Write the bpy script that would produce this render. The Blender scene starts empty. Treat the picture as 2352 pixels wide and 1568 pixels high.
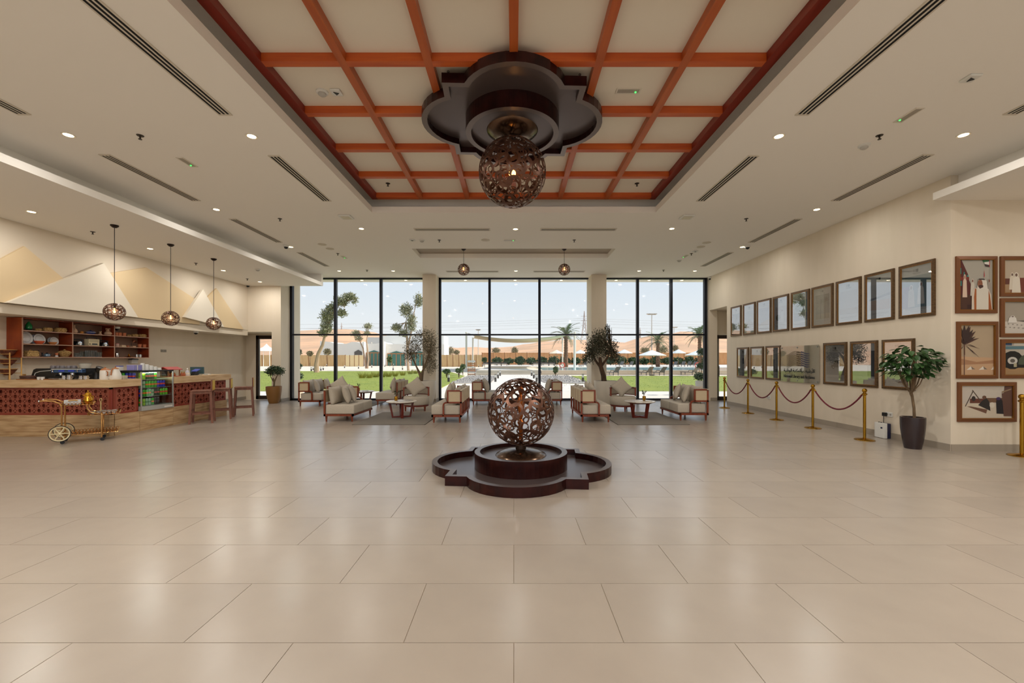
import bpy, bmesh, math, random
from mathutils import Vector, Matrix
random.seed(7)
PI = math.pi
SC = bpy.context.scene
COL = SC.collection
# ---------------------------------------------------------------- camera
FX, CX, CY, EYE = 960.0, 1180.0, 826.0, 1.54      # focal length in px, vanishing point, eye height
cam_d = bpy.data.cameras.new('camera'); cam = bpy.data.objects.new('camera', cam_d); COL.objects.link(cam)
cam_d.sensor_width = 36.0; cam_d.lens = FX / 2352 * 36.0
cam_d.shift_x = (1176 - CX) / 2352; cam_d.shift_y = (CY - 784) / 2352
cam_d.clip_end = 3000
cam.location = (0, 0, EYE); cam.rotation_euler = (PI / 2, 0, 0)
SC.camera = cam
# ---------------------------------------------------------------- world, sun, exposure
W = bpy.data.worlds.new('world'); SC.world = W; W.use_nodes = True
nt = W.node_tree; nt.nodes.clear()
out = nt.nodes.new('ShaderNodeOutputWorld'); bg = nt.nodes.new('ShaderNodeBackground')
tc = nt.nodes.new('ShaderNodeTexCoord'); sp = nt.nodes.new('ShaderNodeSeparateXYZ'); rp = nt.nodes.new('ShaderNodeValToRGB')
nt.links.new(tc.outputs['Generated'], sp.inputs[0]); nt.links.new(sp.outputs['Z'], rp.inputs[0])
nt.links.new(rp.outputs[0], bg.inputs[0]); nt.links.new(bg.outputs[0], out.inputs[0])
e = rp.color_ramp.elements
e[0].position = 0.0; e[0].color = (0.96, 0.95, 0.93, 1)
e[1].position = 1.0; e[1].color = (0.30, 0.48, 0.80, 1)
x = rp.color_ramp.elements.new(0.07); x.color = (0.90, 0.93, 0.95, 1)
x = rp.color_ramp.elements.new(0.22); x.color = (0.72, 0.82, 0.93, 1)
bg.inputs[1].default_value = 1.0
sun_d = bpy.data.lights.new('sun', 'SUN'); sun_d.energy = 5.2; sun_d.angle = 0.01; sun_d.color = (1.0, 0.95, 0.86)
sun = bpy.data.objects.new('sun', sun_d); COL.objects.link(sun)
sun.rotation_euler = Vector((0.72, 0.04, 0.62)).to_track_quat('Z', 'Y').to_euler()
DOWN_W = 45.0                                       # watts of one ceiling downlight
vs = SC.view_settings
vs.view_transform = 'Standard'; vs.look = 'None'; vs.exposure = 0.0; vs.gamma = 1.0; vs.use_curve_mapping = False
cy = SC.cycles
cy.max_bounces = 7; cy.diffuse_bounces = 4; cy.glossy_bounces = 2; cy.use_adaptive_sampling = True; cy.adaptive_threshold = 0.06; cy.transmission_bounces = 4; cy.transparent_max_bounces = 24
cy.sample_clamp_indirect = 3.0; cy.caustics_reflective = False; cy.caustics_refractive = False
# ---------------------------------------------------------------- projection helpers (photo pixel -> point in the place)
def fl(px, py, z=0.0):
    Y = FX * (EYE - z) / (py - CY); return ((px - CX) / FX * Y, Y, z)
def cl(px, py, z=4.65):
    Y = FX * (z - EYE) / (CY - py); return ((px - CX) / FX * Y, Y, z)
def at(px, py, Y): return ((px - CX) / FX * Y, Y, EYE + (CY - py) / FX * Y)
def onx(px, py, X):
    Y = X * FX / (px - CX); return (X, Y, EYE + (CY - py) / FX * Y)
# ---------------------------------------------------------------- materials
def lin(c):
    return tuple(((v / 255) / 12.92 if v <= 10 else (((v / 255) + 0.055) / 1.055) ** 2.4) for v in c) + (1,)
MATS = {}
def mat(name, col, rough=0.6, metal=0.0, spec=0.5, emit=None, es=0.0, noise=None, coat=0.0, trans=0.0, rnd=0.0, bump=None, ior=1.5):
    """Principled material; noise=(scale xyz, second colour, contrast lo, hi) mixes a second colour in; rnd varies brightness per object"""
    if name in MATS: return MATS[name]
    m = bpy.data.materials.new(name); m.use_nodes = True; t = m.node_tree; b = t.nodes['Principled BSDF']
    c = lin(col)
    b.inputs['Base Color'].default_value = c; b.inputs['Roughness'].default_value = rough; b.inputs['Metallic'].default_value = metal
    b.inputs['Specular IOR Level'].default_value = spec; b.inputs['IOR'].default_value = ior
    b.inputs['Coat Weight'].default_value = coat; b.inputs['Transmission Weight'].default_value = trans
    src = None
    if noise:
        s, c2, lo, hi = noise
        co = t.nodes.new('ShaderNodeTexCoord'); mp = t.nodes.new('ShaderNodeMapping'); mp.inputs['Scale'].default_value = s
        nz = t.nodes.new('ShaderNodeTexNoise'); nz.inputs['Scale'].default_value = 1.0; nz.inputs['Detail'].default_value = 5
        rm = t.nodes.new('ShaderNodeMapRange'); rm.inputs[1].default_value = lo; rm.inputs[2].default_value = hi
        mx = t.nodes.new('ShaderNodeMix'); mx.data_type = 'RGBA'; mx.inputs[6].default_value = c; mx.inputs[7].default_value = lin(c2)
        t.links.new(co.outputs['Object'], mp.inputs[0]); t.links.new(mp.outputs[0], nz.inputs['Vector'])
        t.links.new(nz.outputs['Fac'], rm.inputs[0]); t.links.new(rm.outputs[0], mx.inputs[0]); src = mx.outputs[2]
    if rnd:
        oi = t.nodes.new('ShaderNodeObjectInfo'); rm = t.nodes.new('ShaderNodeMapRange')
        rm.inputs[3].default_value = 1 - rnd; rm.inputs[4].default_value = 1 + rnd
        hs = t.nodes.new('ShaderNodeHueSaturation'); hs.inputs['Color'].default_value = c
        t.links.new(oi.outputs['Random'], rm.inputs[0]); t.links.new(rm.outputs[0], hs.inputs['Value'])
        if src: t.links.new(src, hs.inputs['Color'])
        src = hs.outputs[0]
    if src: t.links.new(src, b.inputs['Base Color'])
    if bump:
        sc_, st, dist = bump
        co = t.nodes.new('ShaderNodeTexCoord'); nz = t.nodes.new('ShaderNodeTexNoise'); nz.inputs['Scale'].default_value = sc_
        bp = t.nodes.new('ShaderNodeBump'); bp.inputs['Strength'].default_value = st; bp.inputs['Distance'].default_value = dist
        t.links.new(co.outputs['Object'], nz.inputs['Vector']); t.links.new(nz.outputs['Fac'], bp.inputs['Height']); t.links.new(bp.outputs[0], b.inputs['Normal'])
    if emit: b.inputs['Emission Color'].default_value = lin(emit); b.inputs['Emission Strength'].default_value = es
    MATS[name] = m; return m
def glassmat(name, tint, refl, rough=0.01, f0=0.04):
    """clear pane: transparent body with a mirror-like surface share that grows towards grazing view"""
    m = bpy.data.materials.new(name); m.use_nodes = True; t = m.node_tree; t.nodes.clear()
    o = t.nodes.new('ShaderNodeOutputMaterial'); tr = t.nodes.new('ShaderNodeBsdfTransparent'); gl = t.nodes.new('ShaderNodeBsdfGlossy'); mx = t.nodes.new('ShaderNodeMixShader')
    lw = t.nodes.new('ShaderNodeLayerWeight'); lw.inputs[0].default_value = 0.5
    pw = t.nodes.new('ShaderNodeMath'); pw.operation = 'POWER'; pw.inputs[1].default_value = 4.0
    mu = t.nodes.new('ShaderNodeMath'); mu.operation = 'MULTIPLY_ADD'; mu.inputs[1].default_value = refl; mu.inputs[2].default_value = f0; mu.use_clamp = True
    tr.inputs[0].default_value = tint; gl.inputs['Roughness'].default_value = rough
    t.links.new(lw.outputs['Facing'], pw.inputs[0]); t.links.new(pw.outputs[0], mu.inputs[0]); t.links.new(mu.outputs[0], mx.inputs[0]); t.links.new(tr.outputs[0], mx.inputs[1]); t.links.new(gl.outputs[0], mx.inputs[2]); t.links.new(mx.outputs[0], o.inputs[0])
    MATS[name] = m; return m
GLASS = glassmat('window_glass', (0.97, 0.98, 0.98, 1), 0.5, f0=0.012)
CLEAR = glassmat('clear_glass', (0.95, 0.97, 0.96, 1), 0.6)
PLEXI = glassmat('plexiglass', (0.92, 0.92, 0.90, 1), 0.8, f0=0.12)
PICG = glassmat('picture_glass', (0.96, 0.96, 0.96, 1), 0.9, f0=0.34)
WALL = mat('wall_paint', (226, 213, 193), 0.75, noise=((5, 5, 0.9), (222, 209, 188), 0.35, 0.7))
CEIL = mat('ceiling_paint', (246, 241, 233), 0.8)
WHITEP = mat('white_plaster', (232, 228, 218), 0.7)
TILE = mat('floor_tile', (168, 156, 142), 0.25, spec=0.9, noise=((2.2, 2.2, 2.2), (161, 149, 136), 0.3, 0.75), rnd=0.05, bump=(5.0, 0.06, 0.02))
GROUT = mat('tile_grout', (184, 171, 153), 0.9)
SKIRT = mat('skirting_tile', (160, 148, 132), 0.5)
WOOD = mat('red_wood', (150, 62, 26), 0.38, noise=((3, 3, 24), (122, 44, 20), 0.3, 0.75))
WOODB = mat('beam_wood', (190, 96, 40), 0.42, noise=((14, 1.2, 14), (164, 74, 28), 0.3, 0.75))
DARKM = mat('window_frame_metal', (32, 34, 42), 0.4, 0.6)
BLACK = mat('black_plastic', (14, 14, 16), 0.4)
WHITE = mat('white_plastic', (225, 224, 218), 0.45)
# ---------------------------------------------------------------- mesh builder
class MB:
    def __init__(s): s.v = []; s.f = []; s.mi = []; s.T = Matrix.Identity(4)
    def _add(s, vs_, fs, mi=0):
        o = len(s.v); T = s.T
        s.v += [tuple(T @ Vector(p)) for p in vs_]; s.f += [tuple(i + o for i in f) for f in fs]; s.mi += [mi] * len(fs); return s
    def at(s, loc=(0, 0, 0), rz=0.0, rx=0.0, ry=0.0, sc=(1, 1, 1)):
        s.T = Matrix.Translation(loc) @ Matrix.Rotation(rz, 4, 'Z') @ Matrix.Rotation(ry, 4, 'Y') @ Matrix.Rotation(rx, 4, 'X') @ Matrix.Diagonal((*sc, 1)); return s
    def box(s, x0, x1, y0, y1, z0, z1, mi=0):
        return s._add([(x0, y0, z0), (x1, y0, z0), (x1, y1, z0), (x0, y1, z0), (x0, y0, z1), (x1, y0, z1), (x1, y1, z1), (x0, y1, z1)],
                      [(0, 3, 2, 1), (4, 5, 6, 7), (0, 1, 5, 4), (1, 2, 6, 5), (2, 3, 7, 6), (3, 0, 4, 7)], mi)
    def rbox(s, x0, x1, y0, y1, z0, z1, r=0.02, mi=0, seg=2):
        bm = bmesh.new(); bmesh.ops.create_cube(bm, size=1)
        for v in bm.verts: v.co = ((v.co.x + .5) * (x1 - x0) + x0, (v.co.y + .5) * (y1 - y0) + y0, (v.co.z + .5) * (z1 - z0) + z0)
        bmesh.ops.bevel(bm, geom=bm.edges[:], offset=r, segments=seg, profile=0.5, affect='EDGES')
        bm.verts.index_update(); s._add([v.co[:] for v in bm.verts], [[v.index for v in f.verts] for f in bm.faces], mi); bm.free(); return s
    def quad(s, a, b, c, d, mi=0): return s._add([a, b, c, d], [(0, 1, 2, 3)], mi)
    def poly(s, pts, mi=0): return s._add(pts, [tuple(range(len(pts)))], mi)
    def prism(s, pts, h0, h1, axis='z', mi=0):
        n = len(pts)
        def P(p, h): return {'z': (p[0], p[1], h), 'y': (p[0], h, p[1]), 'x': (h, p[0], p[1])}[axis]
        return s._add([P(p, h0) for p in pts] + [P(p, h1) for p in pts],
                      [tuple(range(n))[::-1], tuple(range(n, 2 * n))] + [(i, (i + 1) % n, n + (i + 1) % n, n + i) for i in range(n)], mi)
    def lathe(s, prof, n=24, mi=0, cap=True):
        vs_ = []; fs = []
        for r, z in prof: vs_ += [(r * math.cos(2 * PI * i / n), r * math.sin(2 * PI * i / n), z) for i in range(n)]
        for k in range(len(prof) - 1):
            for i in range(n): j = (i + 1) % n; fs.append((k * n + i, k * n + j, (k + 1) * n + j, (k + 1) * n + i))
        if cap:
            if prof[0][0] > 1e-6: fs.append(tuple(range(n))[::-1])
            if prof[-1][0] > 1e-6: fs.append(tuple(range((len(prof) - 1) * n, len(prof) * n)))
        return s._add(vs_, fs, mi)
    def cyl(s, r, z0, z1, n=16, mi=0, r2=None): return s.lathe([(r, z0), (r if r2 is None else r2, z1)], n, mi)
    def ball(s, r, c=(0, 0, 0), n=16, mi=0, sz=1.0):
        k = max(4, n // 2); pr = [(max(1e-5, r * math.sin(PI * i / k)), -r * sz * math.cos(PI * i / k)) for i in range(k + 1)]
        T = s.T; s.T = T @ Matrix.Translation(c); s.lathe(pr, n, mi, False); s.T = T; return s
    def tube(s, pts, r, n=8, mi=0, closed=False):
        pts = [Vector(p) for p in pts]; m = len(pts); rs = r if isinstance(r, (list, tuple)) else [r] * m
        vs_ = []; fs = []; up = None
        for i, p in enumerate(pts):
            a = pts[i - 1] if (i or closed) else p; b = pts[(i + 1) % m] if (i < m - 1 or closed) else p
            t = (b - a).normalized() if (b - a).length > 1e-9 else Vector((0, 0, 1))
            if up is None: up = Vector((0, 0, 1)) if abs(t.z) < .9 else Vector((1, 0, 0))
            u = t.cross(up)
            if u.length < 1e-6: u = t.cross(Vector((0, 1, 0)))
            u.normalize(); w = u.cross(t).normalized(); up = w
            vs_ += [tuple(p + rs[i] * (u * math.cos(2 * PI * k / n) + w * math.sin(2 * PI * k / n))) for k in range(n)]
        for i in range(m if closed else m - 1):
            j = (i + 1) % m
            for k in range(n): l = (k + 1) % n; fs.append((i * n + k, i * n + l, j * n + l, j * n + k))
        if not closed: fs += [tuple(range(n))[::-1], tuple(range((m - 1) * n, m * n))]
        return s._add(vs_, fs, mi)
    def mesh(s, name, mats, smooth=False):
        me = bpy.data.meshes.new(name); me.from_pydata(s.v, [], s.f)
        for m in (mats if isinstance(mats, (list, tuple)) else [mats]): me.materials.append(m)
        me.polygons.foreach_set('material_index', s.mi)
        if smooth:
            me.polygons.foreach_set('use_smooth', [True] * len(s.f)); me.set_sharp_from_angle(angle=math.radians(38))
        me.update(); return me
    def obj(s, name, mats, parent=None, smooth=False, loc=(0, 0, 0), rz=0.0):
        return inst(s.mesh(name, mats, smooth), name, parent, loc, rz)
def inst(me, name, parent=None, loc=(0, 0, 0), rz=0.0, rot=None, sc=None):
    o = bpy.data.objects.new(name, me); COL.objects.link(o); o.parent = parent; o.location = loc
    o.rotation_euler = rot if rot else (0, 0, rz)
    if sc: o.scale = sc
    return o
def tag(o, label, cat, group=None, kind=None):
    o['label'] = label; o['category'] = cat
    if group: o['group'] = group
    if kind: o['kind'] = kind
    return o
def struct(o, label=None):
    o['kind'] = 'structure'
    if label: o['label'] = label
    return o
def thing(name, label, cat, loc=(0, 0, 0), rz=0.0, group=None):
    o = bpy.data.objects.new(name, None); COL.objects.link(o); o.location = loc; o.rotation_euler = (0, 0, rz); o.empty_display_size = 0.1
    return tag(o, label, cat, group)
def dup(root, loc, rz=None, label=None, group=None, sc=None):
    def cp(o, par):
        c = o.copy(); COL.objects.link(c); c.parent = par
        for k in KIDS(o): cp(k, c)
        return c
    c = cp(root, None); c.location = loc
    if rz is not None: c.rotation_euler = (0, 0, rz)
    if sc: c.scale = sc
    if label: c['label'] = label
    if group: c['group'] = group
    return c
def KIDS(o): return list(o.children)
B = MB
def arc(cx, cy_, r, a0, a1, n): return [(cx + r * math.cos(a0 + (a1 - a0) * i / n), cy_ + r * math.sin(a0 + (a1 - a0) * i / n)) for i in range(n + 1)]
# ================================================================ STRUCTURE
ZC = 4.65; YW = 15.93; YP = 15.25; XR = 7.37; YC = 7.05; XLU = -9.706; XLL = -10.45; ZS = 4.23
XBL, XBR = -6.96, 7.07
# floor: grout bed with separate tiles
floor = struct(B().box(-11.0, 11.4, -6.2, YW + 0.5, -0.2, -0.004).obj('floor', GROUT), 'large beige stone floor tiles in running bond')
TW, TD, Y0T = 1.2, 0.6015, 3.479
tiles = []
for k in range(-16, 21):
    y0 = Y0T + TD * k; off = 0.0 if k % 2 else 0.6
    for i in range(-10, 10):
        x0 = off + TW * i
        if y0 > YW + .4: continue
        xc, yc = x0 + TW / 2, y0 + TD / 2
        px, py = (1180 + 960 * xc / yc, 826 + 1478 / yc) if yc > 0.6 else (9e9, 9e9)
        vis = -250 < px < 2600 and 826 < py < 1700
        tiles.append((0 if vis else 1, yc, x0, y0))
tiles.sort()
gx = 0.0022
tm = B().box(gx, TW - gx, gx, TD - gx, -0.03, 0.0).mesh('tile', TILE)
rest = B()
nt_ = 0
for vis, yc, x0, y0 in tiles:
    xa, xb = max(x0, -10.9), min(x0 + TW, 11.3); yb = min(y0 + TD, YW + 0.45); ya = max(y0, -6.15)
    if xb - xa < 0.05 or yb - ya < 0.03: continue
    full = xb - xa > TW - 0.001 and yb - ya > TD - 0.001
    if vis == 0 and nt_ < 298 and full: inst(tm, 'tile', floor, (x0, y0, 0)); nt_ += 1
    else: rest.box(xa + gx, xb - gx, ya + gx, yb - gx, -0.03, 0.0)
r_ = rest.obj('outlying_tiles', TILE, floor); r_['kind'] = 'stuff'
# right wall with a doorway recess, wall with the photographs, back wall
DY0, DY1 = 14.45, 15.75
w = B(); w.box(XR, XR + 0.3, YC, DY0, 0, ZC); w.box(XR, XR + 0.3, DY0, DY1, 3.40, ZC); w.box(XR, XR + 0.3, DY1, YW + 0.3, 0, ZC)
struct(w.obj('wall_right', WALL))
w = B(); w.box(XR + 0.3, 9.3, YW + 0.05, YW + 0.3, 2.5, ZC); w.box(XR + 0.3, XR + 0.48, YW + 0.05, YW + 0.3, 0, 2.5); w.box(9.0, 9.3, DY0 - 0.3, YW + 0.3, 0, 3.4); w.box(XR + 0.3, 9.0, DY0 - 0.3, DY0 - 0.02, 0, 3.4); w.box(XR + 0.3, 9.0, DY0, YW + 0.05, 3.4, 3.5)
struct(w.obj('wall_vestibule', WALL))
struct(B().box(XR + 0.3, 11.4, YC, YC + 0.3, 0, ZC).obj('wall_photo', WALL))
struct(B().box(-11.1, 11.6, -6.5, YW + 1.0, 5.17, 5.4).obj('roof', WHITEP))  # unseen slab added over everything to block sky and sun leaks
struct(B().box(11.0, 11.4, -6.2, YC, 0, ZC + 0.6).obj('wall_side', WALL))
w = B(); w.box(-11, -10, -6.4, -6.0, 0, ZC); w.box(10.4, 11.4, -6.4, -6.0, 0, ZC); w.box(-10, 10.4, -6.4, -6.0, 4.4, ZC + .6)
struct(w.obj('wall_back', WALL))
w = B()
for i in range(9): w.box(-10 + 2.55 * i - 0.04, -10 + 2.55 * i + 0.04, -6.25, -6.15, 0, 4.4)
w.box(-10, 10.4, -6.25, -6.15, 2.5, 2.58); bw = struct(w.obj('fill_window', DARKM), 'unseen glazed front added behind the camera for daylight fill')
B().box(-10, 10.4, -6.21, -6.2, 0, 4.4).obj('pane', GLASS, bw)  # unseen glazing, added so sky light fills the room from behind
# left walls: lower recessed wall, upper bulkhead wall, pier with doorway
struct(B().box(XLL - 0.4, XLL, -6.2, YW + 0.7, 0, 2.6).obj('wall_left', WALL))
struct(B().box(XLL - 0.4, XLU, -6.2, YP, 2.425, ZC).obj('wall_bulkhead', mat('wall_paint_pale', (222, 209, 189), 0.75)))
PX0 = (624 - CX) / FX * YP; PX1 = (645 - CX) / FX * YP
w = B(); w.box(PX0, PX1, YP, YW + 0.7, 0, ZC); w.box(XLL - 0.4, PX0, YP, YW + 0.7, 2.56, ZC)
struct(w.obj('wall_pier', WALL))
# window wall: columns between the three glazed banks
XL0 = (668 - CX) / FX * YW
for i, (a, b) in enumerate(((970.5, 1001), (1358.5, 1393))):
    xa, xb = (a - CX) / FX * YP, (b - CX) / FX * YP
    struct(B().box(xa, xb, YP, YW + 0.3, 0, ZC).obj('column_%d' % (i + 1), WALL), 'rendered square column between the window banks')
struct(B().box(PX1, XR + 0.3, YW - 0.02, YW + 0.2, -0.02, 0.012).obj('trim_1', DARKM))
ZT = EYE + (826 - 768.5) / FX * YW
def window(nm, x0, x1, mull, label):
    w = B(); y0, y1 = YW - 0.07, YW + 0.07
    w.box(x0, x0 + 0.09, y0, y1, 0, ZC); w.box(x1 - 0.09, x1, y0, y1, 0, ZC); w.box(x0, x1, y0, y1, 0.0, 0.07); w.box(x0, x1, y0, y1, ZC - 0.05, ZC)
    f = struct(w.obj(nm, DARKM), label)
    xs = [x0] + mull + [x1]
    for m_ in mull: B().box(m_ - 0.045, m_ + 0.045, y0, y1, 0.07, ZC - 0.05).obj('mullion', DARKM, f)
    B().box(x0 + 0.09, x1 - 0.09, YW - 0.05, YW + 0.05, ZT - 0.03, ZT + 0.03).obj('transom', DARKM, f)
    for a, b in zip(xs, xs[1:]):
        B().box(a + 0.05, b - 0.05, YW - 0.006, YW + 0.006, 0.07, ZT - 0.03).obj('pane', GLASS, f)
        B().box(a + 0.05, b - 0.05, YW - 0.006, YW + 0.006, ZT + 0.03, ZC - 0.05).obj('pane', GLASS, f)
wx = lambda p: (p - CX) / FX * YW
window('window_1', wx(668), wx(978), [wx(771), wx(875.5)], 'tall left window bank, dark frame')
window('window_2', wx(1008), wx(1357), [wx(1124.5), wx(1239)], 'tall middle window bank, dark frame')
window('window_3', wx(1386), wx(1622), [wx(1464), wx(1541)], 'tall right window bank, dark frame')
struct(B().box(PX1, XR, YW - 0.02, YW + 0.05, ZC, ZC + 0.3).obj('trim_2', WALL))
def glass_door(nm, x0, x1, h, label, YW=YW):
    y0, y1 = YW + 0.02, YW + 0.10
    w = B(); w.box(x0, x0 + 0.10, y0, y1, 0, h); w.box(x1 - 0.10, x1, y0, y1, 0, h); w.box(x0, x1, y0, y1, h - 0.14, h); w.box(x0, x1, y0, y1, 0, 0.14)
    f = struct(w.obj(nm, mat('door_frame', (52, 40, 34), 0.45, 0.4)), label)
    B().box(x0 + 0.1, x1 - 0.1, YW + 0.05, YW + 0.06, 0.14, h - 0.14).obj('pane', GLASS, f)
    B().tube([(x0 + 0.13, YW - 0.03, 0.9), (x0 + 0.13, YW - 0.03, 1.3)], 0.012).obj('handle', DARKM, f)
YD = 16.3; xd = (587 - CX) / FX * YD; hd = EYE + (826 - 770) / FX * YD
glass_door('door_1', xd, xd + 0.95, hd, 'glazed door in dark frame left of the window', YD)
glass_door('door_2', wx(1643), wx(1643) + 0.95, EYE + (826 - 769) / FX * YW, 'glazed door in dark frame in the right recess')
struct(B().box(XLL, xd, YD + 0.02, YD + 0.3, 0, 2.7).obj('wall_doorside', WALL))
struct(B().box(xd, PX0 + 0.1, YD + 0.02, YD + 0.3, hd, 2.7).obj('wall_doorhead', WALL))
# skirting tiles
def skirt(nm, segs):
    o = None
    for (x0, y0, x1, y1) in segs:
        L = math.hypot(x1 - x0, y1 - y0); n = max(1, round(L / 1.2)); a = math.atan2(y1 - y0, x1 - x0)
        for i in range(n):
            b_ = B().at((x0, y0, 0), a).box(L * i / n + 0.002, L * (i + 1) / n - 0.002, -0.012, 0.012, 0, 0.115)
            if o is None: o = struct(b_.obj(nm, SKIRT), 'grey tile skirting')
            else: b_.obj('skirting_tile', SKIRT, o)
skirt('baseboard_right', [(XR, YC, XR, DY0), (XR + 0.04, DY1, XR + 0.3, DY1)])
skirt('baseboard_photo', [(XR, YC, 11.0, YC)])
skirt('baseboard_left', [(XLL, 11.6, XLL, 16.3), (PX0, YP, PX1, YP), (PX1, YP, PX1, YW)])
for i, (a, b) in enumerate(((970.5, 1001), (1358.5, 1393))):
    xa, xb = (a - CX) / FX * YP, (b - CX) / FX * YP
    skirt('baseboard_column_%d' % (i + 1), [(xa, YP, xb, YP), ((xb if i == 0 else xa), YP, (xb if i == 0 else xa), YW)])
# ceiling with two recesses, side coves and low soffits
RX, RY0, RY1 = 3.0, 0.62, 8.845
SX, SY0, SY1 = 2.86, 11.71, 12.76
SY0, SY1 = cl(1180, 571)[1], cl(1180, 592)[1]
c = B()
CZ1 = ZC + 0.13
for (x0, x1, y0, y1) in ((-7.465, -RX, -6.2, RY1), (RX, 7.5, -6.2, RY1), (-RX, RX, -6.2, RY0), (-7.465, 7.5, RY1, SY0), (-7.465, -SX, SY0, SY1), (SX, 7.5, SY0, SY1), (-7.465, 7.5, SY1, YW + 0.02)):
    c.box(x0, x1, y0, y1, ZC, CZ1)
ceiling = struct(c.obj('ceiling', CEIL), 'pale painted ceiling with a rectangular coffered recess')
c = B(); E = 0.34; ZP = 5.04
ZQ = ZP + 0.05; c.box(-RX - E - 0.1, -RX - E, RY0 - E, RY1 + E, CZ1, ZQ); c.box(RX + E, RX + E + 0.1, RY0 - E, RY1 + E, CZ1, ZQ)
c.box(-RX - E, RX + E, RY1 + E, RY1 + E + 0.1, CZ1, ZQ); c.box(-RX - E, RX + E, RY0 - E - 0.1, RY0 - E, CZ1, ZQ); c.box(-RX - E, RX + E, RY0 - E, RY1 + E, ZP + 0.016, ZP + 0.12)
struct(c.obj('ceiling_recess_shell', CEIL))
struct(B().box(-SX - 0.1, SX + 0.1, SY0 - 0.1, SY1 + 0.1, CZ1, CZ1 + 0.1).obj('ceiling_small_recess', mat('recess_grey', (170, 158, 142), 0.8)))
for nm, xa, xb, xe, ya, yb in (('ceiling_soffit_left', XLU - 0.05, XBL, -7.465, -6.2, YP), ('ceiling_soffit_right', 11.0, XBR, 7.5, -6.2, YC)):
    c = B(); s_ = 1 if xe > xa else -1
    c.box(min(xa, xb), max(xa, xb), ya, yb, ZS, ZS + 0.12)
    c.box(min(xe, xe - s_ * 0.1), max(xe, xe - s_ * 0.1), ya, yb, ZS + 0.12, ZC + 0.13)
    if s_ > 0: c.box(xe, xb, yb - 0.12, yb, ZS + 0.12, ZC)
    struct(c.obj(nm, CEIL), 'low plaster soffit with a shadow cove along its edge')
# timber lattice in the recess
lat = thing('ceiling_lattice', 'orange-brown timber beam grid set in the ceiling recess above the hanging lamp', 'ceiling grid', (0, 0, 4.94))
rows = [8.81 - k for k in range(0, 9)]; cols = [-2.94, -1.96, -0.98, 0, 0.98, 1.96, 2.94]
for i, x_ in enumerate(cols):
    wd = 0.06 if i in (0, 6) else 0.047
    B().box(x_ - wd, x_ + wd, rows[-1] - 0.06, rows[0] + 0.06, 0, 0.10).obj('beam', mat('beam_wood_edge', (140, 44, 26), 0.4, noise=((14, 1.2, 14), (118, 34, 20), 0.3, 0.75)) if i in (0, 6) else WOODB, lat)
for k, y_ in enumerate(rows):
    wd = 0.06 if k in (0, 8) else 0.047
    for a, b in zip(cols, cols[1:]):
        B().box(a + 0.047, b - 0.047, y_ - wd, y_ + wd, 0.001, 0.10).obj('beam', mat('beam_wood_x', (204, 98, 34), 0.42, noise=((1.2, 14, 14), (178, 72, 28), 0.3, 0.75)), lat)
pm = B().box(-0.49, 0.49, -0.5, 0.5, 0, 0.015).mesh('coffer_panel', mat('coffer_panel_paint', (236, 228, 212), 0.8))
for a, b in zip(cols, cols[1:]):
    for y_, y2 in zip(rows, rows[1:]): inst(pm, 'coffer_panel', lat, ((a + b) / 2, (y_ + y2) / 2, 0.10))
# mountain relief panels on the bulkhead wall
def relief(label, pts, d0, d1, m):
    P = [onx(px, py, XLU)[1:] for px, py in pts]
    P = [(y, max(z, 2.62)) for y, z in P]
    o = B().prism(P, XLU + d0, XLU + d1, 'x').obj('relief_panel', m)
    tag(o, label, 'wall panel', 'mountain relief panels above the bar')
RW = mat('relief_white', (232, 222, 204), 0.75); RT = mat('relief_tan', (222, 198, 158), 0.75)
relief('tan peak relief panel nearest the left picture edge above the bar', [(-60, 625), (51, 565.5), (140, 639), (200, 716), (-60, 690)], 0.002, 0.05, RT)
relief('largest white triangular relief panel above the bar shelves', [(1, 696), (226, 604), (306, 731)], 0.053, 0.13, RW)
relief('broad tan relief panel between the two white triangles', [(236, 629), (332, 614), (441, 684), (455, 693), (455, 746), (290, 728)], 0.002, 0.05, RT)
relief('small white triangular relief panel by the far pendant lamp', [(414, 728), (457, 664), (506, 751)], 0.053, 0.13, RW)
relief('narrow tan relief panel nearest the glazed door', [(470, 686), (494, 662), (557, 756.5), (500, 750), (472, 700)], 0.002, 0.05, RT)
struct(B().box(XLU, XLU + 0.004, -6.2, YP, 2.61, 2.618).obj('ledge_shadow_line', mat('painted_shadow', (120, 108, 92), 0.9)))  # thin dark strip paints the shadow line below the relief panels
# ================================================================ CEILING FIXTURES
LENS = mat('lamp_lens', (255, 240, 214), 0.5, emit=(255, 226, 178), es=9.0)
RINGM = mat('lamp_ring', (222, 214, 200), 0.5)
dl_ring = B().lathe([(0.052, -0.001), (0.075, -0.008), (0.078, 0.0)], 24, cap=False).mesh('trim_ring', RINGM, True)
dl_lens = B().cyl(0.054, -0.004, -0.001, 24).mesh('lens', LENS)
LDS = {}
def lamp_data(k):
    if k not in LDS:
        ld = bpy.data.lights.new('downlight', 'AREA'); ld.shape = 'DISK'; ld.size = 0.12; ld.energy = DOWN_W * k; ld.color = (1.0, 0.965, 0.91); LDS[k] = ld
    return LDS[k]
def downlight(loc, label, w=1.0):
    t = thing('downlight', label, 'downlight', loc, 0, 'recessed ceiling downlights')
    inst(dl_ring, 'trim_ring', t); inst(dl_lens, 'lens', t)
    if w:
        l = bpy.data.objects.new('downlight_light', lamp_data(0.42 if loc[2] < 4.4 else 0.26 if abs(loc[0]) > 5.5 else 0.2 if loc[1] > 9 else w)); COL.objects.link(l); l.parent = t; l.location = (0, 0, -0.02)
LB = 'round recessed downlight, '
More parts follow.
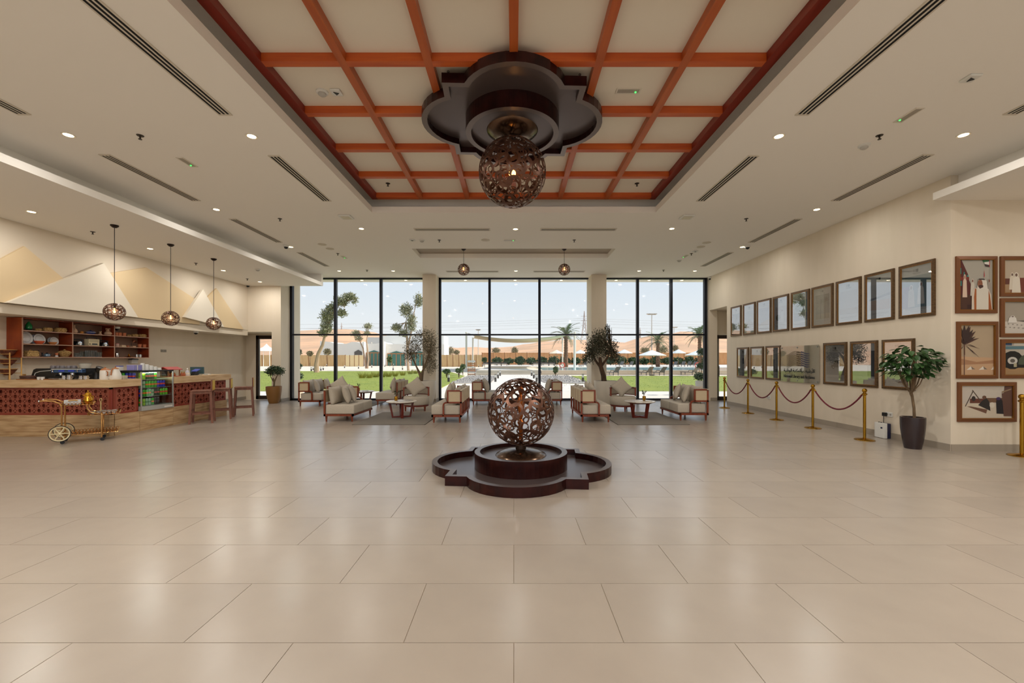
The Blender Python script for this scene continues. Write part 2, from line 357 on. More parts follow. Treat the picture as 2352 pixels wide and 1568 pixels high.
for px, py, s in ((157, 310, 'beside the left cove, nearest the bar'), (578, 313, 'between the two left air slots, beside the coffered recess'), (1789, 313, 'between the two right air slots, beside the coffered recess'), (2213, 310, 'nearest the right cove and the smoke detector'),
                  (497, 481, 'left side, beyond the long outer air slot'), (1876, 481, 'right side, above the last upper poster'), (830, 525, 'just left beyond the square ceiling access point'), (1184, 526, 'in the middle between the two crosswise air slots'), (1543, 525, 'just right beyond the square ceiling access point'),
                  (668, 567, 'next to the left dome camera'), (1705, 567, 'next to the right dome camera'), (779, 622, 'leftmost of the row by the windows'), (903, 622, 'second of the row by the windows, left of the column'), (1185, 622, 'middle of the row by the windows, between the two pendant globes'), (1468, 622, 'fourth of the row by the windows, right of the column'), (1596, 622, 'rightmost of the row by the windows')):
    downlight(cl(px, py), LB + s, 1.4)
for px, py, s in ((345, 571, 'nearest of three in the bar soffit'), (513, 621, 'middle of three in the bar soffit'), (597, 647, 'farthest of three in the bar soffit')): downlight(cl(px, py, ZS), LB + s)
for x_, y_, k, s_ in ((-4.5, 2.4, 3.0, 'added unseen for fill, left of the camera'), (4.5, 2.4, 3.0, 'added unseen for fill, right of the camera'), (-4.5, -1.6, 3.0, 'added unseen for fill, behind the camera on the left'), (4.5, -1.6, 3.0, 'added unseen for fill, behind the camera on the right'), (0, -2.2, 3.0, 'added unseen for fill, straight behind the camera')): downlight((x_, y_, ZC), LB + s_, k)  # out-of-view downlights added as strong fill for the room
for x_, y_, s_ in ((-8.77, 7.6, 'bar soffit, left of the picture'), (-8.77, 4.6, 'bar soffit, far left of the picture'), (9.2, 5.2, 'right soffit, above the photographs'), (9.2, 1.6, 'right soffit, right of the camera')): downlight((x_, y_, ZS), LB + s_)
# air slots
SLOTW = mat('diffuser_paint', (214, 204, 188), 0.6); SLOTK = mat('slot_black', (12, 10, 10), 0.9)
def diffuser(x0, x1, y0, y1, label, nsl=3):
    cx_, cy_ = (x0 + x1) / 2, (y0 + y1) / 2
    t = thing('air_slot', label, 'air vent', (cx_, cy_, ZC), 0, 'linear air slots in the ceiling')
    hx, hy = (x1 - x0) / 2, (y1 - y0) / 2; along = hy > hx
    if not along: hx, hy = hy, hx
    T = Matrix.Identity(4) if along else Matrix.Rotation(PI / 2, 4, 'Z')
    f = B(); f.T = T; pass
    f.box(-hx, hx, -hy, -hy + 0.03, -0.012, 0); f.box(-hx, hx, hy - 0.03, hy, -0.012, 0)
    wd_ = 2 * hx / (nsl * 2.6 + 1); f_ = lambda i: -hx + 2.6 * wd_ * i
    for i in range(nsl + 1): f.box(f_(i), f_(i) + wd_, -hy + 0.03, hy - 0.03, -0.012, 0)
    f.obj('frame', SLOTW, t)
    for i in range(nsl):
        s = B(); s.T = T; s.box(f_(i) + wd_, f_(i + 1), -hy + 0.03, hy - 0.03, -0.009, 0.0); s.obj('slot', SLOTK, t)
hw = 0.085
for s_, sd in ((-1, 'left'), (1, 'right')):
    x_ = 3.655 * s_; diffuser(x_ - hw, x_ + hw, 3.45, 5.31, 'air slot along the coffered recess, near one on the %s' % sd)
    diffuser(x_ - hw, x_ + hw, 6.35, 8.19, 'air slot along the coffered recess, far one on the %s' % sd)
    x_ = 6.2 * s_ if s_ < 0 else 6.28
    for a, b, nm in ((3.45, 5.30, 'nearest, cut by the picture edge'), (6.32, 8.17, 'second'), (9.21, 11.06, 'third'), (12.09, 13.89, 'last, by the window')): diffuser(x_ - hw, x_ + hw, a, b, 'outer %s row of air slots, %s' % (sd, nm))
for a, b, sd in ((951, 1126, 'left'), (1241, 1416, 'right')):
    x0, x1 = (a - CX) / FX * 9.95, (b - CX) / FX * 9.95; diffuser(x0, x1, 9.88, 10.05, 'crosswise air slot beyond the coffered recess, %s one' % sd)
for a, b, sd in ((1025, 1145, 'left'), (1225, 1343, 'right')):
    x0, x1 = (a - CX) / FX * 14.71, (b - CX) / FX * 14.71; diffuser(x0, x1, 14.62, 14.80, 'crosswise air slot by the windows, %s one' % sd, 2)
# sprinklers, detectors, speakers, emergency lights, cameras
STEEL = mat('dark_steel', (70, 62, 56), 0.35, 0.8)
spr_a = B().lathe([(0.045, 0), (0.04, -0.008), (0.012, -0.010), (0.010, -0.045)], 14).mesh('escutcheon', STEEL, True)
spr_b = B().cyl(0.022, -0.056, -0.050, 12).mesh('deflector', STEEL)
def sprinkler(loc, label):
    t = thing('sprinkler', label, 'sprinkler', loc, 0, 'fire sprinklers'); inst(spr_a, 'escutcheon', t); inst(spr_b, 'deflector', t)
ZPN = 4.94 + 0.10
for px, py, z, s in ((322, 311, ZC, 'between the two left downlights'), (2020, 311, ZC, 'beside the white smoke detector on the right'), (643, 502, ZC, 'left, before the third air slot'), (1714, 502, ZC, 'right, before the third air slot'), (213, 532, ZS, 'bar soffit, left of the nearest pendant'), (450, 604, ZS, 'bar soffit, between the two farther pendants'), (568, 640, ZS, 'bar soffit, farthest'),
                     (891, 421, ZPN, 'far left coffer of the timber grid'), (1463, 421, ZPN, 'far right coffer of the timber grid'), (776, 582, ZC, 'left of the small recess'), (1588, 582, ZC, 'right of the small recess, near the exit light'), (1009, 551, ZC, 'before the small recess, left part'), (1319, 551, ZC, 'before the small recess, right part'), (843, 620, ZC, 'by the left window bank'), (1524, 620, ZC, 'by the right window bank')):
    sprinkler(cl(px, py, z), 'fire sprinkler, ' + s)
sm_a = B().lathe([(0.075, 0), (0.075, -0.018), (0.055, -0.028)], 24).mesh('base', WHITE, True)
sm_b = B().lathe([(0.05, -0.028), (0.05, -0.045), (0.03, -0.06)], 20).mesh('chamber', mat('detector_grey', (190, 186, 178), 0.5), True)
for px, py, z, s in ((740, 210, ZPN, 'in the left coffer of the timber grid'), (1985, 333, ZC, 'on the right ceiling beside a sprinkler'), (969, 551, ZC, 'before the small recess'), (1560, 597, ZC, 'on the right, near the windows'), (592, 618, ZS, 'in the bar soffit')):
    t = thing('smoke_detector', 'round white smoke detector, ' + s, 'smoke detector', cl(px, py, z), 0, 'smoke detectors'); inst(sm_a, 'base', t); inst(sm_b, 'chamber', t)
sq_a = B().rbox(-0.065, 0.065, -0.065, 0.065, -0.025, 0, 0.008).mesh('plate', WHITE); sq_b = B().prism([(-0.03, -0.03), (0.035, -0.005), (-0.01, 0.035)], -0.032, -0.024).mesh('sensor', BLACK)
for px, py, z, s in ((773, 210, ZPN, 'beside the smoke detector in the timber grid'), (2230, 177, ZC, 'on the right ceiling near the picture edge'), (947, 550, ZC, 'left of the small detector before the recess'), (1597, 576, ZC, 'right, in the row of speakers')):
    t = thing('motion_sensor', 'small square white ceiling sensor with dark lens, ' + s, 'sensor', cl(px, py, z), 0, 'square ceiling sensors'); inst(sq_a, 'plate', t); inst(sq_b, 'sensor', t)
ap_a = B().rbox(-0.13, 0.13, -0.13, 0.13, -0.03, 0, 0.012).mesh('cover', WHITE); ap_b = B().rbox(-0.09, 0.09, -0.09, 0.09, -0.036, -0.028, 0.004).mesh('panel', mat('cream_plastic', (214, 206, 186), 0.5))
for px, py, sd in ((795, 497, 'left'), (1578, 497, 'right')):
    t = thing('access_point', 'square cream ceiling access point %s of the coffered recess' % sd, 'access point', cl(px, py), 0, 'ceiling access points'); inst(ap_a, 'cover', t); inst(ap_b, 'panel', t)
spk_a = B().lathe([(0.11, 0), (0.11, -0.006), (0.095, -0.01)], 24).mesh('rim', mat('speaker_rim', (206, 196, 178), 0.6), True); spk_b = B().cyl(0.094, -0.009, -0.006, 24).mesh('grille', mat('speaker_grille', (170, 158, 140), 0.8))
for px, py, s in ((740, 561, 'nearer of two on the left'), (758, 571, 'farther of two on the left'), (1115, 551, 'before the small recess'), (1623, 557, 'nearer of two on the right'), (1610, 566.5, 'farther of two on the right')):
    t = thing('ceiling_speaker', 'flat round ceiling speaker, ' + s, 'speaker', cl(px, py), 0, 'ceiling speakers'); inst(spk_a, 'rim', t); inst(spk_b, 'grille', t)
em_a = B(); em_a.box(-0.16, 0.16, -0.055, -0.04, -0.01, 0).box(-0.16, 0.16, 0.04, 0.055, -0.01, 0).box(-0.16, -0.14, -0.04, 0.04, -0.01, 0).box(0.14, 0.16, -0.04, 0.04, -0.01, 0)
em_a = em_a.mesh('frame', RINGM); em_b = B().box(-0.14, 0.14, -0.04, 0.04, -0.006, 0).mesh('diffuser', mat('emergency_grey', (166, 156, 142), 0.4)); em_c = B().ball(0.012, (0.10, 0.02, -0.008), 8).mesh('indicator', mat('green_led', (60, 220, 90), 0.4, emit=(60, 230, 90), es=3.0))
for px, py, z, rz, s in ((430, 372, ZC, PI / 2, 'on the left between the air slots'), (2087, 264, ZC, PI / 2, 'on the right between the air slots'), (1443, 208, ZPN, 0, 'in the right coffer of the timber grid'), (1170, 551, ZC, 0, 'before the small recess'), (790, 590, ZC, PI / 2, 'left, near the windows'), (1574, 588, ZC, PI / 2, 'right, near the windows')):
    t = thing('emergency_light', 'narrow recessed emergency light, ' + s, 'emergency light', cl(px, py, z), rz, 'emergency lights'); inst(em_a, 'frame', t); inst(em_b, 'diffuser', t); inst(em_c, 'indicator', t)
cam_a = B().lathe([(0.075, 0), (0.072, -0.03), (0.06, -0.05)], 20).mesh('housing', WHITE, True); cam_b = B().lathe([(0.052, -0.05), (0.048, -0.075), (0.03, -0.095), (1e-4, -0.102)], 18).mesh('dome', mat('dark_dome', (16, 16, 20), 0.15), True)
for loc, s in ((cl(657, 563), 'beside the left downlight'), (cl(1717, 564), 'beside the right downlight'), (at(569.5, 653, YP - 0.1), 'in the soffit corner above the glazed door'), (at(1631, 636.5, YW - 0.25), 'in the corner right of the windows'), ((XLU - 0.15, onx(450, 762, XLU - 0.15)[1], 2.425), 'under the bulkhead above the counter end'), ((-10.22, 10.75, 2.39), 'inside the top of the right shelf bay')):
    t = thing('security_camera', 'white dome camera with black dome, ' + s, 'security camera', loc, 0, 'dome cameras'); inst(cam_a, 'housing', t); inst(cam_b, 'dome', t)
# ---------------------------------------------------------------- pierced bronze globes
BRONZE = mat('pierced_bronze', (118, 84, 66), 0.34, 0.75, noise=((9, 9, 9), (84, 54, 44), 0.35, 0.7))
def globe_mesh(name, R, n, rmin, rmax, seg, thick, seed, mats):
    rg = random.Random(seed); m = B()
    ga = PI * (3 - math.sqrt(5))
    for i in range(n):
        z = 1 - 2 * (i + 0.5) / n; a = ga * i + rg.uniform(-.15, .15); q = math.sqrt(max(0, 1 - z * z))
        d = Vector((q * math.cos(a), q * math.sin(a), z)); u = d.cross(Vector((0.3, 0.2, 1)) if abs(d.z) < .9 else Vector((1, 0, 0))).normalized(); w_ = d.cross(u)
        ro = rg.uniform(rmin, rmax); ri = ro * rg.uniform(0.66, 0.78); oa = rg.uniform(0, 2 * PI); of = (ro - ri) * rg.uniform(0.35, 0.82)
        lift = rg.uniform(0.0, 0.006) * R
        vs_ = []
        for rr in (R + lift, R + lift - thick):
            for (r_, ox, oy) in ((ro, 0, 0), (ri, of * math.cos(oa), of * math.sin(oa))):
                for k in range(seg):
                    t_ = 2 * PI * k / seg; p = d * R + u * (ox + r_ * math.cos(t_)) * R + w_ * (oy + r_ * math.sin(t_)) * R
                    vs_.append(tuple(p.normalized() * rr))
        fs = []
        for k in range(seg):
            j = (k + 1) % seg
            fs += [(k, j, seg + j, seg + k), (2 * seg + j, 2 * seg + k, 3 * seg + k, 3 * seg + j), (j, k, 2 * seg + k, 2 * seg + j), (seg + k, seg + j, 3 * seg + j, 3 * seg + k)]
        m._add(vs_, fs)
    return m.mesh(name, mats)
big_globe = globe_mesh('pierced_shell', 0.47, 175, 0.09, 0.235, 22, 0.008, 3, BRONZE)
small_globe = globe_mesh('pierced_shell', 0.172, 95, 0.14, 0.27, 12, 0.005, 5, BRONZE)
GOLD = mat('brass_gold', (190, 140, 50), 0.22, 1.0)
BULB = mat('lamp_bulb', (255, 200, 120), 0.4, emit=(255, 180, 90), es=8.0)
def pendant(loc, zc, label, group):
    t = thing('pendant_lamp', label, 'pendant lamp', loc, 0, group); dz = zc - loc[2]
    B().lathe([(0.068, 0), (0.068, -0.02), (0.035, -0.05), (0.012, -0.055)], 18).obj('ceiling_rose', mat('rose_bronze', (44, 32, 28), 0.4, 0.6), t, True)
    B().tube([(0, 0, -0.05), (0, 0, dz + 0.17)], 0.006, 6).obj('cord', BLACK, t)
    inst(small_globe, 'pierced_shell', t, (0, 0, dz))
    B().lathe([(1e-4, dz - 0.02), (0.012, dz - 0.014), (0.017, dz + 0.005), (0.010, dz + 0.04), (0.010, dz + 0.075)], 12).obj('bulb', BULB, t, True)
    B().tube([(0, 0, dz + 0.07), (0, 0, dz + 0.175)], 0.016, 8).obj('lamp_holder', BLACK, t)
    l_ = bpy.data.lights.new('pendant_light', 'POINT'); l_.energy = 3; l_.color = (1, 0.72, 0.42); l_.shadow_soft_size = 0.03
    lo = bpy.data.objects.new('pendant_light', l_); COL.objects.link(lo); lo.parent = t; lo.location = (0, 0, dz)
for px, py, pc, s in ((263, 517, 716, 'nearest'), (392, 561, 731, 'middle'), (491, 594, 743, 'farthest')):
    p = cl(px, py, ZS); pendant(p, EYE + (CY - pc) / FX * p[1], '%s of three pierced globe pendants on long cords above the bar' % s, 'globe pendants above the bar')
for px, s in ((1065, 'left'), (1296, 'right')):
    y_ = (SY0 + SY1) / 2; pendant(((px - CX) / FX * y_, y_, CZ1 + 0.005), EYE + (CY - 619) / FX * y_, '%s of two pierced globe pendants in the small ceiling recess' % s, 'globe pendants by the windows')
# ---------------------------------------------------------------- quatrefoil fountain and its hanging mirror image
def quatrefoil(off=0.0, n=14):
    """barbed quatrefoil outline: square corners (half side .87) with round lobes out to 1.255; off insets the wall"""
    pts = []; c0, r0 = 0.595, 0.66 - off; hs = 0.87 - off
    half = math.sqrt(max(0.0, r0 * r0 - (hs - c0) ** 2)); a = math.atan2(half, hs - c0)
    for k in range(4):
        ca, sa = math.cos(PI / 2 * k), math.sin(PI / 2 * k)
        loc = [(c0 + r0 * math.cos(t), r0 * math.sin(t)) for t in [(-a + 2 * a * i / n) for i in range(n + 1)]] + [(hs, hs)]
        pts += [(x_ * ca - y_ * sa, x_ * sa + y_ * ca) for x_, y_ in loc]
    return pts
FDARK = mat('fountain_metal', (64, 26, 22), 0.30, 0.55, noise=((7, 7, 7), (40, 17, 18), 0.35, 0.7))
FRIM = mat('fountain_rim', (132, 118, 112), 0.32, 0.8)
FGREY = mat('fountain_bed', (116, 104, 102), 0.3, 0.7)
def fountain_parts(t, s):
    """s=+1 stands on the floor, s=-1 hangs upside down"""
    def ring(p0, p1, z0, z1, name, m):
        n = len(p0); b_ = B()
        vs_ = [(x_, y_, z) for z in (z0, z1) for P in (p0, p1) for x_, y_ in P]; fs = []
        for k in range(n):
            j = (k + 1) % n
            fs += [(k, j, 2 * n + j, 2 * n + k), (n + j, n + k, 3 * n + k, 3 * n + j), (2 * n + k, 2 * n + j, 3 * n + j, 3 * n + k), (j, k, n + k, n + j)]
        b_._add(vs_, fs, 0); b_.mi = [1 if i % 4 == 2 else 0 for i in range(len(b_.f))]
        return b_.obj(name, m, t)
    ring(quatrefoil(0), quatrefoil(0.075), 0, 0.12 * s, 'outer_wall', [FDARK, FRIM])
    B().prism(quatrefoil(0.04), 0.0, 0.035 * s).obj('outer_bed', FGREY, t)
    c1 = [(0.65 * math.cos(2 * PI * i / 72), 0.65 * math.sin(2 * PI * i / 72)) for i in range(72)]; c2 = [(x_ * 0.885, y_ * 0.885) for x_, y_ in c1]
    ring(c1, c2, 0.03 * s, 0.255 * s, 'inner_wall', [FDARK, FRIM])
    B().cyl(0.60, 0.03 * s, 0.20 * s, 48).obj('inner_bed', FGREY, t)
    B().lathe([(0.36, 0.20 * s), (0.345, 0.22 * s), (0.24, 0.262 * s), (0.10, 0.285 * s), (0.085, 0.287 * s)], 48).obj('dome', mat('dome_bronze', (96, 74, 58), 0.22, 0.9), t, True)
ft = thing('fountain', 'dark bronze quatrefoil fountain basin on the tiled floor carrying a pierced globe', 'fountain', (0.10, 5.9, 0.0), math.radians(-5))
fountain_parts(ft, 1)
B().lathe([(0.085, 0.28), (0.075, 0.29), (0.07, 0.36), (0.09, 0.375)], 24).obj('neck', mat('neck_bronze', (60, 44, 36), 0.3, 0.8), ft, True)
inst(big_globe, 'pierced_shell', ft, (0, 0, 0.81))
B().lathe([(0.03, 0.37), (0.028, 0.60), (0.05, 0.66), (0.02, 0.70), (0.06, 0.95), (0.02, 1.05), (0.045, 1.12), (1e-4, 1.20)], 14).obj('water_nozzle', mat('copper', (176, 96, 44), 0.3, 0.9), ft, True)
ch = thing('chandelier', 'dark bronze quatrefoil lamp hanging from the timber grid with a pierced globe below', 'chandelier', (-0.02, 5.87, 4.955), math.radians(2))
fountain_parts(ch, -1)
B().lathe([(0.085, -0.28), (0.05, -0.29), (0.05, -0.33)], 24).obj('neck', mat('neck_bronze', (60, 44, 36), 0.3, 0.8), ch, True)
inst(big_globe, 'pierced_shell', ch, (0, 0, -0.79), rot=(0, PI, 0.7))
for sx, sy in ((-1, -1), (1, -1), (-1, 1), (1, 1)):
    c_ = B()
    for k in range(4): c_.tube([(sx * 0.80 + 0.012 * math.cos(a) * (k % 2), sy * 0.80 + 0.012 * math.cos(a) * ((k + 1) % 2), 0.005 + 0.018 * k + 0.012 * math.sin(a)) for a in [2 * PI * i / 8 for i in range(8)]], 0.004, 5, closed=True)
    c_.obj('hanging_chain', BLACK, ch)
B().ball(0.05, (0, 0, -0.80), 14).obj('bulb', BULB, ch, True)
# ================================================================ LOUNGE FURNITURE
FAB = mat('beige_linen', (196, 186, 170), 0.9, noise=((60, 60, 60), (184, 174, 158), 0.3, 0.7))
FABP = mat('pillow_linen', (188, 177, 160), 0.9, noise=((60, 60, 60), (176, 165, 149), 0.3, 0.7))
SWOOD = mat('sofa_wood', (138, 62, 30), 0.4, noise=((20, 20, 4), (112, 46, 22), 0.3, 0.75))
TWOOD = mat('table_wood', (104, 36, 22), 0.4)
def canemat():
    m = mat('cane_weave', (206, 188, 156), 0.8); t = m.node_tree; b = t.nodes['Principled BSDF']
    co = t.nodes.new('ShaderNodeTexCoord'); br = t.nodes.new('ShaderNodeTexChecker'); br.inputs['Scale'].default_value = 90
    br.inputs['Color1'].default_value = lin((216, 198, 166)); br.inputs['Color2'].default_value = lin((184, 164, 130))
    t.links.new(co.outputs['Object'], br.inputs[0]); t.links.new(br.outputs[0], b.inputs['Base Color']); return m
CANE = canemat()
def pillow_mesh(w, h, T, n=10, name='pillow'):
    vs_ = []; fs = []
    for s in (1, -1):
        for i in range(n + 1):
            for j in range(n + 1):
                u, v = 2 * i / n - 1, 2 * j / n - 1
                z = s * T * (max(0, (1 - u * u) * (1 - v * v))) ** 0.45
                k = 1 - 0.10 * (1 - v * v); l = 1 - 0.10 * (1 - u * u)
                vs_.append((u * w * k, v * h * l, z))
    N = (n + 1) ** 2
    for i in range(n):
        for j in range(n):
            a = i * (n + 1) + j; q = (a, a + n + 1, a + n + 2, a + 1); fs.append(q); fs.append(tuple(N + k for k in q[::-1]))
    m = B(); m._add(vs_, fs); bm = bmesh.new(); me = m.mesh(name, FABP, True); bm.from_mesh(me); bmesh.ops.remove_doubles(bm, verts=bm.verts, dist=1e-4); bm.to_mesh(me); bm.free(); return me
PIL = pillow_mesh(0.23, 0.23, 0.085, name='throw_pillow')
BCU = pillow_mesh(0.5, 0.22, 0.10, 12, 'back_cushion')
sofaleg = B().lathe([(0.017, 0), (0.030, 0.15)], 10).mesh('leg', SWOOD, True)
def sofa(label, org, rz, L, n, arm0, arm1, D=0.74, group='cane-backed wooden sofas'):
    """back along local x=0, seat towards +x, length along +y; arm0 at y=0, arm1 at y=L"""
    t = thing('sofa', label, 'sofa', org, rz, group)
    f = B(); f.box(0, D, 0, 0.045, 0.14, 0.19).box(0, D, L - 0.045, L, 0.14, 0.19).box(0, 0.045, 0, L, 0.14, 0.19).box(D - 0.045, D, 0, L, 0.14, 0.19); f.box(0.04, D - 0.04, 0.04, L - 0.04, 0.165, 0.185); f.obj('frame', SWOOD, t)
    for x_, y_ in ((0.05, 0.05), (D - 0.05, 0.05), (0.05, L - 0.05), (D - 0.05, L - 0.05)): inst(sofaleg, 'leg', t, (x_, y_, 0))
    a0 = 0.05 if arm0 else 0.0; a1 = L - (0.05 if arm1 else 0.0)
    for i in range(n):
        y0 = a0 + (a1 - a0) * i / n; y1 = a0 + (a1 - a0) * (i + 1) / n
        B().rbox(0.05, D + 0.015, y0 + 0.003, y1 - 0.003, 0.19, 0.425, 0.03, seg=3).obj('seat_cushion', FAB, t, True)
        o = inst(BCU, 'back_cushion', t, (0.16, (y0 + y1) / 2, 0.635)); o.rotation_euler = (PI / 2, 0, PI / 2); o.rotation_euler = (Matrix.Rotation(-0.16, 3, 'Y') @ Matrix(((0, 0, 1), (1, 0, 0), (0, 1, 0)))).to_euler(); o.scale = ((y1 - y0) / 1.02, 1.08, 1.05)
    nb = n + 1
    for i in range(nb + 1):
        y_ = 0.02 + (L - 0.04) * i / nb; B().box(0, 0.04, y_ - 0.02, y_ + 0.02, 0.19, 0.78).obj('back_post', SWOOD, t)
    B().box(-0.002, 0.045, 0, L, 0.765, 0.80).obj('back_rail', mat('pale_rail', (196, 180, 152), 0.6), t)
    for i in range(nb):
        y0 = 0.04 + (L - 0.04) * i / nb; y1 = (L - 0.04) * (i + 1) / nb
        B().box(0.002, 0.018, y0, y1, 0.48, 0.77).obj('cane_panel', CANE, t)
    for on, y_, s in ((arm0, 0.0, 1), (arm1, L, -1)):
        if not on: continue
        ya, yb = sorted((y_, y_ + s * 0.042))
        fr = B(); fr.box(0.04, 0.36, ya, yb, 0.765, 0.80).box(0.325, 0.365, ya, yb, 0.49, 0.765).box(0.0, 0.36, ya, yb, 0.475, 0.515)
        af = fr.obj('arm_frame', SWOOD, t)
        B().box(0.04, 0.33, ya + 0.012, yb - 0.012, 0.51, 0.77).obj('cane_panel', CANE, t)
        pth = [(0.36, 0.495), (0.40, 0.49), (0.435, 0.47), (0.45, 0.43), (0.45, 0.165)]
        lo = B()
        for (xa, za), (xb, zb) in zip(pth, pth[1:]):
            dx, dz = xb - xa, zb - za; l_ = math.hypot(dx, dz); nx, nz = -dz / l_ * 0.02, dx / l_ * 0.02
            lo.prism([(xa + nx, za + nz), (xb + nx, zb + nz), (xb - nx, zb - nz), (xa - nx, za - nz)], ya, yb, 'y')
        lo.obj('arm_loop', SWOOD, t)
    return t
def pil(loc, rz, tilt, label, roll=0.0):
    o = inst(PIL, 'throw_pillow', None, loc); o.rotation_euler = (Matrix.Rotation(rz, 3, 'Z') @ Matrix.Rotation(tilt, 3, 'Y') @ Matrix(((0, 0, 1), (1, 0, 0), (0, 1, 0))) @ Matrix.Rotation(roll, 3, 'Z')).to_euler()
    tag(o, label, 'pillow', 'linen throw pillows')
zs = 0.425
# front left group
sofa('two-seat sofa with open near end, left side of the front left rug', (-4.72, 10.37, 0), 0, 1.40, 2, False, True)
sofa('three-panel cane-backed sofa seen from behind, right side of the front left rug', (-1.27, 12.05, 0), PI, 1.85, 3, True, True)
pil((-4.27, 10.68, 0.655), 0.25, -0.30, 'beige pillow at the near end of the left front sofa', 0.0)
pil((-4.25, 11.02, 0.655), 0.3, -0.30, 'second beige pillow on the left front sofa, beside its back cushions', 0.0)
pil((-1.67, 10.75, 0.70), PI, -0.28, 'near pillow peeking over the cane-backed left sofa', 0.3)
pil((-1.67, 11.30, 0.70), PI, -0.28, 'far pillow peeking over the cane-backed left sofa', 0.3)
# rear left group
sofa('three-seat sofa with cane arm beside the left window edge', (-7.14, 13.84, 0), 0, 1.5, 2, True, True)
pil((-6.68, 14.18, 0.655), 0.35, -0.3, 'near pillow on the far left sofa by the window', 0.0)
pil((-6.68, 15.0, 0.655), 0.2, -0.3, 'far pillow on the far left sofa by the window', 0.0)
sofa('two-seat sofa with open near end in front of the left lawn window', (-3.93, 15.55, 0), PI, 1.40, 2, True, False)
pil((-4.38, 15.2, 0.655), PI, -0.3, 'pillow tip behind the sofa cushions in front of the left lawn window', 0.4)
# middle pair by the window
sofa('sofa with cane arm left of the fountain globe, by the middle window', (-1.42, 14.14, 0), 0, 1.40, 2, True, True)
for i, y_ in enumerate((14.42, 14.75, 15.1)): pil((-0.98, y_, 0.655), 0.15, -0.3, '%s pillow on the sofa left of the fountain globe' % ('nearest', 'middle', 'farthest')[i], 0.1)
sofa('sofa with cane arm right of the fountain globe, by the middle window', (1.65, 15.60, 0), PI, 1.40, 2, True, True)
for i, y_ in enumerate((14.5, 14.95)): pil((1.22, y_, 0.655), PI - 0.15, -0.3, '%s pillow on the sofa right of the fountain globe' % ('near', 'far')[i], 0.1)
# front right group
sofa('three-panel cane-backed sofa seen from behind, left side of the right rug', (1.65, 10.28, 0), 0, 1.85, 3, True, True)
pil((2.06, 10.9, 0.70), 0, -0.28, 'near pillow peeking over the cane-backed right sofa', 0.3)
pil((2.06, 11.5, 0.70), 0, -0.28, 'far pillow peeking over the cane-backed right sofa', 0.3)
sofa('two-seat sofa with two cane arms, right side of the right rug', (4.93, 11.97, 0), PI, 1.40, 2, True, True)
pil((4.50, 10.95, 0.655), PI - 0.3, -0.3, 'near pillow on the right sofa by the stanchions', 0.0)
pil((4.47, 11.45, 0.655), PI - 0.3, -0.3, 'far pillow on the right sofa by the stanchions', 0.25)
# barrel armchairs
def armchair(label, loc, rz):
    t = thing('armchair', label, 'armchair', loc, rz, 'round barrel armchairs')
    B().lathe([(0.37, 0.13), (0.37, 0.175), (0.33, 0.18)], 32).obj('base_ring', TWOOD, t, True)
    for x_, y_ in ((-0.29, -0.2), (0.29, -0.2), (-0.2, 0.28), (0.2, 0.28), (-0.02, -0.35)): inst(sofaleg, 'leg', t, (x_, y_, 0), sc=(1, 1, 0.93))
    B().lathe([(0.36, 0.18), (0.385, 0.22), (0.385, 0.40), (0.36, 0.435), (0.2, 0.445), (1e-4, 0.447)], 40).obj('seat_cushion', FAB, t, True)
    def band(r0, r1, z0, z1, a0, a1, n=20):
        b_ = B(); P = [(r * math.cos(a0 + (a1 - a0) * i / n), r * math.sin(a0 + (a1 - a0) * i / n)) for r in (r0, r1) for i in range(n + 1)]
        N = n + 1; vs_ = [(x_, y_, z) for z in (z0, z1) for x_, y_ in P]; fs = []
        for i in range(n):
            fs += [(i, i + 1, N + i + 1, N + i)[::-1], (2 * N + i, 2 * N + i + 1, 3 * N + i + 1, 3 * N + i), (i, 2 * N + i, 2 * N + i + 1, i + 1)[::-1], (N + i, N + i + 1, 3 * N + i + 1, 3 * N + i)[::-1]]
        fs += [(0, N, 3 * N, 2 * N), (n, 2 * N + n, 3 * N + n, N + n)]; b_._add(vs_, fs); return b_
    a0, a1 = -0.12, PI + 0.12
    band(0.36, 0.40, 0.655, 0.70, a0, a1).obj('top_rail', SWOOD, t, True); band(0.36, 0.40, 0.45, 0.475, a0, a1).obj('lower_rail', TWOOD, t, True)
    band(0.37, 0.392, 0.475, 0.655, a0, a1).obj('back_panel', FAB, t, True)
    for a in (a0, a1): B().at((0.38 * math.cos(a), 0.38 * math.sin(a), 0), a).box(-0.022, 0.022, -0.022, 0.022, 0.44, 0.70).obj('front_post', SWOOD, t)
    return t
armchair('round armchair with diamond pillow behind the front left coffee table', (-2.98, 12.80, 0), 0.05)
armchair('round armchair with diamond pillow behind the right coffee table', (3.33, 12.78, 0), 0.0)
armchair('round armchair half hidden behind the left front sofa', (-5.58, 13.45, 0), 0.1)
for loc, s in (((-2.97, 12.66, 0.72), 'on the round armchair behind the front left table'), ((3.25, 12.62, 0.72), 'on the round armchair behind the right table'), ((-5.55, 13.32, 0.72), 'on the half-hidden round armchair')):
    pil(loc, -PI / 2, -0.42, 'square pillow standing on its corner ' + s, PI / 4 - 0.1)
    bpy.context.scene.collection.objects[-1].scale = (1.08, 1.08, 1.0)
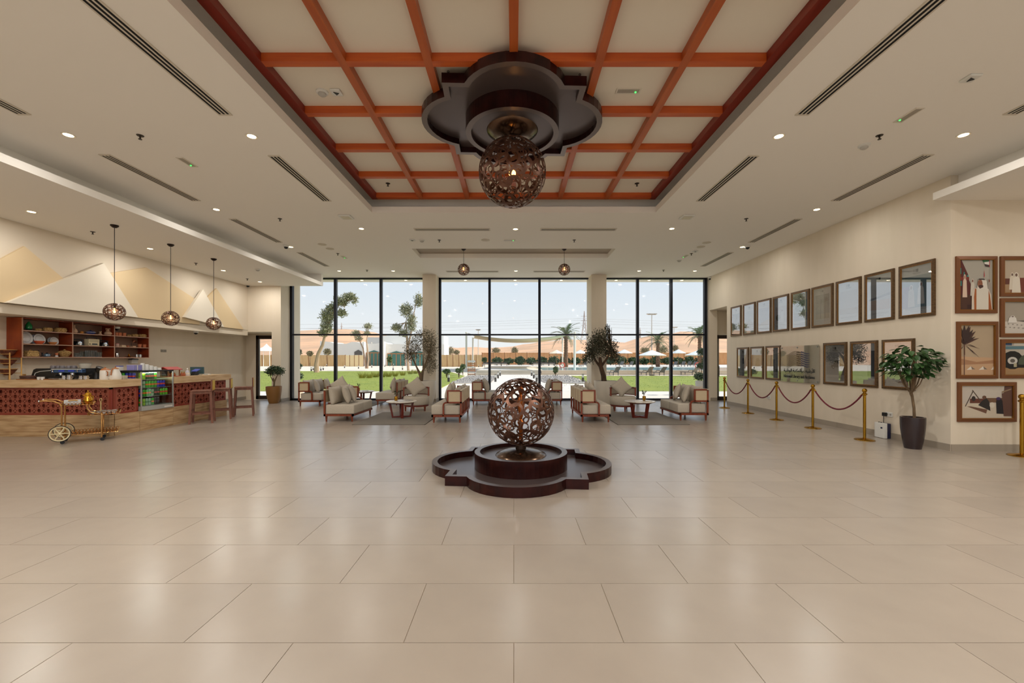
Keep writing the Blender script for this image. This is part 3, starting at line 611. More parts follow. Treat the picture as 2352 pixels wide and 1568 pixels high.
# coffee tables
MARB = mat('marble_top', (222, 212, 198), 0.2, noise=((5, 5, 5), (190, 178, 164), 0.5, 0.62))
def coffee_table(label, loc, rz):
    t = thing('coffee_table', label, 'coffee table', loc, rz, 'round marble coffee tables')
    B().lathe([(0.36, 0.40), (0.40, 0.415), (0.40, 0.43), (0.395, 0.435)], 40).obj('table_top', MARB, t, True)
    B().lathe([(0.30, 0.375), (0.33, 0.40)], 32).obj('apron', TWOOD, t)
    for k in range(4):
        a = PI / 2 * k; l_ = B().at((0, 0, 0), a); l_.prism([(0.20, 0.0), (0.245, 0.0), (0.325, 0.40), (0.27, 0.40)], -0.03, 0.03, 'y'); l_.obj('leg', TWOOD, t)
    B().box(-0.21, 0.21, -0.025, 0.025, 0.0, 0.04).obj('cross_bar', TWOOD, t); B().box(-0.025, 0.025, -0.21, 0.21, 0.001, 0.041).obj('cross_bar', TWOOD, t)
coffee_table('round marble coffee table on the front left rug', (-2.99, 11.13, 0.012), 0.35)
coffee_table('round marble coffee table on the right rug', (3.355, 11.13, 0.012), 0.5)
coffee_table('round marble coffee table half hidden on the rear left rug', (-5.30, 14.65, 0.012), 0.2)
LEAFG = mat('leaf_green', (52, 78, 40), 0.6)
def sprig(b_, base, h, n, sp, rg, sz=0.02):
    for i in range(n):
        a = rg.uniform(0, 2 * PI); tip = Vector(base) + Vector((sp * math.cos(a), sp * math.sin(a), h * rg.uniform(.7, 1)))
        b_.tube([base, ((base[0] + tip.x) / 2, (base[1] + tip.y) / 2, base[2] + (tip.z - base[2]) * .6), tuple(tip)], 0.0025, 4, 1)
        for k in range(5):
            p = Vector(base).lerp(tip, rg.uniform(.45, 1)); d = Vector((rg.uniform(-1, 1), rg.uniform(-1, 1), rg.uniform(0, 1))).normalized() * sz; e_ = d.cross(Vector((0.3, .5, .8))).normalized() * sz * .4
            b_._add([tuple(p), tuple(p + d * .5 + e_), tuple(p + d), tuple(p + d * .5 - e_)], [(0, 1, 2, 3)], 0)
rg0 = random.Random(11)
for loc, s in (((-3.12, 11.08, 0.447), 'front left'), ((3.50, 11.22, 0.447), 'right'), ((-5.40, 14.55, 0.447), 'rear left')):
    t = thing('vase', 'small gold vase with a green sprig on the %s coffee table' % s, 'vase', loc, 0, 'gold vases')
    B().lathe([(0.03, 0), (0.042, 0.02), (0.045, 0.09), (0.04, 0.12), (0.035, 0.115), (0.038, 0.03)], 18).obj('vessel', GOLD, t, True)
    b_ = B(); sprig(b_, (0, 0, 0.1), 0.17, 5, 0.05, rg0, 0.04); b_.obj('sprig', [LEAFG, mat('twig', (80, 70, 40), .8)], t)
PAPER = mat('paper_white', (228, 224, 216), 0.7)
for loc, rz, c_, nm, lab in (((-3.16, 10.93, 0.447), 0.2, PAPER, 'book', 'white booklet at the front edge of the front left coffee table'), ((-2.82, 11.25, 0.447), -0.4, mat('grey_cover', (120, 112, 104), .6), 'book', 'grey magazine lying on the front left coffee table'),
                            ((3.30, 11.02, 0.447), -0.2, PAPER, 'book', 'white booklet on the right coffee table'), ((3.52, 10.99, 0.447), 0.3, mat('beige_cover', (200, 190, 172), .6), 'book', 'beige booklet on the right coffee table'), ((-5.18, 14.6, 0.447), 0.1, mat('blue_cover', (70, 82, 120), .5), 'book', 'blue magazine on the rear left coffee table')):
    t = thing(nm, lab, 'book', loc, rz); B().box(-0.10, 0.10, -0.07, 0.07, 0, 0.003).obj('cover', c_, t); B().box(-0.098, 0.098, -0.068, 0.068, 0.003, 0.009).obj('pages', PAPER, t); B().box(-0.10, 0.10, -0.07, 0.07, 0.009, 0.012).obj('cover', c_, t)
RUG = mat('grey_rug', (128, 120, 110), 0.95, noise=((3, 40, 3), (116, 108, 98), 0.3, 0.7))
for x0, x1, y0, y1, s in ((-3.83, -2.1, 9.89, 12.25, 'front left'), (2.46, 4.17, 9.89, 12.25, 'right'), (-6.4, -4.69, 13.70, 15.7, 'rear left')):
    t = thing('rug', 'flat grey woven rug under the %s seating group' % s, 'rug', ((x0 + x1) / 2, (y0 + y1) / 2, 0), 0, 'grey rugs'); hx, hy = (x1 - x0) / 2, (y1 - y0) / 2
    B().rbox(-hx + .01, hx - .01, -hy + .01, hy - .01, 0, 0.012, 0.004).obj('pile', RUG, t)
    e_ = B(); e_.box(-hx, hx, -hy, -hy + .012, 0, .011).box(-hx, hx, hy - .012, hy, 0, .011).box(-hx, -hx + .012, -hy, hy, 0, .011).box(hx - .012, hx, -hy, hy, 0, .011); e_.obj('binding', mat('rug_edge', (104, 97, 89), .9), t)
# ---------------------------------------------------------------- plants
BARK = mat('bark', (120, 98, 72), 0.9, noise=((20, 20, 5), (88, 70, 50), 0.3, 0.7))
def leaves(rg, blobs, n, L, wd, mi=0, droop=0.0, b_=None):
    """blobs: (cx,cy,cz,rx,ry,rz,weight); n diamond leaves scattered in them"""
    b_ = b_ or B(); tot = sum(q[6] for q in blobs)
    for q in blobs:
        for i in range(int(n * q[6] / tot)):
            while True:
                p = Vector((rg.uniform(-1, 1), rg.uniform(-1, 1), rg.uniform(-1, 1)))
                if 0.02 < p.length_squared <= 1: break
            p = p * (0.55 + 0.45 * rg.random()); p = Vector((q[0] + p.x * q[3], q[1] + p.y * q[4], q[2] + p.z * q[5]))
            d = Vector((rg.uniform(-1, 1), rg.uniform(-1, 1), rg.uniform(-.8, 1) - droop)).normalized(); s = d.cross(Vector((rg.uniform(-1, 1), rg.uniform(-1, 1), rg.uniform(-1, 1)))).normalized(); l_ = L * rg.uniform(.7, 1.25)
            b_._add([tuple(p), tuple(p + d * l_ * .5 + s * wd), tuple(p + d * l_), tuple(p + d * l_ * .5 - s * wd)], [(0, 1, 2, 3)], rg.choice((0, 0, 1)) if mi == 0 else mi)
    return b_
def tree(name, label, cat, loc, trunks, blobs, n, L, wd, mats, group=None, seed=1, twigs=6, trunkmat=None):
    rg = random.Random(seed); t = thing(name, label, cat, loc, 0, group)
    for pts, rs in trunks: B().tube(pts, rs, 8).obj('trunk', trunkmat or BARK, t, True)
    tips = [Vector(tr[0][-1]) for tr in trunks]; br = B()
    for q in blobs:
        c_ = Vector(q[:3]); tp = min(tips, key=lambda v: (v - c_).length)
        for k in range(twigs):
            e_ = c_ + Vector((rg.uniform(-.8, .8) * q[3], rg.uniform(-.8, .8) * q[4], rg.uniform(-.6, .9) * q[5])); mid = tp.lerp(e_, .5) + Vector((0, 0, -0.05 * (e_ - tp).length))
            r_ = trunks[0][1][-1] * .5; br.tube([tuple(tp), tuple(mid), tuple(e_)], [r_, r_ * .6, r_ * .2], 5)
    if twigs: br.obj('branches', trunkmat or BARK, t)
    o = leaves(rg, blobs, n, L, wd).obj('foliage', mats, t); o['kind'] = 'stuff'
    return t
POTW = mat('white_planter', (216, 208, 194), 0.55); SOIL = mat('soil', (58, 46, 36), 0.95)
def planter(label, loc, r0, r1, h, m, name='planter', group=None):
    t = thing(name, label, 'planter', loc, 0, group)
    pr = [(r0, 0)] + [(r0 + (r1 - r0) * math.sin(PI / 2 * k / 6) ** 0.9, h * k / 6 * 0.95) for k in range(1, 7)] + [(r1, h), (r1 - 0.03, h), (r1 - 0.035, h - 0.06)]
    B().lathe(pr, 36, cap=True).obj('pot', m, t, True); B().cyl(r1 - 0.034, h - 0.09, h - 0.06, 24).obj('soil', SOIL, t); return t
YPL = 14.62
xpl, xpr = (975 - CX) / FX * YPL, (1392 - CX) / FX * YPL
planter('large round white planter with a sparse olive tree, left column', (xpl, YPL, 0), 0.29, 0.40, 0.81, POTW, group='large white planters')
planter('large round white planter with a dense olive tree, right column', (xpr, YPL, 0), 0.29, 0.41, 0.81, POTW, group='large white planters')
OL1 = [mat('olive_leaf', (98, 92, 72), 0.75), mat('olive_leaf_light', (136, 128, 104), 0.75)]
def rel(px, py, base, Y): p = at(px, py, Y); return (p[0] - base[0], p[1] - base[1], p[2] - base[2])
bse = (xpl, YPL, 0.75)
R_ = lambda px, py, dy=0: rel(px, py, bse, YPL + dy)
tree('olive_tree', 'sparse grey-leaved olive tree in the left white planter', 'tree', bse,
     [([R_(966, 880), R_(966, 862), R_(958, 845, .1), R_(944, 815, .1)], [.07, .055, .03, .015]), ([R_(967, 880), R_(968, 860), R_(975, 842, -.1), R_(985, 812, -.1)], [.06, .05, .03, .015]), ([R_(968, 878), R_(972, 850, .15), R_(972, 815, .2)], [.05, .03, .012])],
     [(*R_(950, 800), .42, .4, .55, 3), (*R_(988, 800), .36, .4, .6, 3), (*R_(975, 772), .5, .4, .35, 2), (*R_(990, 838), .34, .35, .4, 1.6), (*R_(938, 815), .3, .3, .35, 1)], 3300, 0.06, 0.012, OL1, 'indoor olive trees', 21, 16, mat('olive_bark', (118, 98, 74), .9))
bse = (xpr, YPL, 0.75)
OL2 = [mat('olive_dark', (60, 62, 44), 0.7), mat('olive_dark2', (92, 84, 60), 0.7)]
tree('olive_tree', 'dense dark olive tree with leaning trunk in the right white planter', 'tree', bse,
     [([R_(1388, 880), R_(1386, 862), R_(1380, 842), R_(1378, 820)], [.10, .085, .075, .05]), ([R_(1381, 846), R_(1368, 828, .1), R_(1358, 805, .1)], [.05, .04, .02]), ([R_(1380, 842), R_(1395, 822, -.1), R_(1404, 800)], [.05, .035, .02])],
     [(*R_(1365, 800), .42, .45, .45, 3), (*R_(1398, 800), .42, .45, .45, 3), (*R_(1380, 776), .45, .45, .4, 2.4), (*R_(1352, 822), .28, .3, .28, 1), (*R_(1412, 820), .25, .3, .3, 1), (*R_(1395, 757), .12, .15, .25, .4)], 4200, 0.06, 0.015, OL2, 'indoor olive trees', 23, 8, mat('old_bark', (96, 72, 52), .9, noise=((14, 14, 4), (62, 46, 34), .3, .7)))
# ficus by the photographs: every leaf its own piece
fx_, fy_ = 6.95, 7.28
planter('tall glossy dark brown pot with a ficus by the wall corner', (fx_, fy_, 0), 0.115, 0.172, 0.545, mat('dark_pot', (40, 26, 28), 0.25, spec=.6))
fic = thing('ficus_tree', 'leafy green ficus tree in the dark brown pot beside the posters', 'tree', (fx_, fy_, 0.50))
B().tube([(0.03, 0, 0), (0.02, 0, .2), (-.01, 0, .40), (-.03, 0, .46)], [.022, .02, .02, .024], 8).obj('trunk', BARK, fic, True)
rg = random.Random(5)
for k in range(16):
    a = 2 * PI * k / 16 + rg.uniform(-.2, .2); r_ = rg.uniform(.10, .24)
    B().tube([(-.03, 0, .45), (-.03 + r_ * .6 * math.cos(a), r_ * .6 * math.sin(a), .62), (-.03 + r_ * math.cos(a), r_ * math.sin(a), .85), (-.03 + r_ * 1.15 * math.cos(a), r_ * 1.15 * math.sin(a), 1.05)], [.011, .008, .006, .003], 5).obj('branch', BARK, fic)
FL = mat('ficus_leaf', (46, 78, 34), 0.45, rnd=.3); lb = B(); 
lb._add([(0, 0, 0), (.028, .03, .006), (.034, .06, .004), (.02, .095, -.008), (0, .12, -.02), (-.02, .095, -.008), (-.034, .06, .004), (-.028, .03, .006), (0, .06, -.006)], [(0, 1, 8), (1, 2, 8), (2, 3, 8), (3, 4, 8), (4, 5, 8), (5, 6, 8), (6, 7, 8), (7, 0, 8)])
lm = lb.mesh('leaf', FL)
for k in range(295):
    while True:
        p = Vector((rg.uniform(-1, 1), rg.uniform(-1, 1), rg.uniform(-1, 1)))
        if .5 < p.length <= 1: break
    q = Vector((-.06 + p.x * .37, -.03 + p.y * .36, 1.02 + p.z * .27))
    if p.z < -.2 and rg.random() < .35: q.z -= rg.uniform(0, .12)
    if fx_ + q.x > XR - .10: q.x = XR - .10 - fx_ - rg.uniform(0, .2)
    a = math.atan2(p.y, p.x) - PI / 2 + rg.uniform(-.7, .7)
    inst(lm, 'leaf', fic, q, rot=(rg.uniform(-.9, .25), rg.uniform(-.4, .4), a), sc=(rg.uniform(.9, 1.3),) * 3)
# small tree in terracotta pot by the left door
tx, ty = (629 - CX) / FX * 14.85, 14.85
planter('olive-brown rounded pot with a small bushy tree by the glazed left door', (tx, ty, 0), 0.155, 0.255, 0.60, mat('brown_pot', (132, 92, 44), 0.45))
bse = (tx, ty, 0.52); R_ = lambda px, py, dy=0: rel(px, py, bse, ty + dy)
tree('small_tree', 'small bushy green tree in the olive-brown pot by the glazed left door', 'tree', bse, [([R_(629, 893), R_(630, 875), R_(627, 868)], [.03, .03, .02]), ([R_(629, 880), R_(634, 868), R_(638, 860)], [.025, .02, .012]), ([R_(628, 876), R_(621, 864)], [.02, .01])],
     [(*R_(622, 853), .22, .25, .16, 2), (*R_(640, 852), .24, .25, .18, 2), (*R_(630, 846), .25, .25, .12, 1.5)], 1500, .05, .016, [mat('bush_leaf', (44, 66, 38), .6), mat('bush_leaf2', (66, 88, 52), .6)], None, 9, 5)
# ================================================================ BAR
TRAV = mat('travertine', (206, 174, 132), 0.45, noise=((2.2, 2.2, 26), (166, 128, 86), 0.38, 0.68))
TRAVL = mat('travertine_edge', (214, 184, 142), 0.4, noise=((3, 3, 20), (190, 154, 110), 0.4, 0.7))
SCREEN = mat('screen_wood', (148, 74, 54), 0.5); SCREENB = mat('screen_back', (150, 70, 48), 0.6)
ZB, ZF, ZTOP = 0.43, 0.98, 1.135
def lattice(b_, x0, x1, z0, z1, y0, y1, s):
    """pierced screen in the local xz plane: cells with round holes alternate with cells of four triangles"""
    nx = max(1, int((x1 - x0) / s + 1e-6)); nz = max(1, int((z1 - z0) / s + 1e-6)); mx = (x1 - x0 - nx * s) / 2; mz = (z1 - z0 - nz * s) / 2
    b_.box(x0, x0 + mx, y0, y1, z0, z1).box(x1 - mx, x1, y0, y1, z0, z1).box(x0, x1, y0, y1, z0, z0 + mz).box(x0, x1, y0, y1, z1 - mz, z1)
    for i in range(nx):
        for j in range(nz):
            cx_, cz_ = x0 + mx + s * (i + .5), z0 + mz + s * (j + .5); h = s / 2; vs_ = []; fs = []
            if (i + j) % 2 == 0:
                n = 16; r = s * .40
                for k in range(n):
                    a = 2 * PI * k / n; c_, s_ = math.cos(a), math.sin(a); q = h / max(abs(c_), abs(s_))
                    vs_ += [(cx_ + c_ * q, y0, cz_ + s_ * q), (cx_ + r * c_, y0, cz_ + r * s_), (cx_ + r * c_, y1, cz_ + r * s_)]
                for k in range(n): l_ = (k + 1) % n; fs += [(3 * k, 3 * l_, 3 * l_ + 1, 3 * k + 1), (3 * k + 1, 3 * l_ + 1, 3 * l_ + 2, 3 * k + 2)]
            else:
                co = [(-h, -h), (h, -h), (h, h), (-h, h)]
                for k in range(4):
                    P = [co[k], co[(k + 1) % 4], (0, 0)]; g = (sum(p[0] for p in P) / 3, sum(p[1] for p in P) / 3); o = len(vs_)
                    vs_ += [(cx_ + p[0], y0, cz_ + p[1]) for p in P]
                    I = [(g[0] + (p[0] - g[0]) * .52, g[1] + (p[1] - g[1]) * .52) for p in P]
                    vs_ += [(cx_ + p[0], y0, cz_ + p[1]) for p in I] + [(cx_ + p[0], y1, cz_ + p[1]) for p in I]
                    for m_ in range(3): n_ = (m_ + 1) % 3; fs += [(o + m_, o + n_, o + 3 + n_, o + 3 + m_), (o + 3 + m_, o + 3 + n_, o + 6 + n_, o + 6 + m_)]
            b_._add(vs_, fs)
    return b_
def counter(label, org, rz, L, dep=0.62):
    t = thing('counter_unit', label, 'counter', org, rz, 'bar counter units')
    n = max(1, round(L / 1.1))
    for i in range(n): B().box(L * i / n + .0008, L * (i + 1) / n - .0008, 0.0, dep, 0, ZB).obj('stone_slab', TRAV, t)
    B().box(0, L, min(0.085, dep - .012), dep, ZB, ZF).obj('back_board', SCREENB, t)
    fr = B(); fr.box(0, L, 0.03, 0.065, ZF - .035, ZF).box(0, L, 0.03, 0.065, ZB, ZB + .035).box(0, .04, 0.03, 0.065, ZB, ZF).box(L - .04, L, 0.03, 0.065, ZB, ZF); fr.obj('screen_frame', mat('screen_frame_wood', (140, 52, 36), .5), t)
    lattice(B(), 0.04, L - .04, ZB + .035, ZF - .035, 0.033, 0.05, 0.0955).obj('pierced_screen', SCREEN, t)
    return t
C0 = Vector((-8.10, 8.38)); C1 = Vector((-7.965, 11.6)); dv = (C1 - C0).normalized(); aR = math.atan2(dv.y, dv.x)
def cw(s, d=0.0, z=0.0):                      # along the angled run, d into the bar
    p = C0 + dv * s; n = Vector((-dv.y, dv.x)); q = p + n * d; return (q.x, q.y, z)
SF0, SF1, SE = 0.655, 1.475, (C1 - C0).length
counter('long bar counter unit with pierced red screen behind the gold trolley', (-10.44, 8.38, 0), 0, 2.335, .10)
counter('short bar counter unit with pierced screen left of the drinks fridge', cw(0.105), aR, SF0 - .12)
counter('bar counter unit with pierced screen behind the bar stools', cw(SF1 + .01), aR, SE - SF1 - .01)
t = thing('fridge_plinth', 'travertine plinth under the drinks fridge', 'counter', cw(SF0 - .01), aR); B().box(0.002, SF1 - SF0 + .018, 0, .66, 0, ZB).obj('stone_slab', TRAV, t)
t = thing('worktop', 'thick travertine worktop of the left bar run, turning to the fridge', 'worktop', (0, 0, 0))
pa = cw(-.02, -.03); pb = cw(SF0 - .01, -.03); pc = cw(SF0 - .01, .66); pd = cw(0.66, .66)
B().prism([(-10.44, 8.35), (pa[0], 8.35), pb[:2], pc[:2], (pc[0] - .02, 9.02), (-10.44, 9.02)], ZF + .002, ZTOP).obj('stone_top', TRAVL, t)
t = thing('worktop', 'thick travertine worktop of the bar end by the stools', 'worktop', (0, 0, 0))
B().at(cw(SF1 + .01), aR).box(0, SE - SF1 + .12, -.03, .66, ZF + .002, ZTOP).obj('stone_top', TRAVL, t)
# display fridge
STL = mat('brushed_steel', (176, 176, 172), 0.3, 0.9); SILV = mat('silver_frame', (190, 190, 184), 0.35, 0.5)
FW = SF1 - SF0
fr = thing('display_fridge', 'countertop glass display fridge filled with drink cans', 'fridge', cw(SF0, 0), aR)
B().box(0, FW, -.02, .64, 1.275, 1.305).obj('top', BLACK, fr)
B().box(.0, FW, -.03, .64, ZB + .001, .525).obj('base', mat('fridge_base', (186, 186, 180), .35, .3), fr)
B().box(.02, FW - .02, .61, .64, .525, 1.275).obj('back', mat('fridge_back', (96, 96, 52), .5), fr)
for x_ in (0, FW - .022): B().box(x_, x_ + .022, -.02, .0, .525, 1.275).obj('post', SILV, fr); B().box(x_, x_ + .022, .60, .63, .525, 1.275).obj('post', BLACK, fr)
B().box(.022, FW - .022, -.014, -.008, .525, 1.275).obj('front_glass', CLEAR, fr)
for x_ in (.006, FW - .012): B().box(x_, x_ + .006, .0, .60, .525, 1.275).obj('side_glass', CLEAR, fr)
SHZ = (0.535, 0.735, 0.92, 1.105)
for z in SHZ: B().box(.025, FW - .025, .02, .60, z - .008, z).obj('shelf', mat('wire_shelf', (150, 156, 150), .4, .4), fr)
B().box(FW - .26, FW - .05, -.034, -.028, .455, .485).obj('badge', PAPER, fr)
fl_ = bpy.data.lights.new('fridge_light', 'AREA'); fl_.shape = 'RECTANGLE'; fl_.size = .7; fl_.size_y = .04; fl_.energy = 3.0; fl_.color = (.95, 1, .92)
fo = bpy.data.objects.new('fridge_light', fl_); COL.objects.link(fo); fo.parent = fr; fo.location = (FW / 2, .04, 1.268)
LID = mat('can_lid', (200, 200, 196), 0.3, 0.8)
CANC = {'green': ((60, 170, 40), (240, 120, 40)), 'blue': ((40, 60, 190), (225, 70, 50)), 'dark green': ((30, 60, 40), (200, 90, 80)), 'lime': ((150, 190, 50), (110, 160, 40)), 'white-green': ((150, 180, 150), (90, 140, 90)), 'green-red': ((90, 180, 40), (210, 70, 50)), 'black': ((24, 24, 30), (70, 66, 74))}
CANM = {}
for k_, (c1, c2) in CANC.items():
    b_ = B(); b_.lathe([(.027, 0), (.033, .006), (.033, .058)], 14, 0); b_.lathe([(.0331, .058), (.0331, .09)], 14, 1, False); b_.lathe([(.033, .09), (.033, .138), (.027, .148)], 14, 0)
    CANM[k_] = (b_.mesh('can_body', [mat('can_' + k_, c1, .3, .2, emit=None), mat('canband_' + k_, c2, .35)], True), B().lathe([(.0275, .148), (.026, .152), (1e-4, .151)], 14).mesh('can_lid', LID, True))
ORD = ('first', 'second', 'third', 'fourth', 'fifth', 'sixth', 'seventh', 'eighth', 'ninth', 'tenth', 'eleventh', 'twelfth')
SHN = ('bottom', 'second lowest', 'second highest', 'top')
def can(col, s, d, z, label):
    t = thing('drink_can', label, 'can', cw(SF0 + s, d, z), 0, 'drink cans in the display fridge'); inst(CANM[col][0], 'can_body', t); inst(CANM[col][1], 'can_lid', t)
for r_, row in enumerate((('green', 'lime', 'white-green', 'white-green', 'green', 'black', 'black'), ('blue', 'green', 'green', 'green', 'white-green', 'dark green', 'dark green', 'green-red', 'green-red', 'green-red'), ('white-green', 'white-green', 'green', 'green', 'green', 'green', 'blue', 'blue', 'blue'), ('lime', 'lime', 'dark green', 'dark green', 'dark green', 'green'))):
    for i, c_ in enumerate(row): can(c_, .075 + .0705 * i, .07, SHZ[r_] + .001, '%s can on the %s fridge shelf, %s counted from the left' % (c_, SHN[r_], ORD[i]))
for i in range(4): can('blue' if i < 3 else 'green', .075, .22 + .075 * i, SHZ[3] + .001, '%s can seen through the fridge side, %s towards the back' % ('blue' if i < 3 else 'green', ORD[i]))
# wall shelf
XSB, XSF = XLL + .005, -10.13
ys0, ys1 = onx(50, 800, XSF)[1], onx(343, 800, XSF)[1]; yd1, yd2 = onx(167, 800, XSF)[1], onx(263, 800, XSF)[1]
SZ = (1.585, 1.875, 2.155, 2.415)
ws = thing('wall_shelf', 'red-brown wooden wall shelf with nine compartments above the bar', 'shelf', (XSB, ys0, SZ[0]))
dX = XSF - XSB; EDGE = mat('shelf_edge', (190, 150, 126), .5)
def sb(nm, y0, y1, z0, z1, x0=0.0, m=None): return B().box(x0, dX, y0 - ys0, y1 - ys0, z0 - SZ[0], z1 - SZ[0]).obj(nm, m or WOOD, ws)
sb('side_panel', ys0, ys0 + .022, SZ[0], SZ[3], m=mat('shelf_side_wood', (168, 76, 28), .4, noise=((5, 5, 1.6), (132, 48, 20), .35, .65))); sb('side_panel', ys1 - .022, ys1, SZ[0], SZ[3])
for y_ in (yd1, yd2): sb('divider', y_ - .011, y_ + .011, SZ[0] + .02, SZ[3] - .02)
sb('bottom_board', ys0 + .022, ys1 - .022, SZ[0], SZ[0] + .02); sb('top_board', ys0 + .022, ys1 - .022, SZ[3] - .02, SZ[3])
for a, b in ((ys0 + .022, yd1 - .011), (yd1 + .011, yd2 - .011), (yd2 + .011, ys1 - .022)):
    for z in SZ[1:3]: sb('shelf_board', a, b, z - .016, z)
    B().box(0, .006, a - ys0, b - ys0, .02, SZ[3] - SZ[0] - .02).obj('back_panel', mat('shelf_back', (150, 118, 98), .6), ws)
for y_ in (ys0 + .011, yd1, yd2, ys1 - .011): B().box(dX, dX + .003, y_ - ys0 - .012, y_ - ys0 + .012, 0, SZ[3] - SZ[0]).obj('edge_strip', EDGE, ws)
for z in (SZ[0] + .01, SZ[1] - .008, SZ[2] - .008): B().box(dX, dX + .0025, .02, ys1 - ys0 - .02, z - .009 - SZ[0], z + .009 - SZ[0]).obj('edge_strip', EDGE, ws)
ZR = (SZ[0] + .021, SZ[1] + .001, SZ[2] + .001)
def spos(px, r, d=0.0): return (XSF - .10 - d, onx(px, 800, XSF - .10 - d)[1], ZR[r])
WICK = mat('wicker', (206, 172, 112), .8, noise=((40, 40, 60), (150, 112, 60), .4, .6)); TERR = mat('terracotta', (204, 122, 82), .7); CLAY = mat('pale_clay', (216, 178, 146), .7); CERW = mat('white_ceramic', (216, 214, 210), .25); CERB = mat('blue_ceramic', (70, 84, 150), .3)
CHROME = mat('chrome', (210, 210, 212), .12, 1.0); BRASS = mat('polished_brass', (214, 158, 52), .18, 1.0)
def lth(name, label, cat, loc, parts, group=None, rz=0.0):
    t = thing(name, label, cat, loc, rz, group)
    for nm, prof, m in parts: B().lathe(prof, 20).obj(nm, m, t, True)
    return t
def basket(px, row, r, h, label):
    lth('woven_basket', label, 'basket', spos(px, row), [('body', [(r * .8, 0), (r, h * .35), (r, h * .6), (r * .88, h * .72)], WICK), ('lid', [(r * .94, h * .72), (r * .94, h * .86), (r * .7, h), (1e-4, h)], WICK)], 'woven baskets on the bar shelf')
for px, r, h, s in ((88, .055, .055, 'small'), (109, .085, .09, 'medium'), (138, .11, .105, 'large')): basket(px, 2, r, h, '%s round woven basket on the top left shelf' % s)
for px, r, h, s in ((296, .05, .05, 'small'), (309, .08, .08, 'medium'), (326, .10, .09, 'large')): basket(px, 2, r, h, '%s round woven basket on the top right shelf' % s)
EMER = mat('green_glass', (22, 120, 62), .15)
lth('green_lantern', 'green glass lantern figure at the left end of the top shelf', 'lantern', spos(66, 2), [('foot', [(.06, 0), (.06, .015), (.03, .03)], BLACK), ('body', [(.04, .03), (.055, .05), (.05, .12), (.03, .155)], EMER), ('finial', [(.03, .155), (.02, .17), (.008, .19), (1e-4, .195)], EMER)])
def plate(px, r, label, m2=CERW, d=0.0, sc=1.0):
    p = spos(px, 1, .12 + d); t = thing('plate', label, 'plate', (p[0], p[1], p[2] + r * .98), 0, 'display plates on the bar shelf')
    o = B().lathe([(r * .5, -.006), (r, .006), (r, .012), (r * .55, 0), (1e-4, 0)], 28).obj('dish', m2, t, True); o.rotation_euler = (0, PI / 2 - .18, 0)
    o2 = B().lathe([(r * .7, .0085), (r * .66, .0095), (r * .64, .0085)], 28, cap=False).obj('ring', mat('plate_ring', (170, 172, 176), .3), t, True); o2.rotation_euler = (0, PI / 2 - .18, 0)
plate(58, .135, 'largest white plate standing at the left of the middle shelf'); plate(80, .105, 'pale blue plate standing behind the white one', mat('pale_blue', (176, 186, 204), .3), .03); plate(90, .115, 'white plate standing behind the red bowl'); plate(118, .085, 'pale grey small plate standing behind the right bowl', mat('pale_grey', (196, 200, 204), .3), .03); plate(124, .088, 'small white plate standing behind the wooden bowl')
def bowl(px, row, r, h, m, label): lth('bowl', label, 'bowl', spos(px, row, -.02), [('bowl_body', [(r * .5, 0), (r * .9, h * .6), (r, h), (r * .93, h), (r * .8, h * .5), (1e-4, h * .2)], m), ('foot_ring', [(r * .5, 0), (r * .5, .004)], m)])
bowl(90, 1, .085, .07, mat('red_bowl', (206, 92, 56), .4), 'red and cream bowl on the middle left shelf'); bowl(121, 1, .07, .055, mat('wood_bowl', (198, 128, 70), .5), 'wooden bowl on the middle left shelf')
p = spos(70, 0); t = thing('lidded_basket', 'oblong pale wicker basket with lid on the bottom left shelf', 'basket', p); B().rbox(-.06, .07, -.11, .11, 0, .085, .012).obj('body', WICK, t); B().prism([(-.115, .086), (.115, .086), (.07, .125), (-.07, .125)], -.062, .072, 'x').obj('lid', WICK, t); B().tube([(0, -.03, .125), (0, 0, .145), (0, .03, .125)], .006, 6).obj('handle', WICK, t)
lth('lidded_pot', 'pale wicker pot with domed lid at the right of the bottom left shelf', 'pot', spos(148, 0), [('body', [(.06, 0), (.075, .02), (.115, .08), (.118, .10)], WICK), ('lid', [(.12, .10), (.11, .12), (.05, .145), (.02, .15)], WICK), ('knob', [(.018, .15), (.022, .165), (1e-4, .178)], WICK)])
lth('oil_lamp', 'small dark metal oil lamp on the bottom left shelf', 'lamp', spos(84, 0), [('base', [(.04, 0), (.04, .01), (.015, .03)], BLACK), ('stem', [(.008, .03), (.008, .12)], BLACK), ('tray', [(.045, .12), (.05, .13)], BLACK)])
t = lth('toy_kettle', 'small blue-grey kettle on the bottom left shelf', 'kettle', spos(108, 0), [('body', [(.04, 0), (.055, .02), (.05, .055), (.03, .07)], mat('kettle_blue', (120, 142, 160), .3, .3)), ('lid', [(.03, .07), (.012, .085), (1e-4, .095)], BLACK)]); B().tube([(0, .045, .03), (0, .075, .05), (0, .09, .075)], [.01, .008, .006], 6).obj('spout', BLACK, t)
lth('candle_holder', 'small black candle holder on the bottom left shelf', 'candle holder', spos(97, 0), [('foot', [(.03, 0), (.03, .01), (.01, .02)], BLACK), ('stem', [(.01, .02), (.014, .08), (.03, .09)], BLACK)])
lth('goblet', 'small pink clay goblet on the bottom left shelf', 'goblet', spos(130, 0), [('foot', [(.028, 0), (.026, .02), (.018, .035)], CERW), ('cup', [(.018, .035), (.03, .075), (.032, .085)], TERR)])
lth('gourd_vase', 'tall pale clay vase with thin neck at the left of the second bay', 'vase', spos(170.5, 2), [('body', [(.04, 0), (.062, .035), (.05, .08), (.02, .12)], CLAY), ('neck', [(.02, .12), (.013, .17), (.02, .195)], CLAY)])
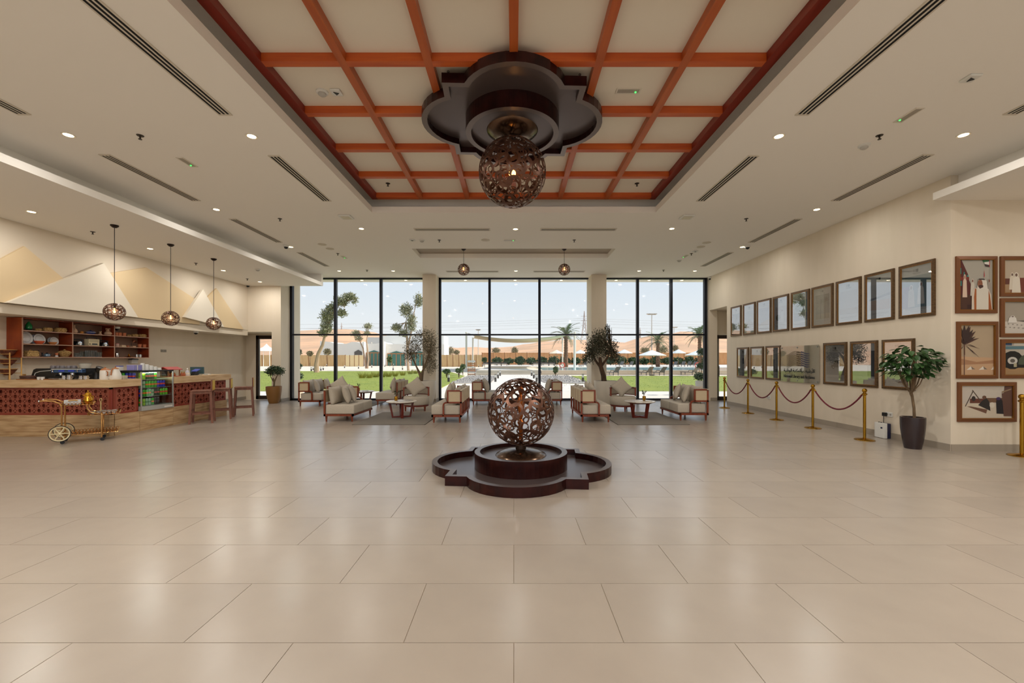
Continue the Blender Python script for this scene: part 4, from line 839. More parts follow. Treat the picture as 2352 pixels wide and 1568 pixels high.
lth('small_pot', 'tiny ochre pot on the top middle shelf', 'pot', spos(188, 2), [('body', [(.02, 0), (.032, .02), (.03, .04)], mat('ochre', (206, 138, 60), .6)), ('rim', [(.026, .04), (.03, .055)], mat('ochre', (206, 138, 60), .6))])
lth('tureen', 'blue and white lidded dish on the top middle shelf', 'dish', spos(208, 2), [('body', [(.05, 0), (.085, .03), (.095, .045)], CERB), ('band', [(.097, .045), (.09, .055)], CERW), ('lid', [(.088, .055), (.05, .08), (.012, .088)], CERB), ('knob', [(.012, .088), (.014, .1), (1e-4, .108)], BLACK)])
lth('hourglass_vase', 'small pale hourglass vase on the top middle shelf', 'vase', spos(230, 2), [('body', [(.035, 0), (.04, .015), (.014, .045)], CLAY), ('flare', [(.014, .045), (.033, .085)], CLAY)])
t = lth('handled_vase', 'pale clay vase with two small handles on the top middle shelf', 'vase', spos(248, 2), [('body', [(.05, 0), (.082, .04), (.06, .085), (.026, .11)], CLAY), ('neck', [(.026, .11), (.024, .15), (.05, .175)], CLAY)])
for s in (-1, 1): B().tube([(0, s * .025, .16), (0, s * .06, .165), (0, s * .045, .12), (0, s * .03, .105)], .006, 6).obj('handle', CLAY, t)
def phone(px, label, sc=1.0):
    t = thing('telephone', label, 'telephone', spos(px, 1)); B().prism([(-.10, 0), (.10, 0), (.05, .10), (-.05, .10)], -.06, .06, 'x').obj('body', BLACK, t)
    B().lathe([(.045, -.008), (.045, 0), (.02, .004)], 18).obj('dial', CHROME, t, True); d_ = COL.objects[-1]; d_.location = (.062, 0, .05); d_.rotation_euler = (0, PI / 2, 0)
    B().tube([(0, -.11, .11), (0, -.09, .135), (0, .09, .135), (0, .11, .11)], [.026, .016, .016, .026], 8).obj('handset', BLACK, t, True)
phone(178, 'black vintage telephone on the middle shelf left of the radio'); phone(237, 'black vintage telephone on the middle shelf right of the radio')
t = thing('radio', 'cream vintage radio with carrying handle on the middle shelf', 'radio', spos(211, 1)); CRM = mat('cream_radio', (222, 208, 170), .4)
B().rbox(-.06, .06, -.13, .13, 0, .165, .01).obj('case', CRM, t); B().box(.06, .063, -.11, .11, .09, .155).obj('grille', mat('radio_grille', (196, 182, 148), .6), t); B().box(.06, .064, -.115, .115, .025, .06).obj('dial_plate', mat('radio_dial', (60, 70, 76), .3), t)
for s in (-1, 1): o = B().cyl(.02, 0, .012, 14).obj('knob', CRM, t, True); o.location = (.062, s * .085, .045); o.rotation_euler = (0, PI / 2, 0)
B().tube([(0, -.12, .16), (0, -.12, .205), (0, .12, .205), (0, .12, .16)], .008, 6).obj('handle', BLACK, t)
GLS = glassmat('drinking_glass', (.88, .9, .9, 1), 3.0)
gi = 0
for px, h, r, d in [(172 + 3.6 * k, .095, .026, 0) for k in range(5)] + [(186 + 4.2 * k, .135, .028, .07) for k in range(4)] + [(197 + 4.6 * k, .16, .026, .02) for k in range(6)] + [(222 + 4.4 * k, .12, .032, -.01) for k in range(3)]:
    t = thing('drinking_glass', 'clear drinking glass, %s from the left in the bottom middle compartment' % (ORD + ('thirteenth', 'fourteenth', 'fifteenth', 'sixteenth', 'seventeenth', 'eighteenth'))[gi], 'glass', spos(px, 0, d), 0, 'drinking glasses on the bar shelf'); gi += 1
    B().lathe([(r * .8, .006), (r, h), (r - .002, h), (r * .76, .012), (1e-4, .012)], 12, cap=False).obj('wall', GLS, t, True); B().cyl(r * .8, 0, .006, 12).obj('glass_base', mat('glass_base', (190, 196, 196), .15), t)
for px, row, s in ((266.5, 2, 'left of three on the top right shelf'), (275, 2, 'middle of three on the top right shelf'), (285, 2, 'right of three on the top right shelf'), (320.5, 1, 'left of two on the middle right shelf'), (331.5, 1, 'right of two on the middle right shelf')):
    lth('terracotta_pot', 'plain terracotta cup, ' + s, 'pot', spos(px, row), [('body', [(.04, 0), (.044, .085)], TERR), ('rim', [(.044, .085), (.046, .09), (.038, .09), (.036, .05), (1e-4, .045)], TERR)], 'terracotta cups on the bar shelf')
lth('glass_jar', 'small patterned jar at the left of the middle right shelf', 'jar', spos(269, 1), [('body', [(.035, 0), (.04, .02), (.038, .07)], mat('jar', (206, 176, 156), .3)), ('lid', [(.04, .07), (.038, .085)], mat('jar_lid', (196, 120, 120), .4))])
p = spos(281, 1); t = thing('book_stack', 'small stack of cream boxes on the middle right shelf', 'box', p); B().rbox(-.05, .05, -.06, .06, 0, .025, .004).obj('lower_box', CRM, t); B().rbox(-.045, .045, -.055, .055, .026, .05, .004).obj('upper_box', CLAY, t)
bowl(293, 1, .045, .035, TERR, 'small terracotta bowl on the middle right shelf')
t = thing('gramophone', 'small gramophone with flaring horn on the middle right shelf', 'gramophone', spos(305, 1)); B().rbox(-.045, .045, -.045, .045, 0, .035, .004).obj('case', CLAY, t); B().tube([(0, -.03, .035), (0, -.05, .09), (0, -.02, .115)], .005, 6).obj('arm', BLACK, t)
o = B().lathe([(.006, 0), (.014, .04), (.03, .07), (.06, .085)], 18, cap=False).obj('horn', mat('horn', (150, 96, 70), .3, .6), t, True); o.location = (0, -.02, .115); o.rotation_euler = (-.9, 0, 0)
t = lth('steel_jug', 'steel jug at the left of the bottom right shelf', 'jug', spos(268, 0), [('body', [(.035, 0), (.042, .03), (.03, .11)], CHROME), ('lid', [(.03, .11), (.01, .13), (1e-4, .135)], BLACK)]); B().tube([(0, .03, .1), (0, .065, .085), (0, .035, .03)], .006, 6).obj('handle', BLACK, t)
lth('brass_ornament', 'brass ornament with spire on the bottom right shelf', 'ornament', spos(296, 0), [('tray', [(.085, .012), (.09, .02), (.08, .024)], BRASS), ('foot', [(.05, 0), (.03, .012)], BRASS), ('spire', [(.03, .024), (.015, .05), (.02, .065), (.006, .09), (1e-4, .12)], BRASS)])
for px, s in ((314, 'left'), (322, 'right')): t = lth('steel_cup', '%s of two steel cups on the bottom right shelf' % s, 'cup', spos(px, 0), [('body', [(.033, 0), (.035, .08), (.031, .08), (.03, .02), (1e-4, .015)], CHROME)], 'steel cups'); B().tube([(0, .033, .065), (0, .055, .05), (0, .033, .02)], .005, 6).obj('handle', CHROME, t)
# things on the counter
ZK = ZTOP + .001
def kp(px, Y, z=ZK): return ((px - CX) / FX * Y, Y, z)
BAM = mat('bamboo', (206, 160, 92), .6); WDK = mat('dark_wicker', (122, 66, 44), .8, noise=((30, 30, 30), (84, 42, 28), .4, .6))
bs_ = kp(19, 8.52); bt = thing('basket_stand', 'bamboo stand with three tiers at the left end of the bar', 'stand', bs_)
for x_, y_ in ((-.11, -.10), (.15, -.10), (-.11, .10), (.15, .10)): B().tube([(x_, y_, 0), (x_, y_, .64 if x_ < 0 else .55)], .010, 8).obj('post', BAM, bt)
for z in (.13, .33, .52):
    for y_ in (-.10, .10): B().tube([(-.13, y_, z), (.16, y_, z)], .007, 6).obj('rail', BAM, bt)
for z, s in ((.09, 'lowest'), (.29, 'middle'), (.48, 'topmost')):
    b_ = lth('woven_tray_basket', '%s dark wicker basket on the bamboo stand' % s, 'basket', (bs_[0] - .01, bs_[1], bs_[2] + z), [('bowl', [(.05, 0), (.09, .05), (.135, .125), (.128, .128), (.08, .055), (1e-4, .02)], WDK), ('rim', [(.135, .12), (.14, .13), (.13, .132)], BAM)], 'wicker baskets on the bamboo stand')
t = lth('dark_round_box', 'dark brown round wooden box on the bar beside the coffee machine', 'box', kp(68, 8.62), [('body', [(.13, 0), (.135, .05)], mat('dark_wood', (70, 44, 36), .5)), ('lid', [(.138, .05), (.138, .075), (.12, .08)], mat('dark_wood2', (84, 54, 44), .5))])
t = thing('cutting_board', 'pale wooden board leaning at the back of the bar near the basket stand', 'board', kp(46, 8.9)); o = B().rbox(-.12, .12, -.01, .01, 0, .10, .004).obj('board', BAM, t); B().box(-.02, .02, -.01, .01, .10, .13).obj('grip', BAM, t)
t = thing('tray', 'flat brown wooden tray on the bar before the coffee machine', 'tray', kp(78, 8.46)); B().rbox(-.30, .34, -.05, .05, 0, .012, .003).obj('base', mat('tray_wood', (150, 96, 54), .5), t); B().box(-.30, .34, -.052, -.046, .0, .02).obj('lip', mat('tray_wood', (150, 96, 54), .5), t)
# espresso machine
em = thing('espresso_machine', 'black and blue steel espresso machine with cups on top', 'coffee machine', kp(152, 8.78)); sx_ = .575
B().prism([(-sx_, .0), (-sx_ + .07, .20), (-sx_ + .13, .225), (sx_ - .02, .225), (sx_ - .02, .0)], -.16, .20, 'y').obj('body', BLACK, em)
BLS = mat('blue_steel', (74, 104, 150), .25, .7)
B().rbox(-.06, sx_, -.24, -.15, .135, .215, .012).obj('head_panel', BLS, em)
B().box(-.05, sx_ - .01, -.245, -.238, .205, .218).obj('top_trim', WHITE, em)
for x_ in (.0, sx_ - .07): B().tube([(x_, -.245, .15), (x_ - .02, -.248, .175), (x_, -.248, .2)], .008, 6).obj('steam_knob', CHROME, em)
for k in range(2): B().box(.10 + .2 * k, .22 + .2 * k, -.244, -.238, .165, .19).obj('button_strip', mat('button_blue', (50, 70, 200), .3), em)
for k in range(2): B().at((.12 + .24 * k, -.21, 0)).cyl(.035, .09, .135, 16).obj('brew_group', CHROME, em, True); B().tube([(.12 + .24 * k, -.21, .10), (.12 + .24 * k, -.33, .085)], [.012, .016], 8).obj('portafilter', BLACK, em)
B().rbox(-.08, sx_ - .02, -.27, -.1, 0, .03, .006).obj('drip_tray', CHROME, em)
B().box(-.05, sx_ - .04, -.158, -.152, .03, .135).obj('splash_panel', BLS, em)
B().tube([(-.50, -.165, .03), (-.46, -.165, .13), (-.36, -.165, .165), (-.06, -.165, .19)], .006, 6).obj('trim_line', WHITE, em)
GREYC = mat('grey_cup', (112, 106, 110), .4)
e0 = kp(152, 8.78)
for i, dx in enumerate((-.24, -.13, -.05, .09, .20)):
    t = lth('coffee_cup', '%s upturned grey cup on the espresso machine' % ORD[i], 'cup', (e0[0] + dx, e0[1] - .03, e0[2] + .226), [('body', [(.048, 0), (.047, .03), (.036, .058), (1e-4, .06)], GREYC)], 'cups on the espresso machine'); B().tube([(.045, 0, .015), (.07, 0, .03), (.04, 0, .045)], .005, 6).obj('handle', GREYC, t)
t = thing('plastic_tub', 'clear plastic tub at the right end on the espresso machine', 'tub', (e0[0] + .40, e0[1], e0[2] + .226)); B().lathe([(.075, 0), (.10, .10), (.096, .10), (.072, .004)], 20).obj('wall', mat('milky_plastic', (206, 200, 186), .35), t, True); B().lathe([(.10, .10), (.108, .106), (.09, .108)], 20, cap=False).obj('rim', STL, t)
t = lth('milk_jug', 'pale milk jug on top of the espresso machine', 'jug', (e0[0] + .28, e0[1] + .08, e0[2] + .226), [('body', [(.06, 0), (.07, .04), (.05, .11)], mat('pale_jug', (204, 192, 168), .4))]); B().tube([(.05, 0, .1), (.09, 0, .08), (.06, 0, .03)], .007, 6).obj('handle', mat('pale_jug', (204, 192, 168), .4), t)
for i, dx in enumerate((-.16, -.09)): lth('glass_cup', '%s small white cup on the bar before the coffee machine' % ('left', 'right')[i], 'cup', (e0[0] + dx, 8.42, ZK), [('body', [(.028, 0), (.034, .06), (.03, .06), (.026, .01), (1e-4, .01)], CERW), ('foot', [(.026, 0), (.024, .003)], CERW)], 'small cups before the coffee machine')
for i, (px, h) in enumerate(((148, .09), (160, .10), (187, .085), (198, .085))):
    t = lth('metal_pitcher', 'shiny steel pitcher under the coffee machine spouts, %s from left' % ORD[i], 'pitcher', kp(px, 8.43), [('body', [(.035, 0), (.042, .02), (.034, h * .8), (.04, h)], CHROME)], 'steel pitchers'); B().tube([(.036, 0, h * .8), (.07, 0, h * .6), (.04, 0, h * .25)], .005, 6).obj('handle', CHROME, t)
gd = thing('coffee_grinder', 'black coffee grinder between the coffee machine and the white flasks', 'grinder', kp(222, 8.75)); B().lathe([(.06, 0), (.055, .05), (.04, .12), (.05, .15)], 18).obj('body', BLACK, gd, True); o = B().lathe([(.03, 0), (.06, .05), (.065, .12), (.03, .13)], 16).obj('hopper', BLACK, gd, True); o.location = (.02, 0, .14); o.rotation_euler = (0, .5, 0); B().tube([(-.06, -.05, .10), (-.15, -.08, .09)], .012, 8).obj('handle', BLACK, gd)
FLW = mat('flask_white', (226, 220, 210), .3); FLB = mat('flask_wood', (168, 104, 56), .45)
t = lth('thermos_flask', 'straight white thermos flask with wooden lid on the bar', 'flask', kp(242, 8.58), [('body', [(.09, 0), (.092, .02), (.088, .17), (.08, .19)], FLW), ('lid', [(.082, .19), (.05, .225), (.012, .235)], FLB), ('knob', [(.012, .235), (.014, .25), (1e-4, .255)], FLB)]); B().tube([(.07, -.05, .17), (.115, -.07, .16), (.115, -.07, .10), (.085, -.05, .08)], .010, 8).obj('handle', FLB, t, True)
t = lth('thermos_flask', 'pear-shaped white thermos flask with wooden handle on the bar', 'flask', kp(265.5, 8.62), [('body', [(.095, 0), (.105, .03), (.085, .12), (.055, .20), (.055, .215)], FLW), ('lid', [(.058, .215), (.05, .23), (.012, .24)], FLB), ('knob', [(.012, .24), (.012, .265), (1e-4, .27)], FLB)]); B().tube([(.0, -.06, .21), (.0, -.085, .19), (0, -.10, .09)], .011, 8).obj('handle', FLB, t, True)
t = thing('grey_box', 'small grey box on the bar between the white flask and the fridge', 'box', kp(283, 8.72)); B().rbox(-.06, .05, -.05, .05, 0, .075, .005).obj('box_body', mat('greybox', (176, 168, 150), .5), t); B().box(-.061, .051, -.051, .051, .06, .076).obj('lid', mat('greybox2', (190, 182, 164), .5), t)
# on the fridge
ZG = 1.306
def fg(s, d): return cw(SF0 + s, d, ZG)
t = thing('label_box', 'small white box with blue top at the left on the fridge', 'box', fg(.03, .50), aR); B().rbox(-.05, .05, -.04, .04, 0, .09, .004).obj('box_body', PAPER, t); B().box(-.051, .051, -.041, .041, .085, .105).obj('top', mat('label_blue', (96, 104, 170), .5), t)
t = thing('lilac_box', 'translucent lilac plastic box on the fridge', 'box', fg(.20, .33), aR); B().rbox(-.10, .10, -.08, .08, 0, .115, .008).obj('box_body', mat('lilac', (150, 146, 206), .35), t); B().box(-.02, .0, -.083, -.08, 0, .115).obj('seam', PAPER, t); B().rbox(-.104, .104, -.084, .084, .11, .122, .004).obj('lid', mat('lilac2', (176, 172, 214), .35), t)
for i in range(5): lth('paper_cup_stack', 'stack of white paper cups on the fridge, %s from the lilac box' % ORD[i], 'paper cups', fg(.36 + .085 * i, .30 - .02 * i), [('cup_tube', [(.042, 0), (.036, .155 - .027 * i)], mat('paper_cup', (236, 236, 232), .5)), ('cup_base', [(.036, .155 - .027 * i), (.03, .158 - .027 * i)], PAPER)], 'paper cup stacks on the fridge')
t = thing('soap_dispenser', 'white wall dispenser below the shelf above the fridge', 'dispenser', (XLL + .001, onx(306, 831, XLL + .05)[1], 1.44)); B().rbox(0, .10, -.09, .09, 0, .12, .012).obj('housing', WHITE, t); B().box(.0, .11, -.095, .095, .10, .128).obj('cap', mat('grey_cap', (96, 98, 106), .4), t)
# right end of the bar
hs_ = thing('wooden_stall', 'small red-roofed wooden stall display on the bar beside the fridge', 'display stand', cw(1.72, .28, ZK), aR); RDW = mat('stall_red', (168, 44, 40), .5)
for x_ in (-.17, .15):
    for y_ in (-.09, .09): B().box(x_, x_ + .02, y_ - .01, y_ + .01, 0, .17).obj('post', mat('stall_wood', (150, 100, 66), .5), hs_)
B().prism([(-.13, .16), (-.125, .175), (0, .235), (.125, .175), (.13, .16), (0, .215)], -.21, .21, 'x').obj('roof', RDW, hs_); B().box(-.17, .17, .085, .095, 0, .16).obj('back_wall', mat('stall_dark', (52, 30, 26), .6), hs_); B().box(-.18, .18, -.10, .10, 0, .012).obj('floor_board', RDW, hs_)
for i, dx in enumerate((-.09, -.01, .07)): lth('spice_jar', 'small amber jar in the wooden stall, %s from the left' % ORD[i], 'jar', tuple(Vector(cw(1.72 + dx, .24, ZK + .013))), [('body', [(.022, 0), (.03, .03), (.02, .06)], mat('amber', (168, 84, 36), .3)), ('lid', [(.02, .06), (.016, .075), (1e-4, .08)], GOLD)], 'amber jars in the stall')
for i, dx in enumerate((.24, .31)): lth('spice_jar', 'amber bottle right of the wooden stall, %s' % ('near one', 'far one')[i], 'jar', cw(1.72 + dx, .20, ZK), [('body', [(.028, 0), (.03, .05), (.015, .085)], mat('amber', (168, 84, 36), .3)), ('lid', [(.012, .085), (.012, .11)], GOLD)], 'amber bottles beside the stall')
lth('pump_bottle', 'clear hand sanitiser pump bottle on the bar', 'bottle', cw(2.22, .28, ZK), [('body', [(.045, 0), (.047, .02), (.045, .10), (.02, .14)], mat('clear_bottle', (206, 204, 214), .15)), ('label', [(.0475, .035), (.0475, .08)], PAPER), ('pump', [(.012, .14), (.012, .165), (.022, .17), (.006, .19), (1e-4, .195)], WHITE)])
pt = thing('card_terminal', 'black card terminal with blue keypad on the bar', 'terminal', cw(2.46, .30, ZK), aR); B().prism([(-.07, 0), (.06, 0), (.09, .13), (-.02, .09)], -.05, .05, 'y').obj('body', BLACK, pt); o = B().rbox(-.075, .075, -.07, .07, -.012, .012, .005).obj('keypad', mat('keypad_blue', (70, 90, 190), .4), pt); o.location = (.04, -.01, .13); o.rotation_euler = (0, -.35, 0)
mo = thing('monitor', 'teal-backed till screen at the end of the bar', 'monitor', kp(453, 11.08), 0.1); o = B().rbox(-.17, .17, -.015, .015, .03, .215, .006).obj('screen', mat('teal_screen', (66, 92, 98), .3), mo); B().box(-.03, .03, .0, .03, 0, .06).obj('stand', BLACK, mo); B().rbox(-.09, .09, -.05, .07, 0, .012, .004).obj('foot', mat('screen_foot', (190, 184, 170), .5), mo)
t = thing('receipt_tray', 'low white tray behind the till screen', 'tray', kp(475, 11.25)); B().rbox(-.06, .08, -.05, .05, 0, .02, .004).obj('base', PAPER, t); B().box(-.05, .07, -.04, .04, .02, .026).obj('paper', WHITE, t)
p = onx(376, 805.5, XLL + .01); t = thing('wall_plate', 'flat grey double socket plate on the bar back wall', 'socket', (XLL + .001, p[1], p[2])); B().rbox(0, .012, -.10, .10, -.04, .04, .004).obj('plate', mat('plate_grey', (150, 140, 126), .4), t)
for s in (-1, 1): B().box(.012, .015, s * .05 - .03, s * .05 + .03, -.025, .025).obj('rocker', mat('plate_grey2', (134, 124, 112), .4), t)
# bar stools
STW = mat('stool_wood', (134, 84, 62), .5, noise=((20, 20, 4), (108, 62, 46), .3, .7))
def stool(label, loc, rz):
    t = thing('bar_stool', label, 'stool', loc, rz, 'wooden bar stools'); Zs = .80
    B().rbox(-.215, .215, -.195, .195, Zs - .03, Zs, .008).obj('seat', STW, t)
    C = {}
    for sx2 in (-1, 1):
        for sy in (-1, 1):
            b_ = B(); x0, y0, x1, y1 = sx2 * .185, sy * .165, sx2 * .225, sy * .195
            b_._add([(x1 - .022, y1 - .022, 0), (x1 + .022, y1 - .022, 0), (x1 + .022, y1 + .022, 0), (x1 - .022, y1 + .022, 0), (x0 - .024, y0 - .024, Zs - .03), (x0 + .024, y0 - .024, Zs - .03), (x0 + .024, y0 + .024, Zs - .03), (x0 - .024, y0 + .024, Zs - .03)], [(0, 3, 2, 1), (4, 5, 6, 7), (0, 1, 5, 4), (1, 2, 6, 5), (2, 3, 7, 6), (3, 0, 4, 7)]); b_.obj('leg', STW, t)
    for s in (-1, 1):
        B().box(-.19, .19, s * .175 - .012, s * .175 + .012, .22, .26).obj('stretcher', STW, t); B().box(s * .205 - .012, s * .205 + .012, -.165, .165, .30, .34).obj('stretcher', STW, t)
        B().box(-.18, .18, s * .16 - .012, s * .16 + .012, Zs - .085, Zs - .03).obj('apron', STW, t)
    B().box(.195, .225, -.195, .195, Zs - .02, Zs + .25).obj('backrest', STW, t)
    B().box(.2255, .232, -.17, .17, Zs + .0, Zs + .24).obj('back_plaque', mat('yellow_plaque', (214, 176, 60), .4), t)
    return t
stool('nearest of three wooden bar stools at the counter end', (-7.63, 10.245, 0), math.radians(28)); stool('middle of three wooden bar stools at the counter end', (-7.66, 10.95, 0), math.radians(28)); stool('farthest wooden bar stool, standing clear of the counter end', (-7.46, 11.56, 0), math.radians(30))
# gold tea trolley
tr = thing('tea_trolley', 'ornate gold tea trolley with two large spoked wheels before the bar', 'trolley', (-8.19, 7.94, 0), math.radians(41)); GLD = mat('trolley_gold', (206, 158, 100), .2, 1.0); GLL = mat('wheel_cream', (222, 204, 160), .35, .4)
def gallery(b_, x0, x1, y0, y1, z, h, seg=.045):
    pts = [(x0, y0), (x1, y0), (x1, y1), (x0, y1)]
    for (xa, ya), (xb, yb) in zip(pts, pts[1:] + pts[:1]):
        L_ = math.hypot(xb - xa, yb - ya); n = max(2, int(L_ / seg))
        for i in range(n):
            f = (i + .5) / n; c_ = (xa + (xb - xa) * f, ya + (yb - ya) * f, z + h / 2); ux, uy = (xb - xa) / L_, (yb - ya) / L_
            b_.tube([(c_[0] + ux * seg * .45 * math.cos(q), c_[1] + uy * seg * .45 * math.cos(q), c_[2] + h * .5 * math.sin(q)) for q in [2 * PI * k / 8 for k in range(8)]], .004, 4, closed=True)
    b_.tube([(*p_, z) for p_ in pts], .005, 5, closed=True)
for nm, x0, x1, hw_, z, h in (('top_tray', -.26, .16, .19, .70, .045), ('middle_tray', .08, .52, .19, .50, .05), ('bottom_tray', -.24, .50, .17, .15, .06)):
    ty_ = B().rbox(x0, x1, -hw_, hw_, z - .006, z + .004, .003).obj(nm, mat('tray_mirror', (176, 120, 76), .12, .9), tr); g_ = B(); gallery(g_, x0, x1, -hw_, hw_, z, h); g_.obj('gallery', GLD, ty_)
for s in (-1, 1):
    y_ = .2 * s
    B().tube([(-.25, y_, .07), (-.25, y_, .68), (-.28, y_, .745), (-.36, y_, .79), (-.48, y_, .805), (-.52, y_, .80)], .0125, 8).obj('rear_post', GLD, tr, True)
    B().tube([(-.52, y_, .80), (-.535, y_, .80)], .016, 8).obj('handle_tip', CERW, tr)
    B().tube([(.27, y_, .07), (.27, y_, .52), (.20, y_, .525), (.12, y_, .55), (.08, y_, .62), (.075, y_, .70)], .0125, 8).obj('front_post', GLD, tr, True)
    for x_ in (-.25, .27):
        o = B().lathe([(.01, -.012), (.03, -.012), (.032, 0), (.03, .012), (.01, .012)], 14).obj('caster', BLACK, tr, True); o.location = (x_ + .01, y_, .032); o.rotation_euler = (PI / 2, 0, 0); B().tube([(x_, y_, .03), (x_, y_, .08)], .009, 6).obj('caster_fork', GLD, tr)
    wh = bpy.data.objects.new('wheel', B().tube([(.14 * math.cos(a), .14 * math.sin(a), 0) for a in [2 * PI * k / 32 for k in range(32)]], .007, 6, closed=True).mesh('tyre', mat('tyre', (44, 30, 24), .5), True)); COL.objects.link(wh); wh.parent = tr; wh.location = (-.27, s * .245, .197); wh.rotation_euler = (PI / 2, 0, 0)
    B().lathe([(.134, -.008), (.134, .008), (.115, .006), (.115, -.006), (.134, -.008)], 32, cap=False).obj('wheel_rim', GLL, wh, True)
    for k in range(6): a = 2 * PI * k / 6; B().tube([(.02 * math.cos(a), .02 * math.sin(a), 0), (.118 * math.cos(a), .118 * math.sin(a), 0)], [.014, .010], 6).obj('spoke', GLL, wh, True)
    B().lathe([(1e-4, -.022), (.022, -.016), (.026, 0), (.022, .016), (1e-4, .022)], 16).obj('hub', GLL, wh, True)
trw = Matrix.Translation((-8.19, 7.94, 0)) @ Matrix.Rotation(math.radians(41), 4, 'Z')
tw = lambda x_, y_, z: tuple(trw @ Vector((x_, y_, z)))
d_ = lth('coffee_pot', 'tall polished brass coffee pot on the gold trolley', 'coffee pot', tw(.07, .02, .705), [('foot', [(.07, 0), (.072, .012), (.062, .02)], BRASS), ('body', [(.062, .02), (.075, .05), (.06, .10), (.045, .15), (.05, .165)], BRASS), ('lid', [(.052, .165), (.05, .19), (.02, .215), (.01, .22)], BRASS), ('finial', [(.008, .22), (.010, .235), (.004, .25), (1e-4, .265)], BRASS)])
B().tube([(.05, 0, .15), (.10, 0, .14), (.095, 0, .07), (.065, 0, .05)], .007, 6).obj('handle', BRASS, d_); B().tube([(-.045, 0, .14), (-.09, 0, .155), (-.115, 0, .15)], [.012, .01, .006], 6).obj('spout', BRASS, d_)
t = thing('tissue_box', 'white tissue box with a wooden grip on the gold trolley', 'box', tw(-.13, .0, .705), math.radians(41)); B().rbox(-.11, .11, -.06, .06, 0, .085, .006).obj('box_body', CERW, t); B().tube([(-.05, -.062, .07), (-.02, -.068, .078), (.04, -.068, .078), (.07, -.062, .07)], .012, 8).obj('grip', BAM, t, True)
for i, (x_, y_) in enumerate(((.14, -.10), (.22, -.03), (.30, -.10), (.36, .02), (.43, -.08), (.44, .08), (.28, .10))): lth('tea_cup', 'small white tea cup on the trolley, %s from its rear end' % ORD[i], 'cup', tw(x_, y_, .505), [('body', [(.022, 0), (.034, .025), (.038, .05), (.034, .05), (.02, .01), (1e-4, .01)], CERW), ('band', [(.0375, .04), (.0385, .048)], GOLD)], 'tea cups on the trolley')
t = lth('incense_burner', 'slim brass incense burner with loop on the trolley', 'burner', tw(.24, .09, .505), [('foot', [(.035, 0), (.03, .02), (.012, .03)], BRASS), ('stem', [(.012, .03), (.010, .22)], mat('pale_brass', (206, 176, 120), .4))]); B().tube([(.022 * math.cos(a), 0, .25 + .035 * math.sin(a)) for a in [2 * PI * k / 10 for k in range(10)]], .006, 5, closed=True).obj('loop', mat('pale_brass', (206, 176, 120), .4), t)
# ================================================================ RIGHT WALL: POSTERS, SIGN, ROPE BARRIER
FRM = mat('frame_bronze', (112, 86, 56), .4, .5, noise=((40, 3, 40), (84, 62, 40), .35, .65)); FRG = mat('frame_gold', (150, 104, 52), .3, .8); FRR = mat('frame_red', (118, 74, 44), .38, .4)
def C(c): return mat('ink_%d_%d_%d' % c, c, .7)
def framed(name, label, loc, rz, w, h, layers, group, outer=FRM, glass=True, bw=.042):
    """picture on a wall: local x right, z up, front towards -y"""
    t = thing(name, label, 'picture' if name != 'poster' else 'poster', loc, rz, group); d = .035
    for (a, b, c_, e_) in (((0, 0), (w, 0), (w - bw, bw), (bw, bw)), ((w, 0), (w, h), (w - bw, h - bw), (w - bw, bw)), ((w, h), (0, h), (bw, h - bw), (w - bw, h - bw)), ((0, h), (0, 0), (bw, bw), (bw, h - bw))):
        P = (a, b, c_, e_); zf = (-d + .006, -d + .006, -d, -d); vs_ = [(p[0], -.001, p[1]) for p in P] + [(p[0], z, p[1]) for p, z in zip(P, zf)]
        B()._add(vs_, [(0, 1, 2, 3), (7, 6, 5, 4), (0, 4, 5, 1), (1, 5, 6, 2), (2, 6, 7, 3), (3, 7, 4, 0)]).obj('frame_bar', outer, t)
    s = B(); i = bw; j = bw + .012
    s.box(i, w - i, -d + .004, -.004, i, j).box(i, w - i, -d + .004, -.004, h - j, h - i).box(i, j, -d + .004, -.004, j, h - j).box(w - j, w - i, -d + .004, -.004, j, h - j); s.obj('inner_slip', FRG, t)
    pr = B(); ms = []; W2, H2 = w - 2 * j, h - 2 * j
    for k, (col, pts) in enumerate(layers):
        m = C(col)
        if m not in ms: ms.append(m)
        y_ = -.006 - .0004 * k; pr.poly([(j + min(1, max(0, u)) * W2, y_, j + min(1, max(0, v)) * H2) for u, v in pts], ms.index(m))
    pr.obj('print', ms, t)
    if glass: B().box(j - .002, w - j + .002, -.022, -.020, j - .002, h - j + .002).obj('glass', PICG, t)
    return t
def R4(x0, y0, x1, y1): return [(x0, y0), (x1, y0), (x1, y1), (x0, y1)]
def ell(cx_, cy_, rx, ry, n=14): return [(cx_ + rx * math.cos(2 * PI * k / n), cy_ + ry * math.sin(2 * PI * k / n)) for k in range(n)]
def palm2(x_, y0, y1, r, c1, c2, asp=1.5):
    L_ = [(c1, [(x_ - .015, y0), (x_ + .015, y0), (x_ + .01, y1), (x_ - .01, y1)])]
    for k in range(11):
        a = PI * (k / 10) * 1.25 - PI * .125; dx, dy = math.cos(a) * r, math.sin(a) * r / asp - (0.12 * r if k in (0, 1, 9, 10) else 0); L_.append((c2, [(x_, y1), (x_ + dx * .5 - dy * .12, y1 + dy * .6 + .04 * r), (x_ + dx, y1 + dy - .05 * r), (x_ + dx * .5 + dy * .12, y1 + dy * .45)]))
    return L_
WP = (232, 232, 228); LG = (60, 60, 70); GR = (150, 150, 152)
def head():
    L_ = [(WP, R4(0, 0, 1, 1)), (LG, R4(.47, .875, .55, .94))]
    for k in range(5): L_.append(((120, 116, 110), R4(.38, .88 + .012 * k, .465, .886 + .012 * k)))
    L_ += [((90, 90, 92), R4(.36, .85, .64, .858)), ((110, 110, 112), R4(.40, .832, .60, .838))]; return L_
